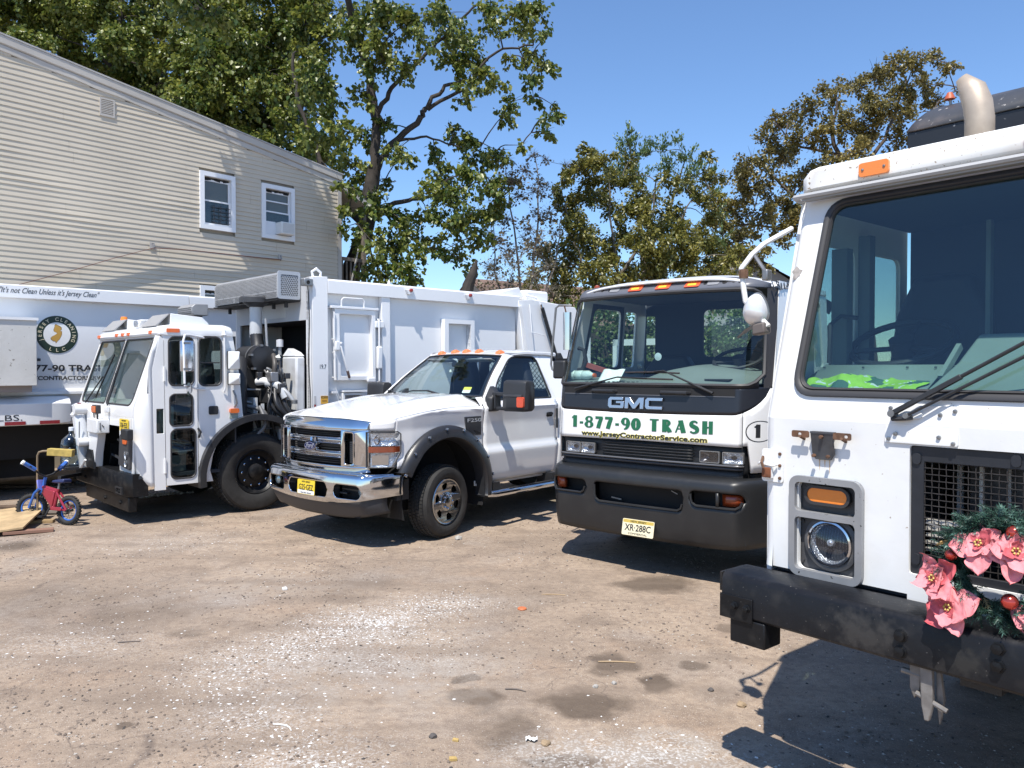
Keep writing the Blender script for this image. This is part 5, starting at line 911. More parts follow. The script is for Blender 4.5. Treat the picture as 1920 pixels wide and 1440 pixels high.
# bumper
BG = bpy.data.objects.new('bumper', None); COL.objects.link(BG); BG.parent = G
SL = [(-1.02, -.58, .695, .825), (-.485, .47, .635, .82), (.53, 1.0, .70, .83)]
def slot(t, top):
    for a, b, zb, zt in SL:
        if a < t < b:
            r = .055; e = min(t - a, b - t); zb2 = zb + .0; k = r - (r * r - (r - e) ** 2) ** .5 if e < r else 0
            return (zt - k * .6) if top else (zb2 + k)
    return .755
lo_edge = lambda t: .325 + .10 * max(0, abs((t - GC) / GW) - .55) ** 1.6
bm_ = MB(); bm_.strip(GC - GW, GC + GW, 150, lo_edge, lambda t: slot(t, 0), 8, lambda t, z: gb(t, z, 0)); bm_.strip(GC - GW, GC + GW, 150, lambda t: slot(t, 1), lambda t: .955, 8, lambda t, z: gb(t, z, 0))
for s in (-1, 1):
    ye = GC + s * GW; xe = gplan(ye); bm_.grid(lambda u, v: (lerp_tab(GP, lo_edge(ye) + (.955 - lo_edge(ye)) * v) + xe - .42 * u, ye + s * .015 * math.sin(u * 3), lo_edge(ye) + (.955 - lo_edge(ye)) * v), 6, 10)
bm_.build('bumper_shell', BUMPER_PL, BG, smooth=60, solid=.025)
for a, b, zb, zt in SL:
    P = [gb(a + .01, zt - .03, .0), gb(a + .012, zb + .06, .002), gb(a + .025, zb + .022, .004), gb(a + .06, zb + .0, .004)] + [gb(a + .06 + (b - a - .12) * i / 8, zb, .004) for i in range(1, 8)] + [gb(b - .06, zb, .004), gb(b - .025, zb + .022, .004), gb(b - .012, zb + .06, .002)]
    MB().tube(P, .011, 6).build('slot_lip', BUMPER_PL, BG); MB().strip(a - .02, b + .02, 10, lambda t: zb - .03, lambda t: zt + .03, 1, lambda t, z: gb(t, z, -.13)).build('slot_cavity', DARK, BG)
for y0, y1 in ((-1.0, -.87), (.82, .985)): MB().strip(y0, y1, 4, lambda t: .715, lambda t: .815, 2, lambda t, z: gb(t, z, -.035)).build('fog_lamp', AMBERDK, BG, solid=.05)
MB().strip(.775, .80, 2, lambda t: .69, lambda t: .83, 2, lambda t, z: gb(t, z, -.03)).build('slot_divider', BUMPER_PL, BG, solid=.04)
MB().bar(gb(-.33, .67, -.08), gb(-.22, .66, -.08), .01, .012).build('tie_bar', STEEL, BG); MB().bar(gb(.33, .80, -.05), gb(.39, .775, -.05), .006, .006).build('wire', STEEL, BG)
plate_sign(BG, frame((.012, .013, .427), (0, 1, .0), (-.20, 0, 1)), .335, .150, CREAM, 'XR\u00b7288C', 'NEW JERSEY', 'COMMERCIAL', mat('plate_gold_band', (.55, .40, .08), .5))
MB().box(-.9, -.12, -1.0, 1.0, .38, .50).build('bumper_bracket', BLACK, BG)
# grille zone and headlamps
gz2 = MB(); gz2.strip(GC - .99, GC + .99, 40, lambda t: .95, lambda t: 1.245, 4, lambda t, z: (gc(t, 1.1, -.055)[0], t, z)); gz2.build('grille_panel', BLACK, G, solid=.02)
for k in range(5): MB().strip(-.46, .50, 16, lambda t: 1.085 + k * .027, lambda t: 1.094 + k * .027, 1, lambda t, z: (gc(t, 1.1, -.036)[0], t, z)).build('grille_slat', BLACK, G, solid=.018)
MB().strip(GC - .98, GC + .98, 40, lambda t: 1.048, lambda t: 1.064, 2, lambda t, z: gc(t, z, .006)).build('trim_strip', mat('grey_trim_strip', (.16, .16, .165), .3, .4), G, solid=.02)
MB().strip(GC - .97, GC + .97, 40, lambda t: 1.018, lambda t: 1.040, 2, lambda t, z: gc(t, z, -.006)).build('trim_strip', DARKGREY, G, solid=.02)
MB().strip(GC - .96, GC + .96, 40, lambda t: .90, lambda t: 1.016, 2, lambda t, z: gc(t, z, -.035)).build('lower_panel', BLACK, G, solid=.02)
def rect_lamp(y0, y1, bright):
    e = bpy.data.objects.new('headlight', None); COL.objects.link(e); e.parent = G; z0, z1 = 1.072, 1.178; F = lambda u, v, d: (gc((y0 + y1) / 2, 1.12, 0)[0] + (gplan(u) - gplan((y0 + y1) / 2)) * .9 - .03 + d, u, v)
    MB().plate(rrect(y0, y1, z0, z1, .012), [rrect(y0 + .007, y1 - .007, z0 + .007, z1 - .007, .008)], F, .0, .026).build('lamp_bezel', mat('grey_lamp_rim', (.26, .26, .26), .35, .6), e)
    g_ = MB(); g_.grid(lambda u, v: F(y0 + .007 + (y1 - y0 - .014) * u, z0 + .007 + (z1 - z0 - .014) * v, .012 - .045 * (1 - (2 * u - 1) ** 2) * (1 - (2 * v - 1) ** 2)), 12, 10); g_.build('reflector', REFLECTOR if bright else mat('dull_reflector', (.10, .10, .11), .3, .8), e, smooth=80)
    MB().plate(rrect(y0 + .007, y1 - .007, z0 + .007, z1 - .007, .008), [], F, .018, .021).build('lens', LENS, e)
for a in ((-.895, -.72, 1), (-.715, -.54, 1), (.575, .76, 0), (.785, .965, 1)): rect_lamp(*a)
# white nose panel, corner panels
SEAM = .965
zl = lambda t: 1.235 - .012 * abs((t - GC) / SEAM)
def zband(t):
    q = abs((t - GC) / GW); return 1.487 + .018 * q * q + (.26 * (1 - (1 - ((q - .78) / .20) ** 2) ** .5) if .78 < q < .98 else (.26 if q >= .98 else 0))
MB().strip(GC - SEAM, GC + SEAM, 60, zl, zband, 8, lambda t, z: gc(t, z, 0)).build('nose_panel', WHITE, cabG, smooth=60, solid=.015)
for s in (-1, 1):
    c = MB(); c.strip(GC + s * (SEAM + .006), GC + s * GW, 10, lambda t: 1.0 if abs(t - GC) > SEAM + .045 else 1.235, lambda t: zband(t), 8, lambda t, z: gc(t, z, 0)); ye = GC + s * GW
    c.grid(lambda u, v: (gc(ye, 1.0 + v * .72, 0)[0] - .5 * u, ye + s * .012 * math.sin(u * 2), 1.0 + v * .72), 4, 8); c.build('corner_panel', WHITE, cabG, smooth=60, solid=.015)
# black band below the windscreen
MB().strip(GC - GW * .985, GC + GW * .985, 90, lambda t: zband(t) + .001, lambda t: 1.742, 8, lambda t, z: gc(t, z, .001)).build('black_cowl_band', mat('satin_black_panel', (.016, .018, .024), .34, vary=(3, .2)), cabG, smooth=60, solid=.012)
MB().strip(GC - .92, GC + .90, 40, lambda t: 1.662, lambda t: 1.730, 1, lambda t, z: gc(t, z, .0035)).build('cowl_recess', DARK, cabG); MB().strip(GC - .92, GC + .90, 40, lambda t: 1.655, lambda t: 1.661, 1, lambda t, z: gc(t, z, .006)).build('cowl_line', mat('grey_cowl_edge', (.12, .12, .13), .4), cabG)
for y0, y1, zz in ((-.575, -.30, 1.692), (.185, .47, 1.688)): MB().tube([gc(y0, zz, .0), gc(y0 + .015, zz, .035), gc(y1 - .015, zz - .002, .035), gc(y1, zz - .004, .0)], .017, 8).build('grab_bar', BLACK, cabG)
# windscreen with its seal, visor and roof
WZ0, WZ1 = 1.755, 2.625; WH = 1.075
wlo = lambda t: WZ0 + .10 * max(0, (abs((t - GC) / WH) - .90) / .10) ** 2.4; whi = lambda t: WZ1 - .02 * abs((t - GC) / WH) ** 2 - .10 * max(0, (abs((t - GC) / WH) - .90) / .10) ** 2.4
gl = MB(); gl.strip(GC - WH, GC + WH, 50, wlo, whi, 14, lambda t, z: gc(t, z, .0)); gl.build('windscreen', WS, cabG, smooth=80)
rim = [gc(GC - WH + 2 * WH * i / 50, wlo(GC - WH + 2 * WH * i / 50), .004) for i in range(51)] + [gc(GC + WH - 2 * WH * i / 50, whi(GC + WH - 2 * WH * i / 50), .004) for i in range(51)]
MB().tube(rim, .019, 6, closed=True).build('windscreen_seal', SEAL, cabG); MB().strip(GC - WH * .98, GC + WH * .98, 50, lambda t: WZ0 - .022, lambda t: wlo(t) + .006, 1, lambda t, z: gc(t, z, .008)).build('seal_flange', SEAL, cabG, solid=.01)
for s in (-1, 1):
    p = MB(); p.strip(GC + s * WH, GC + s * GW, 6, lambda t: 1.735, lambda t: 2.64, 14, lambda t, z: gc(t, z, .002)); p.build('black_pillar', mat('satin_black_panel', (.016, .018, .024), .34) if s < 0 else SEAL, cabG, smooth=70)
vb = MB(); vb.strip(GC - GW * .97, GC + GW * .97, 50, lambda t: 2.628, lambda t: 2.755 - .10 * abs((t - GC) / GW) ** 5, 6, lambda t, z: gc(t, z, .006)); vb.build('visor_panel', mat('grey_visor_panel', (.12, .125, .145), .38, vary=(3, .1)), cabG, smooth=60, solid=.03)
for y in (-.285, .035, .36):
    o = MB().plate(rpoly([(y - .075, 2.665), (y + .085, 2.665), (y + .095, 2.735), (y - .055, 2.735)], .014), [], gc, .006, .018).build('roof_lamp', mat('orange_roof_lamp', (.70, .10, .03), .3, coat=.5), cabG, bevel=.004)
    MB().plate(rrect(y - .04, y + .05, 2.680, 2.700, .006), [], gc, .018, .020).build('lit_lens_patch', mat('lit_amber', (.95, .55, .05), .3), o)  # brighter amber patch paints the lit look onto the lens
for y, r in ((-.80, .018), (-.70, .016), (-.60, .022), (-.50, .016), (.50, .02), (.62, .02), (.70, .026), (.79, .018), (.86, .028)): MB().plate(ell(y, 2.695, r, r * .85, 12), [], gc, .007, .0085).build('screw_hole', DARK, cabG)
for y in (-.55, .575): MB().plate(rrect(y - .05, y + .07, 2.672, 2.722, .016), [], gc, .007, .013).build('lamp_blank', mat('pale_grey_blank', (.24, .245, .26), .4), cabG, bevel=.004)
rf_ = MB(); rf_.grid(lambda u, v: (lerp_tab([(0, -.385), (.12, -.47), (.3, -.62), (1, -1.92)], v) + gplan(GC + GW * .99 * (2 * u - 1)) * (1 - v) * .9, GC + GW * .955 * (2 * u - 1) * (1 - .03 * (v < .05)), 2.742 - .10 * abs(2 * u - 1) ** 5 + .05 * min(1, v * 3.2) - .035 * abs(2 * u - 1) ** 2.5), 40, 14); rf_.build('roof', WHITE, cabG, smooth=70, solid=.02)
MB().lathe([(.03, 0), (.034, .03), (.022, .055), (.001, .062)], (-.55, -.82, 2.715), 'z', 14).build('roof_beacon', AMBERDK, cabG)
# cab sides, rear wall and inside
for s in (-1, 1):
    ye = GC + s * (GW - .02); W2 = lambda u, v, d, s=s: (u, GC + s * (GW - .01 - .065 * max(0, v - 1.7) / .95) + d, v)
    win = rpoly([(-.72, 1.92), (-1.40, 1.92), (-1.40, 2.56), (-.86, 2.56)], .07); w2_ = rpoly([(-1.50, 1.92), (-1.74, 1.92), (-1.74, 2.56), (-1.50, 2.56)], .05)
    MB().plate([(-.45, 1.0), (-1.95, 1.0), (-1.95, 2.70), (-.70, 2.70), (-.42, 1.75)], [win, w2_], W2, -.012, .012).build('side_panel', WHITE, cabG)
    for wq in (win, w2_): MB().flat(wq, W2, 0).build('side_window', WS, cabG, smooth=0)
    MB().plate([(-.66, 1.87), (-1.45, 1.87), (-1.45, 2.61), (-.83, 2.61)], [win], W2, -.02 if s > 0 else .013, -.013 if s > 0 else .02).build('window_trim', SEAL, cabG)
RW = [rrect(-1.06, -.93, 1.99, 2.53, .03), rrect(-.31, .47, 2.04, 2.57, .06), rrect(.62, 1.0, 2.04, 2.57, .06)]
MB().plate([(GC - GW + .03, .9), (GC + GW - .03, .9), (GC + GW - .09, 2.70), (GC - GW + .09, 2.70)], RW, FX(-1.95), -.02, 0).build('rear_wall', INTER, cabG)
for q in RW: MB().flat(q, FX(-1.96), 0).build('rear_window', WS, cabG, smooth=0)
BK = lambda y, z: frame((-1.965, y, z), (0, -1, 0), (0, 0, 1))
for s_, z, sz, wd in (('JERSEY CLEANING', 2.39, .10, .95), ('CONTAINER SERVICE', 2.24, .085, .80), ('ROOFING CONTRACTORS', 2.13, .075, .85), ('DEMOLITION', 2.05, .06, .5)): txt(s_, sz, BLACKTXT, cabG, BK(.90 if wd > .6 else .66, z), width=wd, bold=.002)
MB().box(-1.94, -.42, GC - GW + .03, GC + GW - .03, 1.0, 1.05).build('cab_floor', INTER, cabG); MB().box(-1.93, -.62, GC - 1.0, GC + 1.0, 2.655, 2.675).build('headliner', INTER, cabG); seat(cabG, -1.35, .62, 1.55, .5, .7); seat(cabG, -1.35, -.45, 1.50, .65, .55)
dsh = MB(); dsh.grid(lambda u, v: (gc(GC, 1.76, 0)[0] + gplan(GC - 1.05 + 2.1 * u) - .05 - .55 * v, GC - 1.05 + 2.1 * u, 1.765 + .05 * v + (.135 * math.sin(min(1, max(0, (u - .42) / .58)) * math.pi) ** .7) * min(1, v * 2.2)), 50, 10); dsh.build('dashboard', mat('green_grey_dash', (.17, .20, .19), .55, vary=(4, .12)), cabG, smooth=60)
vt_ = MB()
for k in range(26): y = -.75 + k * .055; vt_.box(gc(y, 1.76, 0)[0] - .13, gc(y, 1.76, 0)[0] - .09, y, y + .02, 1.776, 1.780)
vt_.build('defroster_vent', DARK, cabG); MB().plate(rrect(.55, .80, -.30, -.22, .02), [], lambda u, v, d: (v, u, 1.80 + d), 0, .012).build('gauge_cover', DARKGREY, cabG)
steering(cabG, (-.72, .66, 2.0), .23, math.radians(25)); MB().tube([(-.47, -1.0, 2.12), (-.47, -.93, 2.10), (-.48, -.91, 1.98), (-.47, -.95, 1.90), (-.46, -1.0, 1.89)], .022, 8).build('grab_handle', SEATM, cabG)
cm = MB().lathe([(.001, 0), (.035, .004), (.038, .012), (.001, .016)], (-.42, -.02, 2.02), 'x', 24).build('suction_mirror', mat('pale_compass_face', (.50, .60, .60), .3), cabG); MB().lathe([(.02, 0), (.022, .02), (.001, .022)], (-.40, -.21, 1.93), 'x', 14).build('suction_cup', CLEAR, cabG)
# wipers
def wiper(pts, blade):
    e = bpy.data.objects.new('wiper', None); COL.objects.link(e); e.parent = G
    P = [gc(*p) for p in pts]; MB().tube([P[0], Vector(P[0]).lerp(Vector(P[1]), .35)], .013, 8).build('wiper_arm_base', BLACK, e); MB().tube(P, [.010, .007, .006] if len(P) == 3 else .007, 8).build('wiper_arm', BLACK, e); Q = [gc(*p) for p in blade]; MB().tube(Q, .008, 6).build('wiper_blade', mat('brown_black_blade', (.04, .03, .028), .6, vary=(40, .5)), e)
wiper([(-.78, 1.705, .03), (-.30, 1.822, .035), (.03, 1.815, .03)], [(-.30, 1.823, .022), (0, 1.812, .022), (.30, 1.805, .022)]); wiper([(.70, 1.688, .03), (.20, 1.885, .035), (.10, 1.878, .03)], [(-.22, 1.868, .022), (.1, 1.872, .022), (.36, 1.862, .022)])
# lettering
gy = MB(); x = -.815
for ch in '1-877-90 TRASH': x += glyph(gy, ch, x, 1.328, .112, gc, .004) + .013
sc_ = (0.745 + .815) / (x + .815); x = -.815
for ch in '1-877-90 TRASH':
    gt, gs_ = MB(), MB(); mpx = lambda u, v, d: gc(-.815 + (u + .815) * sc_, v, d); mps = lambda u, v, d: gc(-.818 + (u + .815) * sc_, v - .0035, d)
    glyph(gs_, ch, x, 1.328, .112, mps, .002); x += glyph(gt, ch, x, 1.328, .112, mpx, .004) + .013
    if ch != ' ': o = gt.build('phone_number_digit' if ch not in 'TRASH' else 'letter', GREENTXT, G, smooth=0, solid=.001); gs_.build('letter_shadow', mat('grey_letter_edge', (.22, .20, .14), .5), o, smooth=0)
txtmap('www.JerseyContractorService.com', .062, mat('yellow_letter_edge', (.72, .62, .10), .5), G, gc, -.698, 1.352, 1.2515, 'website_outline', .0005, .0046); txtmap('www.JerseyContractorService.com', .062, BLACKTXT, G, gc, -.695, 1.345, 1.252, 'website_lettering', .003, .0018)
MB().plate(ell(1.055, 1.36, .078, .092, 40), [ell(1.055, 1.36, .072, .086, 40)], gc, .0, .003).build('number_ring', BLACKTXT, G); n1 = MB(); glyph(n1, '1', 1.028, 1.305, .115, lambda u, v, d: gc(1.028 + (u - 1.028) * .75, v, d), .003); n1.build('cab_number', BLACKTXT, G, smooth=0)
EM = mat('brushed_emblem', (.50, .51, .54), .25, .9); L3 = MB()
def letter(pts, holes=()): L3.plate(pts, holes, gc, .006, .026)
z0, z1 = 1.528, 1.634; t_ = .027
letter([(-.375, z0 + .02), (-.355, z0), (-.205, z0), (-.195, z0 + .01), (-.195, z0 + .068), (-.285, z0 + .068), (-.285, z0 + .046), (-.232, z0 + .046), (-.232, z0 + t_), (-.335, z0 + t_), (-.335, z1 - t_), (-.205, z1 - t_), (-.205, z1), (-.355, z1), (-.375, z1 - .02)])
letter([(-.185, z0), (-.145, z0), (-.145, z1 - .05), (-.095, z0), (-.07, z0), (-.02, z1 - .05), (-.02, z0), (.02, z0), (.02, z1), (-.035, z1), (-.083, z0 + .045), (-.13, z1), (-.185, z1)])
letter([(.035, z0 + .02), (.055, z0), (.215, z0), (.215, z0 + t_), (.075, z0 + t_), (.075, z1 - t_), (.215, z1 - t_), (.215, z1), (.055, z1), (.035, z1 - .02)])
L3.build('emblem', EM, G, bevel=.003)
txt('1-877-90 TRASH', .12, BLACKTXT, cabG, frame((-.50, GC + GW - .045, 2.60), (-1, 0, .10), (0, -.35, 1)), width=.95, bold=.003)
# mirrors, chassis
MG = bpy.data.objects.new('mirror', None); COL.objects.link(MG); MG.parent = G
MB().tube([(-.35, -1.0, 2.56), (-.30, -1.13, 2.565), (-.295, -1.165, 2.54), (-.29, -1.20, 2.2), (-.29, -1.225, 1.95), (-.295, -1.215, 1.90), (-.33, -1.08, 1.80)], .012, 8).build('mirror_arm', STEEL, MG); hd = MB(); hd.loft([[(-.33 + .03 * math.cos(a), -1.045 + .05 * math.sin(a), zz) for a in [2 * math.pi * i / 12 for i in range(12)]] for zz in (2.10, 2.2, 2.45, 2.49)]); hd.build('mirror_head', CHROME, MG, smooth=60); MB().tube([(-.30, -1.06, 2.56), (-.32, -1.05, 2.48)], .008, 6).build('mirror_stem', RUST, MG)
MB().box(-.40, -.28, -1.20, -1.04, 1.80, 1.99).build('lower_mirror', BLACK, MG, bevel=.02)
MB().box(-7.2, -.5, -.55, -.40, .62, .90).build('chassis_rail', BLACK, G); MB().box(-7.2, -.5, .38, .53, .62, .90).build('chassis_rail', BLACK, G); MB().box(-1.9, -.25, GC - GW + .1, GC + GW - .1, .50, .98).build('underbody', DARK, G); MB().box(-6.8, -2.4, -.5, .5, .92, 1.10).build('hoist_frame', BLACK, G)
MB().box(-2.35, -2.30, -1.0, -.94, 1.0, 2.45).build('rack_post', mat('pale_green_rack', (.55, .62, .60), .5), G); MB().box(-2.35, -2.30, -1.75, -.94, 2.20, 2.28).build('rack_bar', mat('pale_green_rack', (.55, .62, .60), .5), G); MB().box(-2.35, -2.30, -1.75, -1.69, 1.0, 2.28).build('rack_post', mat('pale_green_rack', (.55, .62, .60), .5), G)
for x in (-1.45, -5.4): wheel(G, (x, -1.06, .50), .50, .28, .29, -1); wheel(G, (x, 1.04, .50), .50, .28, .29, 1)
# things on the dash
def on_dash(o, label, cat): o.location = go; o.rotation_euler = (0, 0, gz_); return tag(o, label, cat)
PL = glass('clear_plastic_bottle', (.86, .93, .92), 1.0, .05)
bt = thing('plastic_bottle', 'clear plastic bottle with an orange cap lying on the dash of the flat nosed truck', 'bottle', go, gz_)
b0, b1 = Vector((-.47, -1.10, 1.835)), Vector((-.43, -.76, 1.835)); ax = (b1 - b0)
MB().tube([b0, b0 + ax * .03, b0 + ax * .2, b0 + ax * .22, b0 + ax * .25, b0 + ax * .5, b0 + ax * .52, b0 + ax * .55, b0 + ax * .75, b0 + ax * .93], [.02, .05, .052, .046, .052, .052, .046, .052, .05, .018], 14).build('bottle_body', mat('cloudy_bottle_plastic', (.55, .66, .62), .15, coat=.6, bump=(60, .5)), bt, smooth=60); MB().tube([b0 + ax * .93, b1], .022, 12).build('bottle_cap', mat('orange_cap_plastic', (.65, .14, .05), .4), bt)
pa = MB(); pa.grid(lambda u, v: (gc(-.5, 1.76, 0)[0] - .10 - .12 * v, -.60 + .25 * u, 1.772 + .125 * v + .006 * math.sin(u * 9)), 8, 6); on_dash(pa.build('paper_sheet', mat('white_paper_sheet', (.78, .82, .79), .7, vary=(30, .12)), solid=.002), 'white sheet of paper propped on the dash of the flat nosed truck', 'paper')
lv = MB().bar((-.50, -.95, 1.955), (-.46, -.60, 1.865), .03, .05); on_dash(lv.build('spirit_level', mat('red_level', (.30, .075, .06), .5)), 'red and silver spirit level lying behind the bottle on the dash', 'spirit level'); 
rg = MB(); rg.grid(lambda u, v: (-.47 - .07 * v, .78 + .13 * u, 1.79 + .05 * math.sin(u * math.pi) * math.sin(v * math.pi) + .008 * math.sin(u * 13 + v * 7)), 10, 8); on_dash(rg.build('white_rag', PWHITE, smooth=50), 'small white rag in the lower corner of the flat nosed truck windscreen', 'rag')
# ================= PICKUP =================
PA, PO = 40.1, (-.736, 8.834); pz_, po_ = vframe(PA, PO)
P = thing('pickup_truck', 'white pickup truck with chrome grille, black wheel flares and five orange roof lamps', 'pickup truck', po_, pz_, 'parked trucks')
PC = -1.0
BP = bpy.data.objects.new('body', None); COL.objects.link(BP); BP.parent = P
YT = [(.40, -.10), (.50, -.065), (.62, -.03), (.88, .0), (.930, .002), (.955, -.028), (1.25, -.030), (1.40, -.008), (1.432, .0), (1.455, -.024), (1.52, -.045), (1.60, -.075)]
def ys(z): return lerp_tab(YT, z)
def nose(x): return -.02 * max(0, (x - .5) / .22) - .17 * max(0, (x - .72) / .21) ** 1.6 if x > .5 else 0
def side(s): return lambda x, z: (x, (ys(z) + nose(x)) if s > 0 else (2 * PC - ys(z) - nose(x)), z)
AZ, AR = .50, .685
arch = lambda x: AZ + (max(0, AR * AR - x * x)) ** .5 if abs(x) < AR else 0
ftop = lambda x: 1.462 - .10 * max(0, (x + .25) / 1.0) ** 1.7
for s in (1, -1):
    f = side(s); fd = MB()
    fd.strip(-.635, .72, 60, lambda x: max(arch(x), .56 if x < 0 else .84), ftop, 16, f)
    fd.strip(.72, .93, 8, lambda x: 1.245 , ftop, 3, f); fd.build('fender', WHITE_CAR, BP, smooth=40, solid=.012, off=-1 if s > 0 else 1)
    # bolt-on wheel flare
    fl = MB(); loops = []
    for k in range(41):
        a = math.radians(-14 + 208 * k / 40); c, q = math.cos(a), math.sin(a); rr = [(.60, -.10), (.615, .045), (.635, .075), (.70, .070), (.760, .035), (.768, .0), (.758, -.03)]; L_ = []
        for r, yy in rr:
            x, z = r * c, AZ + r * q * (1.0 if q > 0 else 1.0); z = max(z, .40 if c < 0 else .80) if q < .3 else z; base = ys(max(.56, min(z, 1.4))) * .3; yv = base + yy + (nose(x) if x > .5 else 0); L_.append((x, yv if s > 0 else 2 * PC - yv, z))
        loops.append(L_)
    fl.loft(loops, caps=True, closed=False); fo = fl.build('wheel_flare', mat('satin_black_flare', (.024, .025, .029), .36, vary=(4, .15)), P, smooth=60)
    if s > 0:
        for d_ in (22, 42, 63, 85, 107, 128, 150, 168):
            a = math.radians(d_); MB().lathe([(.020, .0), (.019, .008), (.010, .010), (.009, .004), (.001, .006)], (.728 * math.cos(a), .064, AZ + .728 * math.sin(a)), 'y', 10).build('flare_bolt', CHROME, fo)
    wl = MB(); loops = []
    for k in range(17):
        a = math.radians(-20 + 220 * k / 16); loops.append([(.66 * math.cos(a), yy if s > 0 else 2 * PC - yy, AZ + .66 * math.sin(a)) for yy in (-.02, -.42)])
    wl.loft(loops, caps=False, closed=False); wl.build('wheel_liner', DARK, P); MB().box(-.66, .66, -.44 if s > 0 else 2 * PC + .40, -.42 if s > 0 else 2 * PC + .44, .5, 1.3).build('wheel_liner', DARK, P)
# hood
hw = lambda x: 1.0 + nose(x) - .012
def hood(u, v):
    x = -.66 + 1.60 * v; t = 2 * u - 1; W = hw(min(x, .93)) - .02 - .035 * (1 if x < .5 else 1); ze = ftop(min(x, .93)) + .004; cr = .135 - .080 * v - .02 * v * v
    x2 = x + .085 * v ** 3 * (1 - t * t) ; z = ze + cr * (1 - abs(t) ** 3.2) - .045 * max(0, (v - .86) / .14) ** 2 + .022 * math.exp(-((abs(t) - .62) / .10) ** 2) * (1 - v * .5)
    return (x2, PC + t * W, z)
MB().grid(hood, 44, 30).build('hood', WHITE_CAR, BP, smooth=60, solid=.02)
MB().grid(lambda u, v: (-.60 - .12 * (2 * u - 1) ** 2 - .10 * v, PC + .93 * (2 * u - 1), 1.578 - .02 * abs(2 * u - 1) ** 3 - .012 * v), 24, 3).build('cowl_panel', mat('pale_grey_cowl', (.48, .50, .54), .5), BP, smooth=60)
MB().lathe([(.016, 0), (.014, .012), (.001, .014)], (-.55, PC - .5, 1.588), 'z', 8).build('washer_jet', BLACK, BP)
# grille
GRP = bpy.data.objects.new('grille', None); COL.objects.link(GRP); GRP.parent = P
pgx = lambda y, z: 1.075 - .10 * ((y - PC) / .78) ** 2 - .05 * max(0, abs((y - PC) / .78) - .8) / .2 - .055 * max(0, (z - 1.25) / .12) ** 2 - .02 * max(0, (.85 - z) / .06)
gp = lambda u, v, d: (pgx(u, v) + d, u, v)
SLOTS = [(1.172, 1.238), (1.025, 1.092), (.872, .945)]
ch = MB()
def bars(z0, z1, y0=PC - .46, y1=PC + .46, d=.0, n=20):
    ch.strip(y0, y1, n, lambda t: z0, lambda t: z1, 4, lambda t, z: gp(t, z, d + .018 * math.sin((z - z0) / (z1 - z0) * math.pi)))
ch.strip(PC - .78, PC + .78, 40, lambda t: 1.255, lambda t: 1.372 - .03 * ((t - PC) / .78) ** 4, 8, lambda t, z: gp(t, z, .02)); ch.strip(PC - .78, PC + .78, 40, lambda t: .792, lambda t: .862, 5, lambda t, z: gp(t, z, .012)); ch.strip(PC - .46, PC + .46, 20, lambda t: 1.238, lambda t: 1.256, 2, lambda t, z: gp(t, z, .012))
ch.build('grille_shell', CHROME, GRP, smooth=60, solid=.03)
for za, zb in ((1.092, 1.172), (.945, 1.025)):
    ch = MB(); m_ = (za + zb) / 2; bars(za, za + .022, d=.01); bars(zb - .022, zb, d=.01); ch.strip(PC - .46, PC + .46, 20, lambda t: za + .02, lambda t: zb - .02, 2, lambda t, z: gp(t, z, -.008)); ch.build('grille_bar', CHROME, GRP, smooth=60, solid=.012)
for za, zb in SLOTS:
    MB().strip(PC - .46, PC + .46, 12, lambda t: za - .01, lambda t: zb + .01, 1, lambda t, z: gp(t, z, -.07)).build('slot_backing', DARK, GRP)
    for k in range(3): zz = za + (zb - za) * (k + .5) / 3; MB().strip(PC - .45, PC + .45, 12, lambda t: zz - .004, lambda t: zz + .004, 1, lambda t, z: gp(t, z, -.03)).build('slot_slat', BLACK, GRP, solid=.012)
for s in (1, -1):
    n_ = MB(); q = lambda a, b: sorted((PC + s * a, PC + s * b)); a, b = q(.462, .78)
    n_.plate(rrect(a, b, .862, 1.256, .004, 2), [rrect(*q(.515, .635), .885, 1.225, .02, 4)], gp, -.012, .02); n_.build('nostril_frame', CHROME, GRP, smooth=50, bevel=.008, seg=3)
    MB().tube([gp(PC + s * (.575 + .062 * (1 if i < 2 or i > 5 else -1)) if 0 else u_, v_, .024) for i, (u_, v_) in enumerate(rrect(*q(.512, .638), .882, 1.228, .022, 4))], .010, 6, closed=True).build('nostril_trim', CHROME, GRP)
    MB().plate(rrect(*q(.51, .64), .88, 1.23, .02, 2), [], gp, -.07, -.06).build('nostril_backing', DARK, GRP)
    for k in range(11): zz = .905 + k * .021; MB().plate(rrect(*q(.56, .635), zz, zz + .010, .002, 1), [], gp, -.05, -.005).build('nostril_slat', mat('dark_slat', (.08, .085, .1), .35, .5), GRP)
em = bpy.data.objects.new('emblem', None); COL.objects.link(em); em.parent = GRP; EO = lambda u, v, d: (pgx(PC, 1.06) + .03 + d, PC + u, 1.058 + v)
MB().plate(ell(0, 0, .112, .058, 36), [], EO, -.05, .022).build('emblem_ring', CHROME, em, bevel=.008, seg=3); MB().plate(ell(0, 0, .096, .045, 36), [], EO, .022, .025).build('emblem_face', mat('navy_enamel', (.012, .022, .10), .15, coat=1), em, bevel=.002)
ow = txt('Ford', .075, mat('silver_script', (.6, .62, .65), .3, .6), em, frame(EO(-.068, -.020, .026), (0, 1, 0), (0, 0, 1)), 'emblem_script', .136, shear=.4, bold=.0006); MB().plate(ell(0, 0, .090, .040, 36), [ell(0, 0, .0875, .0375, 36)], EO, .025, .0265).build('emblem_line', mat('silver_script', (.6, .62, .65), .3, .6), em)
for s in (-1, 1): MB().bar(EO(s * .03, .055, -.02), EO(s * .035, .10, -.03), .022, .01).build('emblem_stay', CHROME, em)
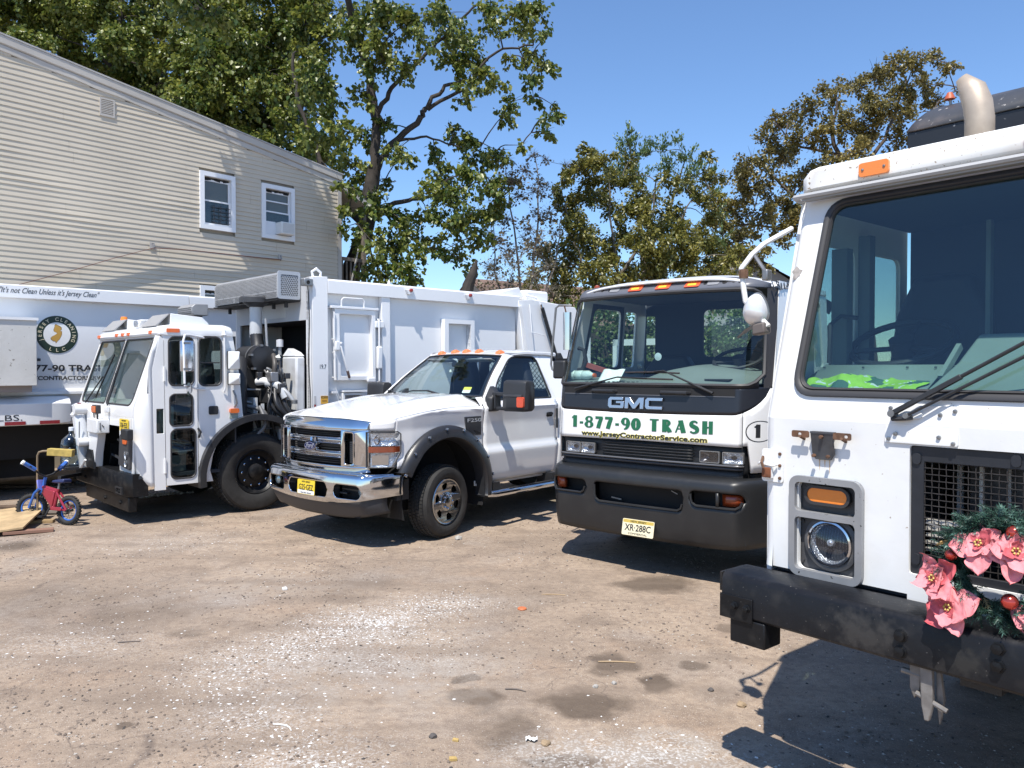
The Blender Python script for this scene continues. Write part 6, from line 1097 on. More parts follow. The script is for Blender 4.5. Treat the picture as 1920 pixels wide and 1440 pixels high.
# headlamps
for s in (1, -1):
    e = bpy.data.objects.new('headlight', None); COL.objects.link(e); e.parent = P
    def hlp(u, v, d, s=s):   # u 0..1 from grille edge round the corner, v = z
        a = u; x = .955 - .24 * a ** 1.5 - .05 * a + d * (1 - a * .5); y = -.215 + .20 * min(1, a * 1.25) ** .85 + .6 * d * a - .012
        return (x, y if s > 0 else 2 * PC - y, v)
    w = lambda z: 1.0 if z > 1.02 else 1.0 - .30 * (1.02 - z) / .16
    for za, zb, m_, nm, dd in ((1.085, 1.225, REFLECTOR, 'park_reflector', -.03), (1.015, 1.085, AMBERDK, 'amber_band', .0), (.86, 1.015, REFLECTOR, 'beam_reflector', -.03)):
        r_ = MB(); r_.strip(.03, .97, 16, lambda t: za + .004, lambda t: zb - .004, 6, lambda t, z: hlp(t * w(z), z, dd - (.025 * math.sin(t * math.pi) * math.sin((z - za) / (zb - za) * math.pi) if dd < 0 else 0))); r_.build(nm, m_, e, smooth=60)
    MB().strip(.0, 1.0, 16, lambda t: .862, lambda t: 1.232, 10, lambda t, z: hlp(t * w(z), z, .012)).build('lens', LENS, e, smooth=60)
    MB().strip(.12, .62, 10, lambda t: .885, lambda t: .99, 6, lambda t, z: hlp(t, z, -.012 - .03 * math.sin((t - .12) / .5 * math.pi))).build('beam_box', CHROME, e, smooth=60)
    MB().lathe([(.04, 0), (.03, -.03), (.001, -.04)], hlp(.28, 1.15, -.005), 'x', 16).build('park_bulb', mat('grey_bulb', (.3, .25, .22), .3, .7), e)
    rim = [hlp(t * w(.862), .862, .014) for t in [i / 10 for i in range(11)]] + [hlp(w(z), z, .014) for z in (.92, 1.02, 1.12, 1.21)] + [hlp(t, 1.236, .014) for t in [1 - i / 10 for i in range(1, 11)]]
    MB().tube(rim, .007, 6, closed=True).build('lens_rim', SEAL, e); MB().strip(.0, 1.0, 10, lambda t: .855, lambda t: 1.24, 4, lambda t, z: hlp(t, z, -.075)).build('lamp_housing', mat('silver_lamp_housing', (.35, .36, .38), .4, .5), e, smooth=60)
    v = MB(); v.strip(.95, 1.05, 2, lambda t: .862, lambda t: 1.0, 2, lambda t, z: hlp(t * w(z), z, .004)); v.build('lamp_corner', WHITE_CAR, e)
# chrome bumper and valance
BB = bpy.data.objects.new('bumper', None); COL.objects.link(BB); BB.parent = P
pbx = lambda y: 1.155 - .09 * ((y - PC) / 1.0) ** 2 - .40 * max(0, abs(y - PC) - .78) ** 2 / .0576
def pbm(t, z):
    k = (z - .47) / .33; return (pbx(t) + .022 * math.sin(max(0, min(1, k)) * math.pi) - .05 * max(0, (k - .86) / .14) ** 2 - .02 * max(0, .15 - k) / .15, t, z)
HO2 = [(-.83, -.45, .535, .685), (-.345, .345, .525, .69), (.45, .83, .535, .685)]
def hole(t, top):
    t = t - PC
    for a, b, zb, zt in HO2:
        if a < t < b:
            r = .06; e_ = min(t - a, b - t); k = r - max(0, r * r - (r - e_) ** 2) ** .5 if e_ < r else 0; return zt - k if top else zb + k
    return .61
pblo = lambda t: .462 + .10 * abs(t - PC) ** 2.5; pbhi = lambda t: .797 - .012 * abs(t - PC) ** 2
cb_ = MB(); cb_.strip(PC - 1.02, PC + 1.02, 160, pblo, lambda t: hole(t, 0), 8, pbm); cb_.strip(PC - 1.02, PC + 1.02, 160, lambda t: hole(t, 1), pbhi, 10, pbm)
cb_.strip(PC - 1.0, PC + 1.0, 60, lambda t: 0, lambda t: 1, 2, lambda t, w_: (pbx(t) - .05 - .14 * w_, t, pbhi(t) + .004)); cb_.build('bumper_shell', CHROME, BB, smooth=50, solid=.02)
for a, b, zb, zt in HO2: MB().strip(PC + a - .03, PC + b + .03, 10, lambda t: zb - .03, lambda t: zt + .03, 1, lambda t, z: (pbx(t) - .13, t, z)).build('opening_backing', DARK, BB)
for s in (1, -1):
    MB().lathe([(.052, 0), (.050, .012), (.03, .022), (.001, .026)], (pbx(PC + s * .76) - .085, PC + s * .765, .61), 'x', 20).build('fog_lamp', mat('fog_lens', (.42, .50, .50), .12, .4, coat=.6), BB); MB().bar((pbx(PC + s * .5) - .06, PC + s * .46, .585), (pbx(PC + s * .6) - .06, PC + s * .58, .582), .03, .022).build('tow_hook', BLACK, BB, bevel=.006)
    MB().box(.55, .72, PC + s * .93 - .04, PC + s * .93 + .04, .50, .72).build('bumper_end_bracket', BLACK, BB)
plate_sign(BB, frame((1.178, PC + .0, .606), (0, 1, 0), (-.05, 0, 1)), .315, .158, YEL, 'G25\u00b7GEZ', 'NEW JERSEY', 'Garden State', None)
MB().plate(rrect(-.15, .15, -.075, -.035, .006), [], lambda u, v, d: tuple(frame((1.178, PC, .606), (0, 1, 0), (-.05, 0, 1)) @ Vector((u, v, d))), .0021, .0024).build('plate_band', PWHITE, [c for c in BB.children if c.name.startswith('license_plate')][0])
va = MB(); va.strip(PC - .95, PC + .95, 60, lambda t: .295 + .10 * abs(t - PC) ** 3, lambda t: pblo(t) + .02, 6, lambda t, z: (pbx(t) - .035 - .10 * max(0, (.46 - z) / .16), t, z)); va.build('air_dam', mat('grey_black_valance', (.034, .035, .040), .5, dirt=(5, .25, (.07, .06, .055))), P, smooth=60, solid=.02)
MB().box(.3, 1.0, PC - .7, PC + .7, .32, .5).build('underbody', DARK, P); MB().box(-4.6, .8, PC - .45, PC + .45, .42, .62).build('underbody', DARK, P); MB().box(-.66, .9, PC - .55, PC + .55, .6, 1.35).build('engine_bay', DARK, P)
# door and cab
YU = lambda z: -.045 - .275 * max(0, (z - 1.5) / .6) ** 1.05
for s in (1, -1):
    fl_ = (lambda y: y) if s > 0 else (lambda y: 2 * PC - y); d = bpy.data.objects.new('door', None); COL.objects.link(d); d.parent = P
    lowd = MB(); lowd.strip(-2.10, -.648, 20, lambda x: .535, lambda x: 1.505, 26, lambda x, z: (x, fl_(ys(z)), z)); lowd.build('door_panel', WHITE_CAR, d, smooth=40, solid=.015, off=-1 if s > 0 else 1)
    W3 = lambda u, v, dd: (u, fl_(YU(v) + dd), v); wq = rpoly([(-.86, 1.525), (-1.03, 1.74), (-1.40, 2.02), (-1.52, 2.062), (-1.98, 2.062), (-2.02, 1.525)], [.03, .1, .1, .08, .09, .03], 4)
    MB().plate([(-.665, 1.505), (-.98, 1.80), (-1.34, 2.075), (-1.46, 2.125), (-2.06, 2.13), (-2.10, 1.505)], [wq], W3, -.03, .0).build('door_frame', WHITE_CAR, d, smooth=40)
    MB().flat(wq, W3, -.014).build('door_window', CLEAR, d, smooth=0); MB().tube([W3(u, v, -.004) for u, v in wq], .012, 6, closed=True).build('window_seal', BLACK, d)
    MB().box(-2.10, -.66, fl_(-.10) - .01, fl_(-.10) + .01, 1.0, 1.50).build('door_lining', INTER, d)
    MB().strip(-2.55, -2.106, 6, lambda x: .56, lambda x: 1.505, 20, lambda x, z: (x, fl_(ys(z)), z)).build('cab_corner', WHITE_CAR, BP, smooth=40, solid=.015, off=-1 if s > 0 else 1)
    MB().plate([(-2.106, 1.505), (-2.066, 2.13), (-2.30, 2.13), (-2.55, 1.505)], [], W3, -.03, 0).build('rear_pillar', WHITE_CAR, BP); MB().box(-2.55, -.6, fl_(-.12) - .02, fl_(-.12) + .02, .50, .56).build('sill', WHITE_CAR, BP)
    for xx in (-.6415, -2.103): MB().strip(xx - .004, xx + .004, 1, lambda x: .54, lambda x: 1.50, 12, lambda x, z: (x, fl_(ys(z) - .006), z)).build('door_gap', DARK, BP)
    if s > 0:
        MB().plate(rrect(-1.99, -1.87, 1.275, 1.335, .02), [], lambda u, v, dd: (u, ys(v) + dd, v), -.002, .010).build('door_handle_cup', DARK, d); MB().plate(rrect(-1.985, -1.875, 1.300, 1.328, .01), [], lambda u, v, dd: (u, ys(v) + dd, v), .012, .024).build('door_handle', BLACK, d, bevel=.004); MB().box(-2.09, -2.05, .0, .004, 1.12, 1.38).build('edge_guard', BLACK, d)
        MB().plate([(-.30, 1.345), (-.585, 1.345), (-.60, 1.12), (-.50, 1.12), (-.34, 1.20)], [], lambda u, v, dd: (u, ys(v) + dd, v), -.002, .012).build('fender_vent', mat('gunmetal_vent', (.10, .105, .115), .3, .6), P, bevel=.004); 
        MB().plate([(-.345, 1.268), (-.57, 1.268), (-.575, 1.215), (-.36, 1.215)], [], lambda u, v, dd: (u, ys(v) + dd, v), .012, .0135).build('vent_opening', DARK, P); MB().plate([(-.45, 1.195), (-.58, 1.195), (-.583, 1.135), (-.505, 1.135)], [], lambda u, v, dd: (u, ys(v) + dd, v), .012, .0135).build('vent_opening', DARK, P)
        for k in range(3): MB().box(-.565, -.355, .0, -.012 + .0 + .0, 1.222 + k * .016, 1.227 + k * .016) if 0 else None
        txt('F250', .06, mat('silver_script', (.6, .62, .65), .3, .6), P, SIDE(-.325, .008, 1.283), 'model_lettering', .24, bold=.001)
        st2 = MB(); st2.add([(-.90, .0, .62), (-1.07, .0, .62), (-1.03, .0, .80), (-.98, .0, .80)], [(0, 1, 2, 3)]); 
# windscreen
def wsf(u, v):
    t = 2 * u - 1; hwid = .875 - .215 * v; x = -.63 - .60 * v - .11 * t * t + .03 * math.sin(v * math.pi); return (x, PC + t * hwid, 1.565 + .525 * v - .02 * t * t * v)
MB().grid(wsf, 24, 10).build('windscreen', WS, P, smooth=80); fr = MB()
for a0, a1, b0, b1 in ((0, 1, 0, .055), (0, 1, .945, 1), (0, .035, .05, .95), (.965, 1, .05, .95)): fr.grid(lambda u, v: tuple(Vector(wsf(a0 + (a1 - a0) * u, b0 + (b1 - b0) * v)) - Vector((.006, 0, .004))), 20, 6)
fr.build('windscreen_band', mat('black_frit', (.012, .013, .018), .25), P, smooth=80)
rimw = [wsf(i / 20, 0) for i in range(21)] + [wsf(1, i / 8) for i in range(1, 9)] + [wsf(1 - i / 20, 1) for i in range(1, 21)] + [wsf(0, 1 - i / 8) for i in range(1, 8)]; MB().tube([tuple(Vector(p) + Vector((.002, 0, .002))) for p in rimw], .010, 6, closed=True).build('windscreen_seal', SEAL, P)
for s in (1, -1):
    u = 1 if s > 0 else 0; F_ = [(-.66, 1.505), (-.98, 1.80), (-1.34, 2.075), (-1.46, 2.125)]
    pil = MB(); n = 12; A_ = [wsf(u, i / n) for i in range(n + 1)]
    def onf(t):
        k = min(2, int(t * 3)); f_ = t * 3 - k; x = F_[k][0] + (F_[k + 1][0] - F_[k][0]) * f_; z = F_[k][1] + (F_[k + 1][1] - F_[k][1]) * f_; y = YU(z); return (x, y if s > 0 else 2 * PC - y, z)
    pil.grid(lambda a, b: tuple(Vector(wsf(u, a)).lerp(Vector(onf(a)), b) + Vector((0, s * .012 * math.sin(b * math.pi), .006 * math.sin(b * math.pi)))), n, 4); pil.build('front_pillar', WHITE_CAR, BP, smooth=60)
    qq = MB(); qq.add([wsf(u, 0), onf(0), (-.60, -.02 if s > 0 else 2 * PC + .02, 1.45), (-.60, -.12 if s > 0 else 2 * PC + .12, 1.56)], [(0, 1, 2, 3)]); qq.build('pillar_foot', WHITE_CAR, BP)
def roof(u, v):
    t = 2 * u - 1; p0 = Vector(wsf(u, 1)); x1 = -2.42; hw_ = .66 + .055 * min(1, v * 4); x = p0.x + (x1 - p0.x) * v; z = p0.z + (.085 * math.sin(min(1, v * 2.2) * math.pi / 2)) * (1 - .55 * abs(t) ** 4) + .0; return (x, PC + t * hw_, z - .02 * max(0, (v - .8) / .2) - .035 * abs(t) ** 6 * v * 0)
MB().grid(roof, 30, 24).build('roof', WHITE_CAR, BP, smooth=60, solid=.02)
for s in (1, -1):
    sr = MB(); sr.grid(lambda a, b: tuple(Vector(roof(1 if s > 0 else 0, a)).lerp(Vector((-1.42 - .98 * a, (YU(2.128) if s > 0 else 2 * PC - YU(2.128)), 2.128)), b) + Vector((0, s * .02 * math.sin(b * math.pi), .014 * math.sin(b * math.pi)))), 16, 5); sr.build('roof_rail', WHITE_CAR, BP, smooth=60)
for y in (-1.52, -1.22, -1.0, -.78, -.46):
    u = (y - PC) / 1.40 + .5; p = Vector(roof(u, .13)); MB().loft([[(p.x + .055 * a * k, y + .048 * b * k2, p.z - .012 + h) for a, b in ((1, -.8), (1, .8), (-1, 1), (-1, -1))] for k, k2, h in ((1, 1, 0), (.8, .9, .03), (.1, .55, .052))]).build('roof_marker', mat('orange_cab_lamp', (.70, .21, .07), .35, coat=.3), P, bevel=.006)
MB().plate([(PC - .85, .9), (PC + .85, .9), (PC + .85, 1.5), (PC + .66, 2.13), (PC - .66, 2.13), (PC - .85, 1.5)], [rrect(PC - .55, PC + .55, 1.60, 2.0, .06)], FX(-2.44), -.02, 0).build('rear_wall', INTER, BP); MB().flat(rrect(PC - .55, PC + .55, 1.60, 2.0, .06), FX(-2.45)).build('rear_window', WSD, BP)
MB().plate(rrect(PC - .9, PC + .9, 1.5, 2.05, .02), [rrect(PC - .82, PC - .04, 1.54, 2.01, .03), rrect(PC + .04, PC + .82, 1.54, 2.01, .03)], FX(-2.62), -.02, .02).build('headache_rack', BLACK, P); dmn = MB()
for k in range(-6, 26):
    for q in (1, -1):
        y0 = PC - .9 + k * .075; a = Vector((-2.62, y0, 1.54)); b = Vector((-2.62, y0 + q * .47, 2.01))
        if PC - .9 < min(a.y, b.y) and max(a.y, b.y) < PC + .9: dmn.tube([a, b], .006, 4, caps=False)
dmn.build('rack_mesh', mat('pale_rack_mesh', (.35, .36, .38), .4, .5), P); MB().box(-2.70, -2.66, PC - .9, PC + .9, 1.50, 1.62).build('rack_rail', mat('pale_rack_rail', (.5, .52, .54), .5), P)
MB().box(-2.42, -.66, PC - .82, PC + .82, .62, .66).build('cab_floor', INTER, BP); seat(BP, -1.75, -.52, 1.22, .52, .78, mat('navy_seat', (.012, .016, .03), .7)); seat(BP, -1.75, -1.48, 1.22, .52, .78, mat('navy_seat', (.012, .016, .03), .7))
dp_ = MB(); dp_.grid(lambda u, v: (-.72 - .11 * (2 * u - 1) ** 2 - .42 * v, PC + (.83 - .05 * v) * (2 * u - 1), 1.535 - .01 * v + .035 * math.sin(v * math.pi) * (1 if u > .5 else .6)), 24, 8); dp_.box(-1.18, -1.10, PC - .78, PC + .78, 1.1, 1.50); dp_.build('dashboard', mat('pickup_dash', (.09, .105, .105), .6), BP, smooth=50); steering(BP, (-1.28, -.52, 1.48), .19, math.radians(62))
im = MB().plate(rrect(PC - .11, PC + .11, 1.93, 1.99, .02), [], FX(-1.22), -.02, .01); im.build('rear_view_mirror', BLACK, P); MB().tube([(-1.215, PC - .06, 1.93), (-1.20, PC - .06, 1.82), (-1.19, PC - .055, 1.62)], .003, 5).build('mirror_cord', BLACK, P); MB().lathe([(.001, 0), (.02, .02), (.012, .05), (.001, .055)], (-1.20, PC - .12, 1.84), 'z', 8).build('hanging_charm', PWHITE, P)
for s in (1, -1): MB().grid(lambda u, v: (-1.22 - .10 * v, PC + s * (.12 + .46 * u), 2.04 - .035 * v), 6, 3).build('sun_visor', mat('pale_visor', (.22, .23, .24), .7), P, solid=.015)
sk = MB().plate(rrect(-.055, .055, -.045, .045, .006), [], lambda u, v, d: tuple(Vector(wsf(.845 + u * .6, .16 + v * 1.5)) - Vector((.012 - d, 0, .006))), 0, .001).build('inspection_sticker', PWHITE, P); MB().plate(rrect(-.055, .055, .0, .045, .006), [], lambda u, v, d: tuple(Vector(wsf(.845 + u * .6, .16 + v * 1.5)) - Vector((.0105 - d, 0, .005))), 0, .001).build('sticker_band', mat('sticker_yellow', (.72, .62, .08), .5), sk)
for a, b, c, d in (((-.62, PC + .28, 1.585), (-.70, PC - .02, 1.625), (-.70, PC - .3, 1.62), (-.72, PC - .45, 1.60)), ((-.66, PC - .62, 1.58), (-.73, PC - .75, 1.62), (-.76, PC - .85, 1.61), (-.78, PC - .87, 1.60))):
    e = bpy.data.objects.new('wiper', None); COL.objects.link(e); e.parent = P; MB().tube([Vector(q) + Vector((.02, 0, .0)) for q in (a, b)], .012, 6).build('wiper_arm', BLACK, e); MB().tube([Vector(q) + Vector((.02, 0, .0)) for q in (b, c, d)], .008, 6).build('wiper_blade', BLACK, e)
# towing mirrors
for s in (1, -1):
    m = bpy.data.objects.new('towing_mirror', None); COL.objects.link(m); m.parent = P; fl_ = (lambda y: y) if s > 0 else (lambda y: 2 * PC - y)
    if s < 0: m.location = (0, .24, -.05)
    hd = MB(); sec = rrect(1.395, 1.775, .0, 1, .02); 
    def ml(y, kx, kz): return [(x_, fl_(y), 1.585 + (z_ - 1.585) * kz) for x_, z_ in rpoly([(-.72 - .05 * (1 - kx), 1.40), (-.90, 1.40), (-.90, 1.77), (-.74 - .05 * (1 - kx), 1.77)], .05, 4)]
    hd.loft([ml(.20, .8, .96), ml(.22, 1, 1), ml(.48, 1, 1), ml(.535, .7, .97), ml(.55, 0, .88)]); hd.build('mirror_housing', mat('grained_black_mirror', (.028, .029, .032), .45, bump=(240, .1)), m, smooth=50)
    MB().box(-.735, -.712, fl_(.22) if s > 0 else fl_(.50), fl_(.50) if s > 0 else fl_(.22), 1.575, 1.60).build('housing_ridge', DARKGREY, m, bevel=.004); MB().box(-.735, -.714, fl_(.27) if s > 0 else fl_(.46), fl_(.46) if s > 0 else fl_(.27), 1.455, 1.57).build('housing_recess', BLACK, m)
    MB().plate(rrect(min(fl_(.435), fl_(.535)), max(fl_(.435), fl_(.535)), 1.455, 1.575, .02), [], FX(-.735), .0, .030).build('turn_lamp', mat('red_orange_lens', (.62, .07, .02), .25, coat=.5, bump=(60, .3)), m, bevel=.008)
    MB().bar((-.80, fl_(.0), 1.600), (-.79, fl_(.24), 1.600), .07, .045).build('mirror_arm', BLACK, m, bevel=.012); MB().bar((-.80, fl_(.0), 1.430), (-.79, fl_(.24), 1.430), .07, .040).build('mirror_arm', BLACK, m, bevel=.012)
    MB().loft([[(-.70, fl_(-.05), 1.38), (-.90, fl_(-.05), 1.38), (-.95, fl_(-.12), 1.70), (-.86, fl_(-.12), 1.70), (-.70, fl_(-.06), 1.56)], [(-.72, fl_(.04), 1.40), (-.88, fl_(.04), 1.40), (-.88, fl_(.03), 1.62), (-.80, fl_(.03), 1.62), (-.73, fl_(.04), 1.55)]]).build('mirror_base', BLACK, m, bevel=.02); MB().box(-.85, -.75, fl_(.06) - .01, fl_(.06) + .01, 1.43, 1.60).build('pivot_block', BLACK, m)
# running board, bed, wheels
sb = bpy.data.objects.new('running_board', None); COL.objects.link(sb); sb.parent = P; MB().tube([(-.70, .0, .405), (-.75, .06, .405), (-2.2, .06, .405), (-2.3, .0, .405)], .042, 14).build('step_tube', CHROME, sb, smooth=60); MB().box(-2.0, -1.0, .03, .09, .444, .450).build('step_pad', BLACK, sb)
for x in (-.80, -1.95): MB().box(x - .06, x + .06, -.20, .05, .40, .54).build('step_bracket', BLACK, sb)
MB().plate([(-2.62, .56), (-3.15, .56), (-3.3, .9), (-3.5, 1.12), (-3.9, 1.12), (-4.1, .9), (-4.25, .56), (-4.75, .56), (-4.75, 1.47), (-2.62, 1.47)], [], lambda u, v, d: (u, ys(v) + d - .01, v), -.05, 0).build('bed_side', WHITE_CAR, BP); MB().plate([(-2.62, .56), (-4.75, .56), (-4.75, 1.47), (-2.62, 1.47)], [], lambda u, v, d: (u, 2 * PC - ys(v) + d, v), 0, .05).build('bed_side', WHITE_CAR, BP); MB().box(-4.75, -2.62, PC - .9, PC + .9, .80, .86).build('bed_floor', BLACK, BP); MB().box(-4.78, -4.73, PC - .92, PC + .92, .56, 1.47).build('tailgate', WHITE_CAR, BP)
for x in (0, -3.66):
    wheel(P, (x, .015, .405), .405, .27, .262, 1, 'alloy', steer=math.radians(7) if x == 0 else 0); wheel(P, (x, 2 * PC - .015, .405), .405, .27, .262, -1, 'alloy', steer=math.radians(7) if x == 0 else 0)
MB().cyl((0, -.2, .40), (0, -1.8, .40), .06, 10).build('axle', BLACK, P); MB().cyl((-3.66, -.2, .40), (-3.66, -1.8, .40), .06, 10).build('axle', BLACK, P)
MB().box(-.66, -.60, -.10, .03, .38, .66).build('mud_flap', BLACK, P)
# ================= THIRD TRUCK: cab forward garbage truck at the left =================
LA, LO = 46.5, (-3.4206, 10.5073); lz, lo_ = vframe(LA, LO)
L_ = thing('garbage_truck', 'white cab forward garbage truck with a grey mesh box and exposed hydraulics behind its cab', 'truck', lo_, lz, 'parked trucks')
LW = -2.42; LCc = LW / 2
cabL = bpy.data.objects.new('cab', None); COL.objects.link(cabL); cabL.parent = L_
wx = lambda z: 1.545 - .285 * (z - 1.42) / .88 if z > 1.42 else 1.545
mpL = lambda u, v, d: (wx(v) + d, u, v)
# left side: panel, door, rear quarter
S0 = FY(0.0); cut = lambda a: (.78 * math.cos(a), .50 + .78 * math.sin(a))
dw = [rrect(.843, 1.150, 1.695, 2.300, .07), rrect(.858, 1.140, 1.190, 1.585, .06), rrect(.825, 1.130, .530, 1.150, .07)]
MB().plate([(.795, .455), (1.185, .455), (1.205, 2.245), (1.235, 2.33), (.795, 2.33)], dw, S0, -.02, .006).build('door', WHITE, cabL, bevel=.003)
door = [c for c in cabL.children if c.name.startswith('door')][0]
for q in dw: MB().flat(q, S0, -.008).build('door_window', WSD, door, smooth=0); MB().tube([(u, .006, v) for u, v in q], .011, 6, closed=True).build('window_seal', SEAL, door)
MB().box(.85, 1.11, -.05, -.04, .86, .875).build('inner_bar', STEEL, door); MB().box(.87, 1.08, -.25, -.20, .60, .80).build('inner_step', DASH, door)
rq = rrect(.487, .772, 1.690, 2.308, .07)
MB().plate([(.60, .455)] + [(.785, .455), (.785, 2.33), (.33, 2.33), (.245, 1.84), (.195, 1.28)] + [cut(a) for a in [1.30 - 1.10 * i / 8 for i in range(9)]][:0] + [(.22, 1.24), (.40, 1.13), (.53, .97), (.60, .80), (.64, .60)], [rq], S0, -.02, .003).build('rear_quarter', WHITE, cabL, bevel=.003)
MB().flat(rq, S0, -.008).build('quarter_window', WSD, cabL, smooth=0); MB().tube([(u, .005, v) for u, v in rq], .013, 6, closed=True).build('window_seal', SEAL, cabL); MB().box(.50, .76, -.02, -.005, 1.975, 1.99).build('sliding_bar', SEAL, cabL)
MB().plate([(1.192, .405), (1.325, .405), (1.345, 1.90), (1.26, 2.30), (1.21, 2.28)], [rrect(1.215, 1.300, 1.105, 1.410, .006)], S0, -.02, .004).build('front_side_panel', WHITE, cabL, bevel=.003); MB().flat(rrect(1.215, 1.300, 1.105, 1.410, .006), S0, -.006).build('slit_window', WSD, cabL, smooth=0)
# chamfered corner pillar from the side panel round to the front
cp_ = MB(); loops = []
for zz in (.46, .52, .60, .9, 1.2, 1.42, 1.6, 1.9, 2.1, 2.31):
    xs = 1.325 + .02 * min(1, max(0, (zz - .405) / 1.5)) - max(0, (zz - 1.9) / .4) * .085; fx = wx(zz) - .012; k = .10 if zz < 1.42 else .10 - .015 * (zz - 1.42); yf = -.06 - (.06 if zz > 1.42 else .0); low_ = max(0, (.62 - zz) / .16)
    loops.append([(xs, .002, zz), (xs + .05, .001, zz), (fx - .07 - .10 * low_, -.015, zz), (fx - .025 - .12 * low_, -.045, zz), (fx - .12 * low_, yf - .06, zz)])
cp_.loft(loops, caps=False, closed=False); cp_.build('corner_pillar', WHITE, cabL, smooth=60, solid=.015)
# front: screen surround, mullion, lower skin with the open engine bay
PR = rpoly([(-1.165, 1.452), (-.185, 1.452), (-.155, 2.285), (-1.165, 2.285)], [.04, .12, .05, .04], 5); PLt = rpoly([(-2.27, 1.452), (-1.225, 1.452), (-1.225, 2.285), (-2.25, 2.285)], [.10, .04, .04, .05], 5)
MB().plate([(-2.36, 1.30), (-.10, 1.30), (-.10, 1.42), (-.10, 2.32), (-2.34, 2.32), (-2.36, 1.42)], [PR, PLt], lambda u, v, d: (wx(v) + d, u, v), -.03, .0).build('windscreen_surround', WHITE, cabL, bevel=.003)
for q in (PR, PLt): MB().flat(q, mpL, -.012).build('windscreen', WS, cabL, smooth=0); MB().tube([mpL(u, v, -.002) for u, v in q], .012, 6, closed=True).build('screen_seal', SEAL, cabL)
MB().plate([(-.10, .62), (-.10, 1.30), (-.60, 1.30), (-.60, .62)], [], FX(1.545), -.02, .0).build('front_skin', WHITE, cabL, bevel=.004); MB().plate([(-1.50, 1.18), (-1.50, 1.30), (-.60, 1.30), (-.60, 1.18)], [], FX(1.545), -.02, .0).build('front_skin', WHITE, cabL); MB().plate([(-2.36, .62), (-1.50, .62), (-1.50, 1.30), (-2.36, 1.30)], [], FX(1.535), -.02, 0).build('front_skin', WHITE, cabL)
MB().box(1.0, 1.02, -1.5, -.6, .5, 1.3).build('engine_bay', DARK, cabL); MB().box(1.0, 1.53, -.61, -.60, .5, 1.2).build('engine_bay', DARK, cabL); MB().box(1.0, 1.53, -1.51, -1.50, .5, 1.2).build('engine_bay', DARK, cabL); MB().box(1.0, 1.53, -1.5, -.6, 1.2, 1.21).build('engine_bay', DARK, cabL)
hs = [((1.3, -.7, .75), (1.42, -.8, .85), (1.35, -1.0, .75)), ((1.4, -.75, .95), (1.45, -.95, .98), (1.3, -1.2, .9)), ((1.45, -1.3, .62), (1.48, -1.1, .78), (1.4, -.85, .7))]
for h_ in hs: MB().tube(h_, .02, 6).build('hose', BLACK, cabL)
# roof, visor, marker lamps
rfL = MB(); prL = [(1.235, 2.315), (1.285, 2.32), (1.295, 2.345), (1.27, 2.395), (1.20, 2.44), (1.05, 2.465), (.42, 2.475), (.34, 2.455), (.315, 2.40), (.325, 2.33)]
def rl_(y, k): return [(x - (k * .07 if x > .8 else -k * .03), y, 2.325 + (zz - 2.325) * (1 - .62 * k)) for x, zz in prL]
rfL.loft([rl_(.018, 1), rl_(.014, .55), rl_(-.02, .22), rl_(-.10, 0), rl_(LCc, 0), rl_(LW + .10, 0), rl_(LW + .02, .22), rl_(LW - .014, .55), rl_(LW - .018, 1)]); rfL.build('roof', WHITE, cabL, smooth=45)
for y in (-2.28, -1.50, -1.25, -1.02, -.20): MB().loft([[(1.298 + .012 * e, y + a * .035, 2.335 + b * .0 + c_) for a, c_, b in ((-1, 0, 0), (1, 0, 0), (1, .045, 0), (-1, .045, 0))] for e in (-2, 1)]).build('roof_marker', ORANGE, cabL, bevel=.004)
MB().plate(rrect(1.02, 1.18, 2.355, 2.405, .01), [], FY(.012), -.02, .014).build('side_marker', ORANGE, cabL, bevel=.004)
for c_, s in (((1.05, -.42), 1), ((1.05, -2.05), -1)):   # air scoops / deflectors on the roof
    x, y = c_; d = MB(); d.loft([[(x + .18, y - .34, 2.445), (x + .18, y + .20, 2.445), (x + .02, y + .22, 2.60), (x + .02, y - .36, 2.60)], [(x + .16, y - .34, 2.44), (x + .16, y + .20, 2.44), (x + .0, y + .22, 2.605), (x + .0, y - .36, 2.605)]]); d.build('roof_deflector', mat('grey_deflector_face', (.30, .30, .30), .5), cabL)
    MB().loft([[(x + .0, y - .36, 2.46), (x + .0, y + .22, 2.46), (x + .0, y + .22, 2.605), (x + .0, y - .36, 2.605)], [(x - .42, y - .30, 2.46), (x - .42, y + .18, 2.46), (x - .42, y + .18, 2.575), (x - .42, y - .30, 2.575)], [(x - .52, y - .26, 2.46), (x - .52, y + .14, 2.46), (x - .52, y + .14, 2.50), (x - .52, y - .26, 2.50)]]).build('deflector_back', WHITE, cabL, bevel=.006)
sp = MB().loft([[(1.23, -1.02, 2.45), (1.23, -.84, 2.45), (1.20, -.84, 2.55), (1.20, -1.02, 2.55)], [(1.0, -.99, 2.46), (1.0, -.87, 2.46), (1.0, -.87, 2.56), (1.0, -.99, 2.56)]]); spo = sp.build('spot_lamp', WHITE, cabL, bevel=.012); MB().plate(rrect(-.99, -.87, 2.465, 2.535, .02), [], FX(1.225), 0, .012).build('lamp_face', REFLECTOR, spo)
bc = bpy.data.objects.new('beacon', None); COL.objects.link(bc); bc.parent = cabL; MB().lathe([(.055, 0), (.055, .02), (.05, .025)], (.95, -2.30, 2.56), 'z', 18).build('beacon_base', BLACK, bc); MB().lathe([(.048, 0), (.050, .05), (.042, .085), (.001, .092)], (.95, -2.30, 2.58), 'z', 18).build('beacon_dome', AMBER, bc); MB().cyl((.95, -2.30, 2.45), (.95, -2.30, 2.57), .015, 8).build('beacon_post', STEEL, bc)
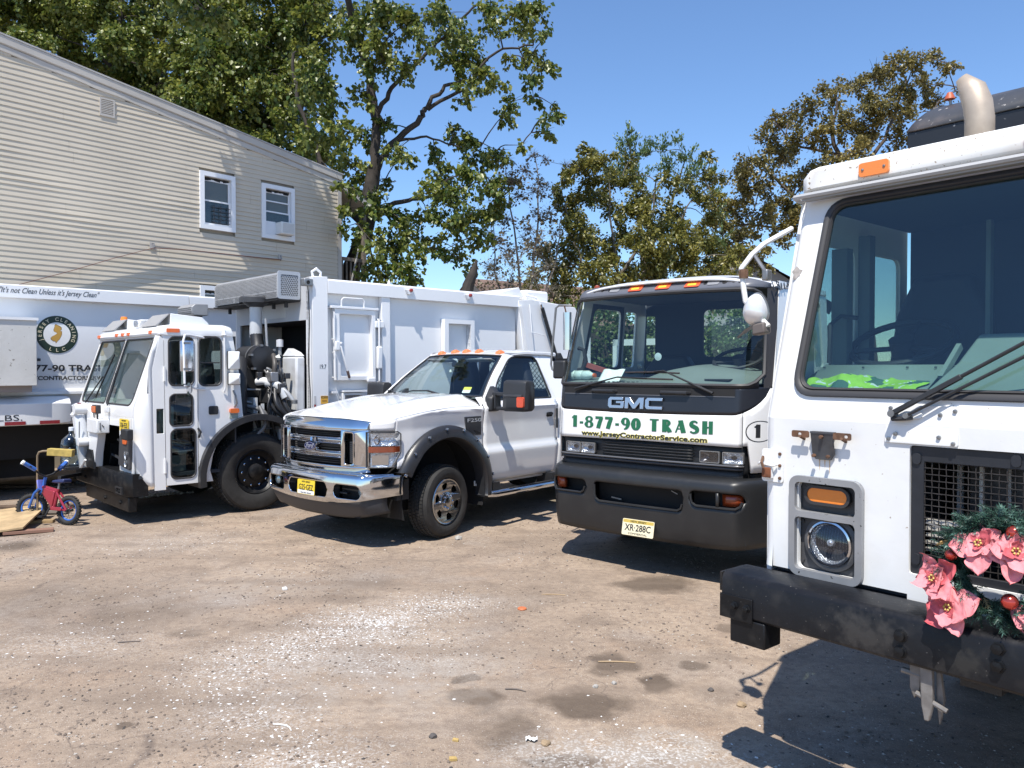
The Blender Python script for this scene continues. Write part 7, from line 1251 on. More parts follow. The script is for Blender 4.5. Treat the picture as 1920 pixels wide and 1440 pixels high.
# lamp cluster, plate, hazard box
lc = bpy.data.objects.new('headlight_unit', None); COL.objects.link(lc); lc.parent = L_
MB().plate(rpoly([(-.50, 1.09), (-.56, .70), (-.14, .66), (-.10, 1.06)][::-1], .04, 4), [], FX(1.546), .0, .028).build('lamp_housing', mat('charcoal_lamp_unit', (.055, .056, .06), .45), lc, bevel=.008); MB().plate(rrect(-.36, -.22, .975, 1.055, .02), [], FX(1.574), 0, .012).build('signal_lens', ORANGE, lc, bevel=.004)
for zz in (.845, .745): MB().lathe([(.001, -.02), (.045, .0), (.05, .012)], (1.575, -.25, zz), 'x', 18).build('lamp_reflector', REFLECTOR, lc); MB().lathe([(.001, .028), (.03, .024), (.05, .014)], (1.575, -.25, zz), 'x', 18).build('lamp_lens', LENS, lc)
plate_sign(L_, frame((1.556, -.385, 1.205), (0, 1, 0), (0, 0, 1)), .33, .15, YEL, 'XJ6\u00b7E35', 'NEW JERSEY', 'COMMERCIAL')
sq = bpy.data.objects.new('black_box_lamp', None); COL.objects.link(sq); sq.parent = L_; MB().box(1.60, 1.68, -.12, .10, 1.05, 1.18).build('lamp_box', BLACK, sq, bevel=.012); MB().bar((1.54, -.16, 1.13), (1.62, -.10, 1.13), .03, .03).build('lamp_stay', BLACK, sq)
tl = bpy.data.objects.new('turn_lamp', None); COL.objects.link(tl); tl.parent = L_; MB().box(1.64, 1.70, -1.19, -1.00, 1.325, 1.435).build('lamp_body', SEAL, tl, bevel=.01); MB().box(1.70, 1.712, -1.175, -1.015, 1.340, 1.422).build('lamp_lens', mat('orange_turn_lens', (.70, .17, .025), .3, coat=.4), tl, bevel=.004); MB().tube([(1.66, -1.09, 1.33), (1.66, -1.09, 1.26), (1.66, -1.0, 1.22), (1.62, -.98, 1.15)], .010, 6).build('lamp_stem', BLACK, tl)
# white front arm mechanism
ar = bpy.data.objects.new('loader_arm', None); COL.objects.link(ar); ar.parent = L_; AWt = mat('white_arm_paint', (.72, .73, .74), .4, dirt=(8, .3, (.4, .36, .3)))
MB().plate([(-2.22, 1.22), (-2.0, 1.26), (-1.86, 1.22), (-1.78, .60), (-1.92, .60)], [], FX(1.64), 0, .03).build('arm_plate', AWt, ar, bevel=.006); MB().plate([(-1.92, 1.30), (-1.76, 1.38), (-1.52, 1.34), (-1.46, 1.24), (-1.54, .60), (-1.70, .60)], [], FX(1.60), 0, .03).build('arm_plate', AWt, ar, bevel=.006)
MB().cyl((1.70, -1.74, 1.26), (1.70, -1.62, .88), .075, 14).build('cylinder_body', mat('grey_white_cylinder', (.55, .57, .60), .35), ar, smooth=60); MB().cyl((1.70, -1.62, .88), (1.70, -1.55, .58), .060, 14).build('cylinder_rod', GALV, ar, smooth=60); MB().cyl((1.58, -1.70, 1.36), (1.78, -1.70, 1.36), .07, 14).build('pivot_pin', AWt, ar); MB().cyl((1.66, -1.52, .93), (1.78, -1.52, .93), .055, 14).build('pivot_pin', AWt, ar); MB().lathe([(.07, 0), (.08, .03), (.05, .07), (.001, .08)], (1.66, -2.05, 1.24), 'z', 12).build('pivot_cap', AWt, ar)
MB().tube([(1.70, -1.95, 1.27), (1.74, -1.88, 1.40), (1.73, -1.78, 1.42), (1.72, -1.74, 1.34)], .022, 8).build('hydraulic_fitting', AWt, ar); MB().tube([(1.68, -2.12, 1.36), (1.70, -2.0, 1.37), (1.72, -1.95, 1.33)], .018, 6).build('hydraulic_fitting', AWt, ar); MB().tube([(1.75, -1.56, 1.20), (1.76, -1.54, .92)], .008, 6).build('chain', STEEL, ar); MB().tube([(1.72, -1.42, .70), (1.74, -1.52, .60), (1.72, -1.62, .57)], .016, 6).build('hook', AWt, ar)
MB().box(1.545, 1.70, -1.42, -.98, 1.07, 1.25).build('white_valve_box', AWt, L_, bevel=.01); MB().plate([(-1.46, .62), (-1.42, 1.07), (-1.05, 1.07), (-1.16, .80), (-1.20, .62)], [], FX(1.57), 0, .10).build('white_gusset', AWt, L_, bevel=.006); MB().plate([(-1.62, .60), (-1.45, .84), (-1.25, .84), (-1.15, .60)], [], FX(1.66), 0, .03).build('black_bracket', BLACK_PAINT, L_, bevel=.006); MB().box(1.55, 1.60, -2.33, -2.25, 1.30, 1.42).build('red_marker', REDREF, L_); MB().lathe([(.06, 0), (.03, .01), (.008, .03), (.008, .13)], (1.66, -.98, 1.08), 'z', 12).build('horn', STEEL, L_)
# bumper
bL = bpy.data.objects.new('bumper', None); COL.objects.link(bL); bL.parent = L_; prb = [(1.45, .345), (1.615, .345), (1.63, .36), (1.63, .605), (1.615, .625), (1.45, .625)]
MB().loft([[(x - .06, y, zz) for x, zz in prb] if k else [(x, y, zz) for x, zz in prb] for y, k in ((-2.28, 1), (-2.20, 0), (-1.2, 0), (-.12, 0), (-.04, 1))]).build('bumper_beam', BLACK_PAINT, bL, smooth=40); MB().box(1.50, 1.60, -1.85, -.1, .16, .34).build('lower_beam', BLACK_PAINT, bL, bevel=.01)
for y, zz in ((-2.05, .54), (-2.05, .43), (-1.75, .54), (-1.75, .43), (-.42, .40), (-.32, .40), (-.40, .25), (-1.0, .24)): MB().lathe([(.028, 0), (.024, .02), (.001, .024)], (1.63 if zz > .35 else 1.60, y, zz), 'x', 6).build('bolt', BLACK_PAINT, bL, smooth=0)
MB().plate([(-.45, .365), (-.20, .365), (-.20, .45), (-.45, .45)], [rrect(-.40, -.25, .38, .435, .01)], FX(1.63), 0, .02).build('tow_loop', BLACK, bL); MB().box(1.60, 1.92, -1.90, -1.55, .565, .60).build('side_step', BLACK, bL); MB().bar((1.6, -2.0, .45), (1.95, -1.75, .45), .05, .04).build('step_arm', BLACK, bL)
# fender, lamps, mirrors on the left side
fa = MB(); loops = []
for k in range(33):
    a = math.radians(-8 + 158 * k / 32); r0, r1 = .72, .80; c, q = math.cos(a), math.sin(a); loops.append([(r0 * c, -.35, .50 + r0 * q), (r0 * c, .085, .50 + r0 * q), (r1 * c, .085, .50 + r1 * q), (r1 * c, -.35, .50 + r1 * q)])
fa.loft(loops); fa.build('fender', mat('black_rubber_fender', (.028, .028, .030), .35, dirt=(4, .3, (.1, .095, .09))), L_, smooth=50)
MB().plate([(.20, 1.2), (-.75, 1.2), (-.75, .4), (.65, .4)], [], FY(-.42), -.02, 0).build('wheel_well', DARK, L_)
MB().plate(rrect(.535, .655, 1.315, 1.425, .02), [], FY(.004), 0, .014).build('door_latch_cup', BLACK, L_, bevel=.004); MB().plate(rrect(.265, .385, 1.325, 1.385, .018), [], FY(.004), 0, .04).build('side_turn_lamp', mat('orange_side_lens', (.68, .15, .03), .3, coat=.4), L_, bevel=.008); MB().plate(rrect(.27, .38, 1.255, 1.315, .006), [], FY(.004), 0, .012).build('lamp_label', mat('grey_green_label', (.30, .34, .30), .5), L_); MB().lathe([(.038, .004), (.034, .022), (.001, .028)], (.66, 0, .80), 'y', 16).build('side_reflector', REDLENS if 0 else mat('orange_reflector', (.55, .10, .05), .3), L_)
for zz in (1.84, .70): MB().box(1.195, 1.215, .004, .022, zz - .09, zz + .09).build('door_hinge', WHITE, L_)
MB().tube([(.80, .02, 1.15), (.775, .045, 1.10), (.79, .02, 1.03)], .014, 6).build('door_handle', BLACK, L_); MB().tube([(.33, .01, 1.62), (.315, .05, 1.55), (.30, .05, 1.45), (.315, .012, 1.40)], .012, 6).build('grab_loop', STEEL, L_)
m1 = bpy.data.objects.new('mirror', None); COL.objects.link(m1); m1.parent = L_; MWL = mat('white_mirror_tube', (.75, .75, .75), .4)
MB().tube([(.72, .02, 2.30), (.95, .14, 2.325), (1.02, .19, 2.32), (1.045, .21, 2.26), (1.035, .21, 1.72)], .014, 8).build('mirror_arm', MWL, m1); MB().tube([(1.035, .21, 1.70), (.86, .10, 1.655), (.70, .015, 1.64)], .012, 8).build('mirror_arm', MWL, m1); hd = MB(); hd.loft([[(.93 + .09 * math.cos(a) * k + .06, .21 + .045 * math.sin(a) * k - .03, zz) for a in [2 * math.pi * i / 14 for i in range(14)]] for zz, k in ((1.87, .9), (1.88, 1), (2.24, 1), (2.25, .9))]); hd.build('mirror_head', mat('stainless_mirror_back', (.55, .57, .60), .22, .9), m1, smooth=60)
for zz in (1.90, 2.22): MB().box(.96, 1.05, .18, .225, zz - .012, zz + .012).build('mirror_clamp', STEEL, m1)
MB().lathe([(.001, -.03), (.05, -.025), (.075, -.005), (.08, .0)], (.98, .20, 1.655), 'x', 20).build('round_mirror', STEEL, m1, smooth=60); MB().lathe([(.078, .0), (.04, .012), (.001, .016)], (.98, .20, 1.655), 'x', 20).build('round_mirror_glass', CHROME, m1, smooth=60)
m2 = bpy.data.objects.new('rear_mirror_post', None); COL.objects.link(m2); m2.parent = L_; MB().tube([(.455, .03, 2.37), (.45, .045, 1.66), (.46, .02, 1.60)], .012, 8).build('mirror_post', MWL, m2); MB().lathe([(.03, 0), (.01, .05), (.004, .10)], (.455, .03, 2.34), 'z', 8).build('post_cap', MWL, m2)
for zb, zt, xx in ((1.90, 2.13, .40), (1.70, 1.845, .395)):
    hd = MB(); r_ = [(xx - .12, .10, zb), (xx + .03, .10, zb), (xx + .03, .10, zt), (xx - .12, .10, zt)]; hd.add(r_ + [(xx - .075, .155, zb + (zt - zb) * .55)] + [(x, .075, z) for x, _, z in r_], [(0, 1, 4), (1, 2, 4), (2, 3, 4), (3, 0, 4), (0, 1, 6, 5), (1, 2, 7, 6), (2, 3, 8, 7), (3, 0, 5, 8)]); hd.build('mirror_head', mat('white_moulded_mirror', (.78, .78, .76), .3, coat=.3), m2, smooth=0, bevel=.008); MB().tube([(x, .075, z) for x, _, z in r_], .010, 6, closed=True).build('mirror_rim', SEAL, m2)
# rest of the cab
MB().box(.26, 1.24, LW, LW + .02, .5, 2.33).build('right_side_panel', WHITE, cabL); MB().plate([(LW + .02, .6), (-.02, .6), (-.02, 2.33), (LW + .02, 2.33)], [rrect(-1.9, -1.5, 1.6, 2.15, .05), rrect(-.80, -.40, 1.65, 2.15, .05)], FX(.30), -.02, 0).build('rear_wall', DARKGREY, cabL); MB().flat(rrect(-1.9, -1.5, 1.6, 2.15, .05), FX(.295)).build('rear_window', WSD, cabL); MB().flat(rrect(-.80, -.40, 1.65, 2.15, .05), FX(.295)).build('rear_window', WSD, cabL); MB().box(.3, 1.5, LW + .03, -.03, .56, .60).build('cab_floor', INTER, cabL)
dl = MB(); dl.loft([[(1.50, y, 1.30), (1.50, y, 1.44), (1.25, y, 1.50), (1.05, y, 1.42), (1.05, y, 1.0)] for y in (LW + .1, -.12)]); dl.build('dashboard', DASHLT, cabL); steering(cabL, (1.0, -.55, 1.60), .22, math.radians(22)); seat(cabL, .62, -.55, 1.25); seat(cabL, .62, -1.9, 1.25); MB().lathe([(.03, 0), (.055, .01), (.05, .03), (.001, .03)], (1.36, -1.35, 1.62), 'x', 14).build('dash_fan', BLACK, cabL)
for P0, P1, B0, B1 in (((-1.95, 1.44), (-1.55, 1.80), (-1.62, 1.52), (-1.42, 2.10)), ((-.98, 1.43), (-1.06, 1.85), (-1.03, 1.50), (-1.08, 2.13))):
    e = bpy.data.objects.new('wiper', None); COL.objects.link(e); e.parent = L_; MB().tube([mpL(*P0, .03), mpL(*P1, .035)], .009, 6).build('wiper_arm', BLACK, e); MB().bar(mpL(*B0, .02), mpL(*B1, .02), .02, .016, (1, 0, 0)).build('wiper_blade', BLACK, e); MB().box(1.55, 1.60, P0[0] - .03, P0[0] + .03, 1.34, 1.42).build('wiper_motor_cover', AWt, e, bevel=.01)
# wheels and chassis
for x in (0, -3.9, -5.2): wheel(L_, (x, .0, .52), .52, .33, .30, 1); wheel(L_, (x, LW, .52), .52, .33, .30, -1)
MB().box(-6.3, 1.4, -.95, -.80, .60, .90).build('chassis_rail', BLACK, L_); MB().box(-6.3, 1.4, -1.62, -1.47, .60, .90).build('chassis_rail', BLACK, L_); MB().cyl((0, -.1, .52), (0, -2.3, .52), .07, 10).build('axle', BLACK, L_)
# machinery between cab and body: each item a part
mc = bpy.data.objects.new('hydraulics', None); COL.objects.link(mc); mc.parent = L_
MB().lathe([(.11, .0), (.195, -.02), (.205, -.06), (.205, -.12), (.197, -.13), (.197, -.62), (.15, -.68), (.001, -.68)], (-.36, -.50, 2.04), 'y', 30).build('air_cleaner', mat('dull_black_drum', (.018, .018, .021), .4, vary=(5, .3)), mc); MB().lathe([(.001, .02), (.07, .018), (.12, .0), (.19, -.01)], (-.36, -.50, 2.04), 'y', 30).build('drum_cover', BLACK, mc); MB().lathe([(.206, -.16), (.213, -.16), (.213, -.19), (.206, -.19)], (-.36, -.50, 2.04), 'y', 30).build('drum_band', STEEL, mc)
for k in range(6): a = k * 1.05 + .3; MB().box(-.36 + .20 * math.cos(a) - .02, -.36 + .20 * math.cos(a) + .02, -.58, -.50, 2.04 + .20 * math.sin(a) - .015, 2.04 + .20 * math.sin(a) + .015).build('drum_clip', STEEL, mc)
MB().cyl((-.42, -.90, 2.36), (-.42, -.90, 2.90), .088, 20).build('intake_pipe', mat('pale_intake_pipe', (.55, .56, .57), .4), mc, smooth=60); MB().lathe([(.23, -.02), (.235, .05), (.21, .075), (.001, .09)], (-.42, -.90, 2.88), 'z', 28).build('intake_cap', DARKGREY, mc); MB().lathe([(.225, .06), (.10, -.04)], (-.42, -.90, 2.84), 'z', 28).build('intake_skirt', DARKGREY, mc); MB().tube([(-.42, -.90, 2.40), (-.42, -.86, 2.28), (-.40, -.80, 2.18)], .09, 14).build('intake_elbow', BLACK, mc)
MB().tube([(-.02, -.55, 2.0), (.05, -.42, 1.92), (.08, -.35, 1.75), (.10, -.32, 1.5), (.10, -.30, 1.2)], .10, 12).build('rubber_duct', mat('ribbed_black_duct', (.02, .02, .022), .5, bump=(60, .4)), mc, smooth=60); MB().lathe([(.10, 0), (.105, .34), (.001, .35)], (-.32, -.75, 1.42), 'z', 20).build('copper_muffler', mat('brown_muffler', (.26, .155, .105), .5, .4, vary=(8, .3)), mc); MB().lathe([(.02, 0), (.10, .12)], (-.32, -.75, 1.29), 'z', 20).build('muffler_cone', mat('brown_muffler', (.26, .155, .105), .5, .4), mc)
MB().tube([(-.40, -.55, 2.62), (-.44, -.50, 1.30)], .018, 8).build('guard_rod', GALV, mc); MB().tube([(-.02, -.60, 1.62), (-.44, -.50, 1.60)], .014, 6).build('guard_rod', GALV, mc); MB().box(-.76, -.62, -.50, -.08, 1.30, 2.08).build('oil_tank', mat('shade_toned_oil_tank', (.60, .61, .62), .45, dirt=(5, .7, (.30, .28, .25))), mc, bevel=.03); MB().loft([[(-.76, -.50, 2.08), (-.62, -.50, 2.08), (-.62, -.08, 2.08), (-.76, -.08, 2.08)], [(-.76, -.40, 2.20), (-.66, -.40, 2.20), (-.66, -.18, 2.14), (-.76, -.18, 2.14)]]).build('tank_shoulder', mat('shade_toned_oil_tank', (.72, .73, .73), .4), mc, bevel=.012); MB().lathe([(.05, 0), (.05, .10), (.001, .11)], (-.60, -.52, 2.22), 'z', 14).build('filter_can', mat('pale_filter', (.6, .61, .64), .35), mc); MB().cyl((-.60, -.52, 2.1), (-.60, -.52, 2.24), .025, 8).build('filter_stem', GALV, mc)  # tank's darker mottling is partial shade put into its colour
MB().lathe([(.05, .0), (.02, .06), (.001, .06)], (-.50, -.35, 2.06), 'x', 4).build('square_reflector', mat('pale_reflector_tag', (.55, .54, .50), .4), mc, smooth=0); 
def hose(pts, r, m, nm='hydraulic_hose'):
    P = [Vector(p) for p in pts]; Q = []
    for i in range(len(P) - 1):
        for j in range(5):
            t = j / 5; a, b, c, d = P[max(i - 1, 0)], P[i], P[i + 1], P[min(i + 2, len(P) - 1)]; Q.append(.5 * ((2 * b) + (c - a) * t + (2 * a - 5 * b + 4 * c - d) * t * t + (3 * b - a - 3 * c + d) * t ** 3))
    MB().tube(Q + [P[-1]], r, 8).build(nm, m, mc, smooth=60)
HB = mat('black_hose', (.022, .022, .024), .42); HG = mat('grey_hose', (.16, .16, .165), .5)
hose([(-.45, -.42, 2.10), (-.40, -.28, 1.95), (-.38, -.30, 1.70), (-.40, -.35, 1.55)], .035, mat('brown_black_hose', (.07, .062, .055), .5)); hose([(-.52, -.40, 2.05), (-.45, -.22, 1.90), (-.45, -.18, 1.78)], .016, HB)
for dx, dy in ((0, 0), (.06, .05), (-.07, .03), (-.03, -.08), (.10, -.05)): hose([(-.42 + dx, -.25 + dy, 1.62), (-.38 + dx, -.12 + dy, 1.42), (-.50 + dx * .6, -.06 + dy * .6, 1.22), (-.62 + dx * .5, -.05 + dy * .5, 1.02), (-.66 + dx * .5, -.1 + dy * .5, .8)], .034, HB)
hose([(-.30, -.32, 1.70), (-.40, -.16, 1.66), (-.46, -.08, 1.50)], .06, mat('pale_elbow', (.50, .52, .54), .35), 'elbow_pipe'); hose([(-.36, -.22, 1.72), (-.46, -.06, 1.58), (-.52, .02, 1.46)], .032, GALV, 'steel_pipe'); MB().lathe([(.045, 0), (.045, .05), (.03, .06)], (-.53, .03, 1.42), 'z', 12).build('pipe_coupling', STEEL, mc); hose([(-.22, -.45, 1.72), (-.28, -.34, 1.73), (-.33, -.28, 1.70)], .055, AWt, 'white_elbow')
hose([(.02, -.35, 1.40), (-.12, -.25, 1.36), (-.22, -.2, 1.28), (-.26, -.2, 1.10)], .028, HG); hose([(.02, -.40, 1.30), (-.10, -.3, 1.24), (-.2, -.3, 1.0)], .026, HB); hose([(-.05, -.5, 1.45), (-.2, -.45, 1.40), (-.3, -.4, 1.2)], .02, GALV); MB().box(-.48, -.30, -.62, -.30, 1.42, 1.62).build('valve_block', mat('dark_valve', (.07, .07, .075), .4, .5), mc, bevel=.012); MB().box(-.40, -.28, -.30, -.16, 1.72, 1.86).build('pump', mat('grey_pump', (.28, .28, .29), .4, .6), mc, bevel=.015); MB().box(-.46, -.36, -.22, -.08, 1.56, 1.70).build('pump', mat('dark_valve', (.07, .07, .075), .4, .5), mc, bevel=.015)
MB().box(-.20, -.14, -.60, -.40, .95, 1.50).build('white_bracket', AWt, mc); MB().box(-.46, -.40, -.36, -.16, .92, 1.40).build('white_bracket', AWt, mc); MB().box(-.24, -.20, -.30, -.28, .95, 1.42).build('white_bracket', AWt, mc); MB().tube([(-.05, -.2, 1.08), (-.75, -.12, 1.08)], .012, 6).build('cross_rod', HG, mc)
rh = random.Random(44)
for k in range(16):
    y0 = rh.uniform(-.62, -.12); x0 = rh.uniform(-.60, -.12); z0 = rh.uniform(1.35, 2.0); hose([(x0, y0, z0), (x0 + rh.uniform(-.1, .1), y0 + rh.uniform(0, .16), z0 - rh.uniform(.05, .25)), (x0 + rh.uniform(-.15, .15), y0 + rh.uniform(0, .14), z0 - rh.uniform(.25, .5)), (x0 + rh.uniform(-.2, .1), y0 + rh.uniform(-.1, .1), z0 - rh.uniform(.5, .8))], rh.choice((.010, .014, .018, .024)), rh.choice((HB, HB, HG, STEEL)))
for k in range(10): q = Vector((rh.uniform(-.58, -.2), rh.uniform(-.45, -.12), rh.uniform(1.3, 1.95))); MB().box(q.x - .04, q.x + .04, q.y - .03, q.y + .03, q.z - .04, q.z + .04).build('valve', rh.choice((GALV, DARKGREY, STEEL, mat('dark_valve', (.07, .07, .075), .4, .5))), mc, bevel=.01)
for k in range(7): MB().box(-.5 + .05 * (k % 3), -.46 + .05 * (k % 3), -.55 + .06 * k, -.50 + .06 * k, 1.85 - .09 * (k % 4), 1.90 - .09 * (k % 4)).build('fitting', STEEL, mc, bevel=.006)
MB().box(-.78, .1, -2.3, -.64, .95, 1.9).build('engine_block', mat('engine_black', (.012, .012, .013), .6), mc)
# second little guard and exhaust
gd = bpy.data.objects.new('exhaust_guard', None); COL.objects.link(gd); gd.parent = L_; PERF = bpy.data.materials.new('perforated_guard'); PERF.use_nodes = True
_n = PERF.node_tree.nodes; _l = PERF.node_tree.links; _b = _n['Principled BSDF']; _b.inputs['Roughness'].default_value = .5; _b.inputs['Base Color'].default_value = (.36, .365, .375, 1)
MB().loft([[(-.05, y, 2.70), (.16, y, 2.70), (.20, y, 2.74), (.20, y, 2.82), (.14, y, 2.87), (-.05, y, 2.87)] for y in (-2.25, -1.70)]).build('guard_shell', MESHGREY, gd, bevel=.01); hm = MB()
for k in range(16):
    for j in range(4): hm.plate(ell(-2.22 + k * .033 + (j % 2) * .016, 2.725 + j * .028, .010, .010, 6), [], FX(.2015), 0, .001)
hm.build('guard_hole', DARK, gd)['kind'] = 'stuff'
for y in (-2.15, -1.80): MB().cyl((.06, y, 2.3), (.06, y, 2.70), .06, 12).build('guard_post', RUST if 0 else DARKGREY, gd)
# ---- refuse body ----
bd = bpy.data.objects.new('refuse_body', None); COL.objects.link(bd); bd.parent = L_; BX0, BX1 = -.81, -4.85
MB().plate([(LW, 1.0), (-.04, 1.0), (-.04, 3.20), (LW, 3.20)], [rrect(-2.28, -.10, 1.28, 2.60, .01, 2)], FX(BX0 + .0), -.03, 0).build('front_wall', mat('grey_white_bulkhead', (.56, .57, .585), .4, vary=(2, .1)), bd); MB().box(-1.6, -1.58, LW + .05, -.06, 1.0, 2.7).build('dark_bulkhead', DARK, bd); MB().box(-1.58, BX0 - .03, -.12, -.10, 1.28, 2.6).build('dark_bulkhead', DARK, bd); MB().box(-1.58, BX0 - .03, -2.28, -.10, 2.6, 2.62).build('dark_bulkhead', DARK, bd); MB().box(-.8105, -.806, -1.55, -.75, 2.66, 2.9).build('panel_sheet', mat('pale_panel', (.66, .66, .65), .35), bd)
MB().plate([(BX0 + .0, 1.0), (BX0 - .245, 1.0), (BX0 - .235, 3.215), (BX0 + .0, 3.205)], [], FY(0), -.14, .05).build('front_post', WHITE_BODY, bd, bevel=.006)
sd = MB(); sd.grid(lambda u, v: (BX0 - .23 + (BX1 - BX0 + .23) * u, -.055 - .05 * (1 - v) ** 2 * 0 - .035 * math.sin(v * math.pi) * 0 - .16 * max(0, .32 - v) ** 1.5, 1.0 + 2.05 * v), 20, 16); sd.build('side_skin', WHITE_BODY, bd, smooth=60)
MB().loft([[(x, -.06, 2.985), (x, .055, 2.985), (x, .055, 3.165), (x, .03, 3.185), (x, -.06, 3.20)] for x in (BX0 - .24, BX1)]).build('top_rail', WHITE_BODY, bd, bevel=.004); MB().box(BX1, BX0, LW, -.05, 3.15, 3.19).build('roof_skin', WHITE_BODY, bd); MB().box(BX1, BX0, LW - .02, LW, 1.0, 3.2).build('right_skin', WHITE_BODY, bd); MB().plate([(-1.985, 1.35), (-2.14, 1.35), (-2.125, 3.0), (-1.972, 3.0)], [], FY(-.05), 0, .085).build('side_rib', WHITE_BODY, bd, bevel=.006)
# access door
ad = bpy.data.objects.new('access_door', None); COL.objects.link(ad); ad.parent = bd
MB().plate([(-1.19, 1.735), (-1.86, 1.735), (-1.85, 2.775), (-1.16, 2.775)], [rpoly([(-1.26, 1.80), (-1.80, 1.80), (-1.79, 2.70), (-1.24, 2.70)], .02, 2)], FY(-.05), 0, .10).build('door_frame', WHITE_BODY, ad, bevel=.006)
pn = MB(); pn.grid(lambda u, v: (-1.24 - .57 * u, -.045 + .028 * math.sin(v * math.pi * .98) ** .7 - .0, 1.79 + .92 * v), 4, 10); pn.build('door_panel', WHITE_BODY, ad, smooth=60)
MB().tube([(-1.27, .05, 2.80), (-1.27, .06, 2.90), (-1.30, .06, 2.93), (-1.62, .06, 2.93), (-1.65, .06, 2.90), (-1.65, .05, 2.80)], .012, 6).build('top_handle', WHITE_BODY, ad); MB().box(-1.90, -1.10, -.05, .07, 2.775, 2.81).build('door_hood', WHITE_BODY, ad, bevel=.004)
MB().bar((-1.23, .09, 2.23), (-1.34, .10, 1.86), .035, .02).build('lever', WHITE_BODY, ad, bevel=.006); MB().bar((-1.335, .10, 1.88), (-1.37, .10, 1.77), .035, .035).build('lever_grip', mat('brown_grip', (.09, .055, .045), .6), ad, bevel=.01); MB().box(-1.22, -1.15, .04, .10, 2.17, 2.30).build('lever_pivot', WHITE_BODY, ad, bevel=.01); MB().lathe([(.02, 0), (.018, .03), (.001, .035)], (-1.235, .08, 2.27), 'y', 10).build('pivot_bolt', WHITE_BODY, ad)
for xx, za, zb in ((-1.14, 2.33, 2.72), (-1.15, 1.78, 2.14)): MB().tube([(xx, .0, zb), (xx, .07, zb), (xx, .07, za), (xx, .0, za)], .011, 6).build('grab_rail', WHITE_BODY, ad)
MB().tube([(-1.905, .02, 2.66), (-1.905, .07, 2.62), (-1.905, .07, 1.72), (-1.905, .0, 1.70)], .013, 6).build('lock_rod', WHITE_BODY, ad); MB().box(-1.96, -1.87, .02, .09, 1.90, 2.24).build('lock_tube', WHITE_BODY, ad, bevel=.02); MB().box(-2.0, -1.85, .0, .07, 2.52, 2.62).build('lock_catch', WHITE_BODY, ad, bevel=.008); MB().box(-1.83, -1.70, .04, .09, 1.71, 1.77).build('lower_catch', WHITE_BODY, ad, bevel=.008)
MB().box(-1.20, -1.95, -.04, -.02, 1.30, 1.60) if 0 else None
MB().plate(rrect(-1.66, -1.30, 1.28, 1.55, .01), [rrect(-1.63, -1.33, 1.24, 1.52, .006)], FY(-.05), 0, .09).build('pocket_frame', WHITE_BODY, bd); MB().plate(rrect(-1.63, -1.33, 1.25, 1.52, .004), [], FY(-.05), 0, .01).build('pocket_panel', mat('grey_pocket', (.32, .33, .36), .5), bd); MB().plate(rrect(-1.53, -1.43, 1.435, 1.475, .004), [], FY(-.035), 0, .004).build('red_reflector', REDREF, bd); MB().box(-1.70, -1.30, -.04, .07, 1.565, 1.59).build('pocket_ledge', WHITE_BODY, bd); MB().plate(rrect(-1.28, -1.11, 1.37, 1.42, .004), [], FY(-.045), 0, .02).build('dark_strap', DARKGREY, bd); MB().box(-1.22, -1.13, -.05, .03, 1.55, 1.58).build('pocket_ledge', WHITE_BODY, bd)
MB().plate(rrect(-1.045, -.93, 1.405, 1.52, .004), [], FY(.05), 0, .003).build('caution_label', mat('caution_orange', (.72, .40, .06), .5), bd); cl_ = [c for c in bd.children if c.name.startswith('caution_label')][0]; MB().plate(rrect(-1.04, -.935, 1.485, 1.516, .003), [], FY(.053), 0, .001).build('caution_header', BLACKTXT, cl_); txt('CAUTION', .022, mat('caution_orange', (.72, .40, .06), .5), cl_, SIDE(-.942, .0545, 1.493), 'label_text', .09, bold=.0008); txt('PELIGRO', .026, mat('caution_brown', (.30, .14, .03), .5), cl_, SIDE(-.95, .0535, 1.44), 'label_text', .075, bold=.001)
txt('19.7', .088, BLACKTXT, bd, SIDE(-.905, .052, 1.905), width=.10); MB().box(-.855, -.825, .05, .053, 1.30, 1.40).build('red_tape', REDREF, bd); MB().box(-.855, -.825, .05, .053, 1.40, 1.52).build('white_tape', mat('grey_tape', (.5, .5, .5), .4), bd)
wf = bpy.data.objects.new('side_window_frame', None); COL.objects.link(wf); wf.parent = bd; MB().plate(rrect(-3.80, -3.17, 2.05, 2.71, .008), [rrect(-3.72, -3.25, 2.0, 2.64, .005)], FY(-.05), 0, .11).build('frame', WHITE_BODY, wf, bevel=.005); MB().box(-3.25, -3.235, -.05, .05, 2.05, 2.64).build('frame_side_bar', GALV, wf); MB().box(-3.735, -3.72, -.05, .05, 2.05, 2.64).build('frame_side_bar', GALV, wf)  # grey bars line both sides of the frame opening
for x in (-2.466, -3.667):
    e = bpy.data.objects.new('rail_lamp', None); COL.objects.link(e); e.parent = bd; MB().plate([(x - .08, 3.125), (x + .08, 3.125), (x + .04, 3.055), (x - .02, 3.055)], [], FY(.055), 0, .045).build('lamp_guard', WHITE_BODY, e, bevel=.004); MB().lathe([(.028, .0), (.026, .03), (.001, .04)], (x, .10, 3.115), 'y', 14).build('lamp_lens', REDLENS, e)
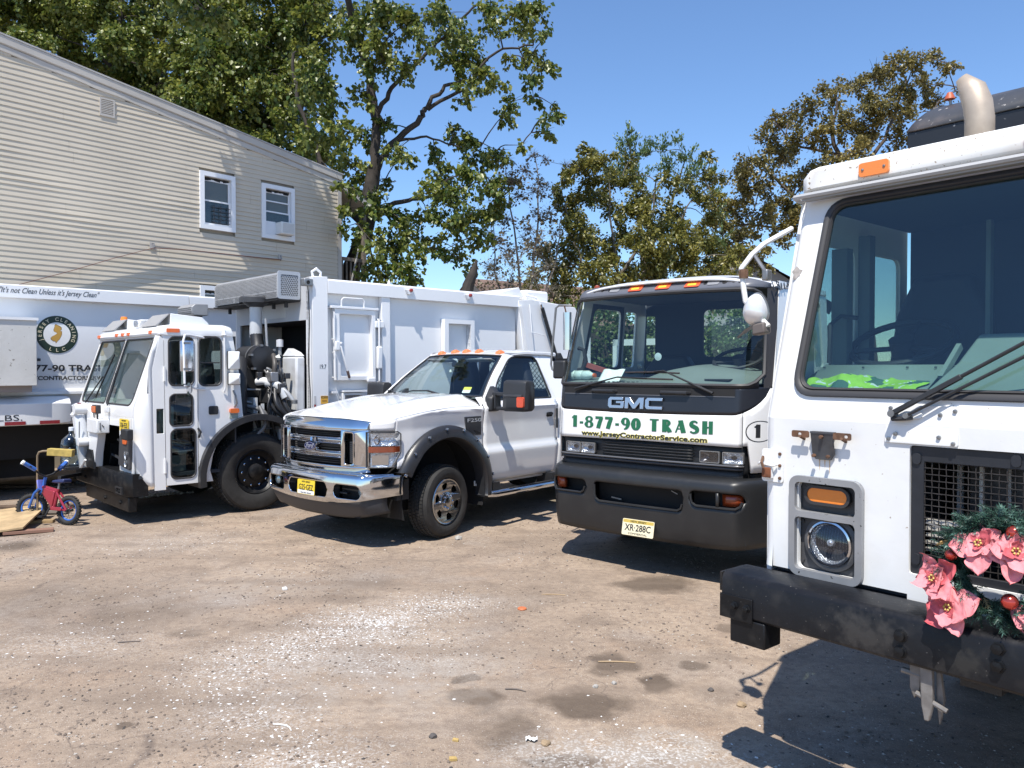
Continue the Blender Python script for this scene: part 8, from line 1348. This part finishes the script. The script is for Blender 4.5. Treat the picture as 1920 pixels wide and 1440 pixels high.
MB().tube([(-.88, -.06 + .0, 3.20), (-.86, -.06, 3.28), (-.93, -.06, 3.33), (-1.0, -.06, 3.28), (-.99, -.06, 3.20)], .02, 8).build('lifting_ring', WHITE_BODY, bd); cmr = MB().box(-.80, -.66, -.02, .09, 3.06, 3.16).build('camera_housing', STEEL, bd, bevel=.012); MB().lathe([(.028, .0), (.02, .01), (.001, .004)], (-.72, .092, 3.11), 'y', 14).build('camera_lens', DARK, cmr); hose([(-.74, .04, 3.06), (-.76, .05, 2.6), (-.74, .055, 2.0), (-.77, .055, 1.4), (-.74, .0, 1.1)], .007, HB, 'camera_cable'); MB().lathe([(.03, 0), (.02, .05), (.001, .09)], (-2.2, -.1, 3.19), 'z', 8).build('roof_knob', WHITE_BODY, bd)
# perforated radiator box
mb_ = bpy.data.objects.new('mesh_box', None); COL.objects.link(mb_); mb_.parent = L_; MY0, MY1 = -2.44, -.30; R0 = [(-.80, 2.90), (-.47, 2.90), (-.46, 2.91), (-.46, 3.20), (-.50, 3.26), (-.56, 3.28), (-.80, 3.28)]
MB().loft([[(x, y, zz) for x, zz in R0] for y in (MY0, MY1)]).build('box_shell', MESHGREY, mb_, smooth=40); hs_ = MB()
for j in range(17):
    for k in range(104):
        y = MY0 + .03 + k * .0200 + (j % 2) * .010; zz = 2.925 + j * .0195
        if (2.925 + .075 < zz < 2.925 + .095) or (abs((y - MY0) % .70 - .02) < .012 and zz < 3.0): continue
        if zz < 3.20: P_ = [(-.4585, y + .0058 * a, zz + (.0075 if zz < 3.0 else .0060) * b) for a, b in ((-1, -1), (1, -.4), (1, 1), (-1, .4))]
        else: t = (zz - 3.20) / .075; P_ = [(-.4585 - .04 * t + .001, y + .0058 * a, 3.20 + .06 * t + .006 * b) for a, b in ((-1, -1), (1, -.4), (1, 1), (-1, .4))]
        hs_.add(P_, [(0, 1, 2, 3)])
hs_.build('punched_hole', mat('dark_hole', (.035, .037, .04), .9), mb_, smooth=0)['kind'] = 'stuff'
MB().plate(rrect(-.80, -.455, 2.89, 3.285, .03), [rrect(-.77, -.50, 2.93, 3.235, .02)], FY(MY1), 0, .02).build('end_frame', mat('blue_grey_frame', (.36, .39, .43), .45), mb_, bevel=.004); MB().plate(rrect(-.78, -.49, 2.92, 3.245, .01), [], FY(MY1), -.004, .002).build('end_backing', DARK, mb_); em_ = MB()
for k in range(-10, 20):
    for q in (1, -1):
        x0 = -.775 + k * .028 if q > 0 else -.775 + k * .028; pts = []
        a0, a1 = (x0, 2.925), (x0 + q * .16, 3.24)
        t0 = max(0, min(1, ((-.775 - a0[0]) / (a1[0] - a0[0])))); t1 = max(0, min(1, ((-.495 - a0[0]) / (a1[0] - a0[0])))); t0, t1 = sorted((t0, t1)); 
        if t1 - t0 > .05: em_.bar((a0[0] + (a1[0] - a0[0]) * t0, MY1 + .012, a0[1] + (a1[1] - a0[1]) * t0), (a0[0] + (a1[0] - a0[0]) * t1, MY1 + .012, a0[1] + (a1[1] - a0[1]) * t1), .0085, .004, (0, 1, 0))
em_.build('end_mesh', mat('blue_grey_frame', (.36, .39, .43), .45), mb_, smooth=0); MB().box(-.80, -.44, MY0, MY1 + .02, 2.865, 2.885).build('box_floor', DARK, mb_)
for y in (-2.3, -1.5, -.8, -.42): MB().box(-.66, -.62, y, y + .04, 2.78, 2.87).build('box_foot', BLACK, mb_)
for k in range(9): MB().lathe([(.008, 0), (.006, .006), (.001, .007)], (-.458, MY0 + .1 + k * .24, 3.01), 'x', 6).build('screw', STEEL, mb_)
# tailgate end
tg = bpy.data.objects.new('tailgate', None); COL.objects.link(tg); tg.parent = L_; MB().plate([(BX1 + .04, 3.10), (BX1 - .36, 3.14), (-6.3, 3.06), (-6.75, 2.5), (-6.75, 1.0), (BX1 - .25, 1.0)], [], FY(-.05), -2.35, .11).build('hopper', WHITE_BODY, tg, bevel=.01); MB().loft([[(BX1 + .03, -.04, 3.0), (BX1 + .03, .13, 3.0), (BX1 - .05, .13, 3.0), (BX1 - .05, -.04, 3.0)], [(BX1 - .36, -.04, 1.0), (BX1 - .36, .13, 1.0), (BX1 - .46, .13, 1.0), (BX1 - .46, -.04, 1.0)]]).build('tailgate_edge', WHITE_BODY, tg)
MB().loft([[(-4.35, -.12, 3.18), (-4.35, -1.9, 3.18), (-4.55, -1.9, 3.19), (-4.55, -.12, 3.19)], [(-5.0, -.12, 3.36), (-5.0, -1.9, 3.36), (-5.1, -1.9, 3.19), (-5.1, -.12, 3.19)]]).build('packer_hood', WHITE_BODY, tg, bevel=.006); MB().box(-5.75, -5.15, -.7, -.10, 3.12, 3.33).build('packer_head', WHITE_BODY, tg, bevel=.05, seg=3); MB().tube([(-5.1, -.06, 3.22), (-5.3, .02, 3.18), (-5.38, .06, 3.02)], .022, 8).build('packer_hose', WHITE_BODY, tg)
MB().cyl((-5.35, .12, 3.0), (-5.75, .12, 2.05), .035, 10).build('tailgate_cylinder', BLACK, tg); MB().cyl((-5.32, .12, 3.06), (-5.42, .12, 2.80), .022, 10).build('cylinder_rod', CHROME, tg); MB().plate([(-5.70, 1.98), (-5.95, 1.98), (-5.80, 2.20), (-5.72, 2.18)], [], FY(.06), 0, .10).build('cylinder_foot', BLACK, tg, bevel=.01); MB().tube([(-5.05, .10, 3.05), (-5.05, .16, 2.55), (-5.40, .16, 2.50)], .010, 6).build('side_rail', WHITE_BODY, tg); MB().plate([(-4.62, 2.0), (-4.82, 2.0), (-4.78, 2.17), (-4.70, 2.17)], [], FY(.0), 0, .08).build('latch_bracket', DARKGREY, tg, bevel=.01); MB().box(-6.7, -5.5, .05, .16, 1.90, 1.97).build('hopper_ledge', WHITE_BODY, tg); MB().box(-6.05, -6.02, .06, .066, 2.90, 2.99).build('tailgate_tag', DARK, tg)
# ================= FOURTH TRUCK: green and gold round logo =================
JO = vworld(LA, LO, (0, -3.4, 0)); J = thing('garbage_truck', 'white garbage truck by the house with a round green and gold logo', 'truck', Vector((JO.x, JO.y, 0)), lz, 'parked trucks')
jb = bpy.data.objects.new('refuse_body', None); COL.objects.link(jb); jb.parent = J
JX0, JX1 = 7.5, -1.4
MB().loft([[(x, -.10, 2.945), (x, .045, 2.945), (x, .045, 3.125), (x, .03, 3.14), (x, -.10, 3.15)] for x in (JX0, -.405)]).build('top_rail', WHITE_BODY, jb, bevel=.003); MB().loft([[(x, -.10, 2.945), (x, .045, 2.945), (x, .045, 3.12), (x, .03, 3.135), (x, -.10, 3.15)] for x in (-.415, JX1)]).build('top_rail', WHITE_BODY, jb, bevel=.003)
jy = lambda v: -.045 - .10 * max(0, (1 - v) - .35) ** 1.6 - .02 * v * v
MB().grid(lambda u, v: (JX0 + (JX1 - JX0) * u, jy(v), 1.60 + 1.37 * v), 6, 24).build('side_skin', WHITE_BODY, jb, smooth=70); MB().box(JX1, JX0, -2.4, -2.38, 1.0, 3.14).build('right_skin', WHITE_BODY, jb); MB().box(JX1, JX0, -2.39, -.06, 3.12, 3.145).build('roof_skin', WHITE_BODY, jb); MB().box(JX1 - .02, JX1, -2.39, -.06, 1.0, 3.12).build('end_skin', WHITE_BODY, jb)
MB().loft([[(x, -.12, 1.52), (x, .02, 1.52), (x, .02, 1.56), (x, -.10, 1.605)] for x in (JX0, JX1)]).build('body_ledge', WHITE_BODY, jb); MB().box(JX1, JX0, -.12, -.06, 1.06, 1.52).build('lower_skirt', WHITE_BODY, jb)
MB().loft([[(x, -.05, 1.09), (x, .33 - .10 * k, 1.09 + .02 * k), (x, .33 - .10 * k, 1.40 - .02 * k), (x, .20 - .06 * k, 1.475), (x, -.05, 1.50)] for x, k in ((6.5, 0), (2.1, 0), (1.62, .2), (1.44, 1.0))]).build('hopper_lip', WHITE_BODY, jb, bevel=.005)
for a, b in ((2.06, 2.32), (1.62, 1.88), (2.50, 2.76)): MB().box(a, b, .331, .335, 1.095, 1.145).build('red_tape', REDREF, jb)
txt('15,000 LBS.', .12, BLACKTXT, jb, SIDE(3.0, .3325, 1.16), width=.86)
MB().box(1.93, 4.5, .0, .44, 1.66, 2.615).build('side_box', mat('weathered_white_box', (.62, .61, .58), .6, vary=(1.2, .15), dirt=(5, .55, (.45, .43, .38)), spots=(18, .66, (.28, .26, .23)), bump=(20, .2)), jb, bevel=.008); MB().box(1.91, 4.5, .0, .46, 2.60, 2.64).build('box_lid', WHITE_BODY, jb); MB().box(1.98, 4.5, .0, .36, 1.57, 1.66).build('box_base', mat('brown_grey_base', (.28, .24, .22), .7), jb)
for s in (0, 1):
    for x in (2.9, 4.3): wheel(J, (x, -.15 if not s else -2.3, .52), .52, .33, .30, 1 if not s else -1)
MB().box(JX1, JX0, -2.2, -.25, .55, 1.08).build('underbody', DARK, J); MB().box(1.5, 6.5, -2.3, -.5, .25, .6).build('underbody', DARK, J)  # near-black boxes added to stand in for the shade beneath the body
# round logo and lettering
lg = bpy.data.objects.new('round_logo', None); COL.objects.link(lg); lg.parent = jb; LX, LZ = 1.553, 2.425
skin = lambda u, v, d: (LX - u, jy(max(0, min(1, (LZ + v - 1.60) / 1.37))) + .004 + d, LZ + v)
GRN = mat('dark_green_ring', (.012, .030, .018), .45)
MB().plate(ell(0, 0, .285, .285, 64), [ell(0, 0, .185, .185, 64)], skin, 0, .001).build('logo_ring', GRN, lg, smooth=0); MB().plate(ell(0, 0, .284, .284, 64), [ell(0, 0, .278, .278, 64)], skin, .001, .002).build('ring_edge', GOLDTXT, lg, smooth=0) if 0 else None; MB().plate(ell(0, 0, .1848, .1848, 48), [], skin, -.001, .0005).build('logo_field', PWHITE, lg, smooth=0)
NJ = [(-.018, .150), (.035, .125), (.058, .105), (.060, .070), (.042, .062), (.048, .048), (.062, .055), (.062, .005), (.050, -.030), (.030, -.070), (.005, -.098), (-.010, -.120), (-.018, -.128), (-.022, -.102), (-.050, -.098), (-.078, -.075), (-.082, -.050), (-.060, -.025), (-.030, -.008), (.000, .015), (-.010, .030), (-.042, .045), (-.045, .065), (-.038, .090), (-.030, .115), (-.032, .125)]
MB().plate([(u * 1.08 , v * 1.06) for u, v in NJ], [], skin, .0005, .0012).build('state_outline', mat('brown_outline', (.12, .07, .02), .5), lg, smooth=0); MB().plate(NJ, [], skin, .0014, .002).build('state_shape', mat('gold_ochre', (.52, .30, .06), .5), lg, smooth=0)
def ring_text(s, a0, a1, r, flip=False):
    n = len(s)
    for i, ch_ in enumerate(s):
        if ch_ == ' ': continue
        a = math.radians(a0 + (a1 - a0) * i / (n - 1)); up = Vector((math.cos(a), math.sin(a))) * (-1 if flip else 1); rt_ = Vector((up.y, -up.x)); c = Vector((math.cos(a), math.sin(a))) * r - up * .026
        o = Vector(skin(c.x, c.y, .0022)); txt(ch_, .072, mat('pale_gold_letter', (.62, .55, .38), .5), lg, frame(o, (-rt_.x, 0, rt_.y), (-up.x, 0, up.y)), 'logo_letter', align='CENTER', bold=.0012)
ring_text('JERSEY CLEANING', 202, -22, .235); ring_text('LLC', 248, 292, .235, True)
def jt(s, x0, x1, z, h, b):
    k = txt(s, h, BLACKTXT, jb, Matrix.Identity(4), 'lettering', x0 - x1, bold=b)
    for v in k.data.vertices: zz = z + v.co.y; v.co = Vector((x0 - v.co.x, jy(max(0, min(1, (zz - 1.6) / 1.37))) + .010 + v.co.z, zz))
jt('1-877-90 TRASH', 2.09, .90, 1.868, .135, .0035); jt('JERSEYCONTRACTORSERVICE.COM', 2.09, .56, 1.735, .085, .0022)
MB().plate(rrect(-.27, -.225, -.405, -.365, .004), [], skin, 0, .02).build('dark_button', DARKGREY, jb)
tk = txt('"It\'s not Clean Unless it\'s Jersey Clean"', .115, BLACKTXT, jb, frame((2.33, .0465, 3.015), (-1, 0, 0), (0, 0, 1)), 'tagline', 1.33, shear=.42)
# ================= THINGS ON THE GROUND AT LEFT =================
def gl_(x, y): return gz(x, y)
# bottle on the step of the truck bumper
jw = vworld(LA, LO, (1.80, -1.745, .60)); jg = thing('water_jug', 'big clear blue water jug standing on the black bumper step of the cab forward truck', 'water jug', jw, lz)
PB = bpy.data.materials.new('blue_clear_plastic'); PB.use_nodes = True; n_ = PB.node_tree.nodes; n_.remove(n_['Principled BSDF']); t_ = n_.new('ShaderNodeBsdfTransparent'); t_.inputs[0].default_value = (.76, .86, .92, 1); g_ = n_.new('ShaderNodeBsdfGlossy'); g_.inputs['Roughness'].default_value = .08; lw_ = n_.new('ShaderNodeLayerWeight'); lw_.inputs[0].default_value = .35; mx_ = n_.new('ShaderNodeMixShader'); PB.node_tree.links.new(lw_.outputs['Facing'], mx_.inputs[0]); PB.node_tree.links.new(t_.outputs[0], mx_.inputs[1]); PB.node_tree.links.new(g_.outputs[0], mx_.inputs[2]); PB.node_tree.links.new(mx_.outputs[0], n_['Material Output'].inputs[0])
MB().lathe([(.001, 0), (.12, .0), (.135, .02), (.135, .10), (.128, .115), (.135, .13), (.135, .20), (.128, .215), (.135, .23), (.135, .30), (.128, .32), (.12, .35), (.07, .40), (.034, .43), (.030, .46), (.030, .485)], (0, 0, 0), 'z', 30).build('jug_body', PB, jg, smooth=60); MB().lathe([(.034, .47), (.034, .515), (.028, .52), (.001, .52)], (0, 0, 0), 'z', 20).build('jug_cap', mat('pale_blue_cap', (.62, .66, .72), .5), jg); MB().tube([(.05, .125, .12), (.07, .165, .13), (.07, .165, .24), (.05, .125, .25)], .012, 8).build('jug_handle', PB, jg)
# bent pipe stand with a wooden block
sx, sy = -5.905, 9.72; stn = thing('pipe_stand', 'thin bent brass coloured pipe stand holding a yellow wooden block beside the small bicycle', 'stand', (sx, sy, gl_(sx, sy)))
BR = mat('brass_pipe', (.36, .27, .17), .45, .5, vary=(12, .3)); MB().tube([(0, 0, .02), (.005, 0, .45), (.01, 0, .83), (.03, 0, .872), (.07, .01, .885), (.17, .03, .885)], .013, 8).build('pipe', BR, stn); MB().obox((.28, .04, .865), (.29, .10, .085), Matrix.Rotation(.08, 3, 'Y') @ Matrix.Rotation(.15, 3, 'Z')).build('wood_block', mat('yellow_wood', (.50, .37, .10), .7, vary=(20, .3)), stn, bevel=.004); MB().obox((.08, -.03, .018), (.26, .10, .035), Matrix.Rotation(.25, 3, 'Z')).build('wood_foot', mat('tan_wood', (.42, .29, .15), .8, vary=(12, .3)), stn, bevel=.003)
# boards
PLY = mat('plywood', (.52, .37, .20), .75, vary=(7, .35), bump=(30, .2)); BRW = mat('brown_board', (.13, .085, .055), .85, vary=(9, .3))
pb_ = MB(); pb_.loft([[(-6.52, 9.80, .10), (-5.98, 10.10, .15), (-5.62, 8.98, .06), (-6.05, 8.72, .03)], [(-6.52, 9.80, .125), (-5.98, 10.10, .175), (-5.62, 8.98, .085), (-6.05, 8.72, .055)]]); pbo = pb_; c0 = Vector((-6.05, 9.4, 0)); pbo.v = [tuple(Vector(v) - c0) for v in pbo.v]; tag(pbo.build('plywood_board', PLY, loc=c0, bevel=.003), 'pale plywood board lying on other boards at the left edge', 'board')
def board(label, c, L, w_, az, z, m): o = MB().box(-L / 2, L / 2, -w_ / 2, w_ / 2, 0, .035).build('board', m, loc=(c[0], c[1], gl_(*c) + z), bevel=.003); o.rotation_euler = (0, .02, az); tag(o, label, 'board', 'loose boards at the left edge'); return o
board('short reddish brown board end poking out under the plywood board', (-5.60, 9.05), .5, .12, .5, .01, mat('red_brown_board', (.24, .13, .09), .8)); board('dark weathered board lying behind the plywood board', (-6.6, 10.55), 1.3, .14, .25, .03, BRW); board('grey weathered board lying behind the small bicycle', (-6.35, 10.25), 1.0, .12, .12, .02, mat('grey_board2', (.22, .19, .165), .85)); board('long dark plank on the ground under the white garbage truck by the house', (-7.2, 12.6), 2.4, .18, .1, .0, BRW)
# child's bicycle
bx, by = -5.41, 9.52; ba = math.atan2(.20, -.60); BK_ = thing('bicycle', "small red and blue child's bicycle with fat black tyres beside the boards", 'bicycle', (bx, by, gl_(bx, by)), ba, tilt=(math.radians(6), 0))
RED = mat('metallic_red_frame', (.34, .025, .045), .3, .3, coat=.5); BLUE = mat('bright_blue', (.03, .13, .47), .35, coat=.3)
def bwheel(x, nm, st=0.0):
    e = bpy.data.objects.new(nm, None); COL.objects.link(e); e.parent = BK_; e.location = (x, 0, .178); e.rotation_euler = (0, 0, st)
    MB().tube([(.150 * math.cos(a), 0, .150 * math.sin(a)) for a in [2 * math.pi * i / 36 for i in range(36)]], .028, 10, closed=True).build('tyre', TYRE, e, smooth=60); MB().tube([(.119 * math.cos(a), 0, .119 * math.sin(a)) for a in [2 * math.pi * i / 36 for i in range(36)]], .012, 8, closed=True).build('rim', BLUE, e, smooth=60); MB().cyl((0, -.05, 0), (0, .05, 0), .018, 10).build('hub', BLACK, e); sp_ = MB()
    for k in range(14): a = k * 2 * math.pi / 14; sp_.tube([(.016 * math.cos(a + .4), (-1) ** k * .02, .016 * math.sin(a + .4)), (.112 * math.cos(a), 0, .112 * math.sin(a))], .0022, 4)
    sp_.build('spoke', STEEL, e)['kind'] = 'stuff'; kn = MB()
    for k in range(30): a = 2 * math.pi * k / 30; kn.obox((.177 * math.cos(a), 0, .177 * math.sin(a)), (.010, .040, .018), Matrix.Rotation(-a, 3, 'Y'))
    kn.build('tread_knob', TYRE, e, smooth=0)['kind'] = 'stuff'
bwheel(0, 'rear_wheel'); bwheel(.60, 'front_wheel', .5)
fr_ = bpy.data.objects.new('frame', None); COL.objects.link(fr_); fr_.parent = BK_
for a, b, r in (((.44, 0, .44), (.20, 0, .40), .026), ((.43, 0, .38), (.24, 0, .19), .026), ((.20, 0, .43), (.24, 0, .19), .022)): MB().tube([a, b], r, 10).build('frame_tube', RED, fr_)
for y in (-.045, .045): MB().tube([(.20, y * .5, .39), (.0, y, .18)], .013, 8).build('seat_stay', RED, fr_); MB().tube([(.24, y * .5, .19), (.0, y, .178)], .013, 8).build('chain_stay', RED, fr_); MB().tube([(.46, y, .42), (.53, y, .36), (.60, y, .178)], .016, 8).build('fork_blade', BLUE, fr_)
MB().loft([[(.25, .03, .20), (.42, .03, .36), (.42, .035, .44), (.22, .035, .40)], [(.25, -.03, .20), (.42, -.03, .36), (.42, -.035, .44), (.22, -.035, .40)]]).build('frame_shield', RED, fr_, bevel=.01); MB().box(.06, .24, .055, .07, .17, .215).build('chain_guard', RED, BK_, bevel=.01)
MB().tube([(.45, 0, .40), (.42, 0, .56)], .020, 8).build('steering_stem', BLUE, BK_); hbv = MB().tube([(.43, -.27, .72), (.40, -.24, .70), (.41, -.09, .60), (.42, 0, .57), (.41, .09, .60), (.40, .24, .70), (.43, .27, .72)], .011, 8); hb_ = hbv.build('handlebar', BLACK, BK_)
for s in (-1, 1): MB().tube([(.40, s * .17, .66), (.44, s * .30, .74)], .026, 10).build('grip', BLUE, hb_); MB().tube([(.44, s * .30, .74), (.447, s * .318, .752)], .028, 10).build('grip_end', PWHITE, hb_)
MB().loft([[(.47, -.05, .40), (.47, .05, .40), (.50, .06, .52), (.50, -.06, .52)], [(.46, -.05, .40), (.46, .05, .40), (.48, .06, .53), (.48, -.06, .53)]]).build('number_shield', mat('lilac_blue_shield', (.22, .24, .66), .4), BK_, bevel=.008); MB().cyl((.20, 0, .40), (.19, 0, .50), .014, 8).build('seat_post', STEEL, BK_); MB().loft([[(.30, -.02, .50), (.30, .02, .50), (.30, .015, .53), (.30, -.015, .53)], [(.18, -.05, .50), (.18, .05, .50), (.18, .045, .545), (.18, -.045, .545)], [(.06, -.07, .51), (.06, .07, .51), (.06, .06, .56), (.06, -.06, .56)]]).build('saddle', mat('blue_black_saddle', (.02, .03, .10), .5), BK_, bevel=.015)
MB().cyl((.24, -.07, .19), (.24, .07, .19), .02, 10).build('crank_axle', BLACK, BK_); MB().bar((.24, .075, .19), (.29, .075, .10), .014, .018).build('crank_arm', BLACK, BK_); MB().box(.26, .33, .08, .15, .085, .105).build('pedal', BLACK, BK_); MB().bar((.24, -.075, .19), (.19, -.075, .28), .014, .018).build('crank_arm', BLACK, BK_); MB().box(.16, .23, -.15, -.08, .275, .295).build('pedal', BLACK, BK_)
# pale rubble strip under the cab forward truck
rb = random.Random(91); rp = []
for _ in range(420): t = rb.random(); x, y = -5.95 + .95 * t + rb.gauss(0, .05), 11.35 + .70 * t + rb.gauss(0, .08); rp.append((x, y, 0))
scatter_stones('pale_rubble', mat('pale_rubble', (.55, .50, .44), .9, vary=(6, .3)), rp, .012, .045, .6, 92, 1.5)
rp = []
for _ in range(260): rp.append((-7.6 + rb.random() * 1.6, 12.9 + rb.gauss(0, .35), 0))
scatter_stones('dark_rubble', mat('dark_rubble', (.10, .085, .07), .9), rp, .01, .06, .6, 93, 2.0)
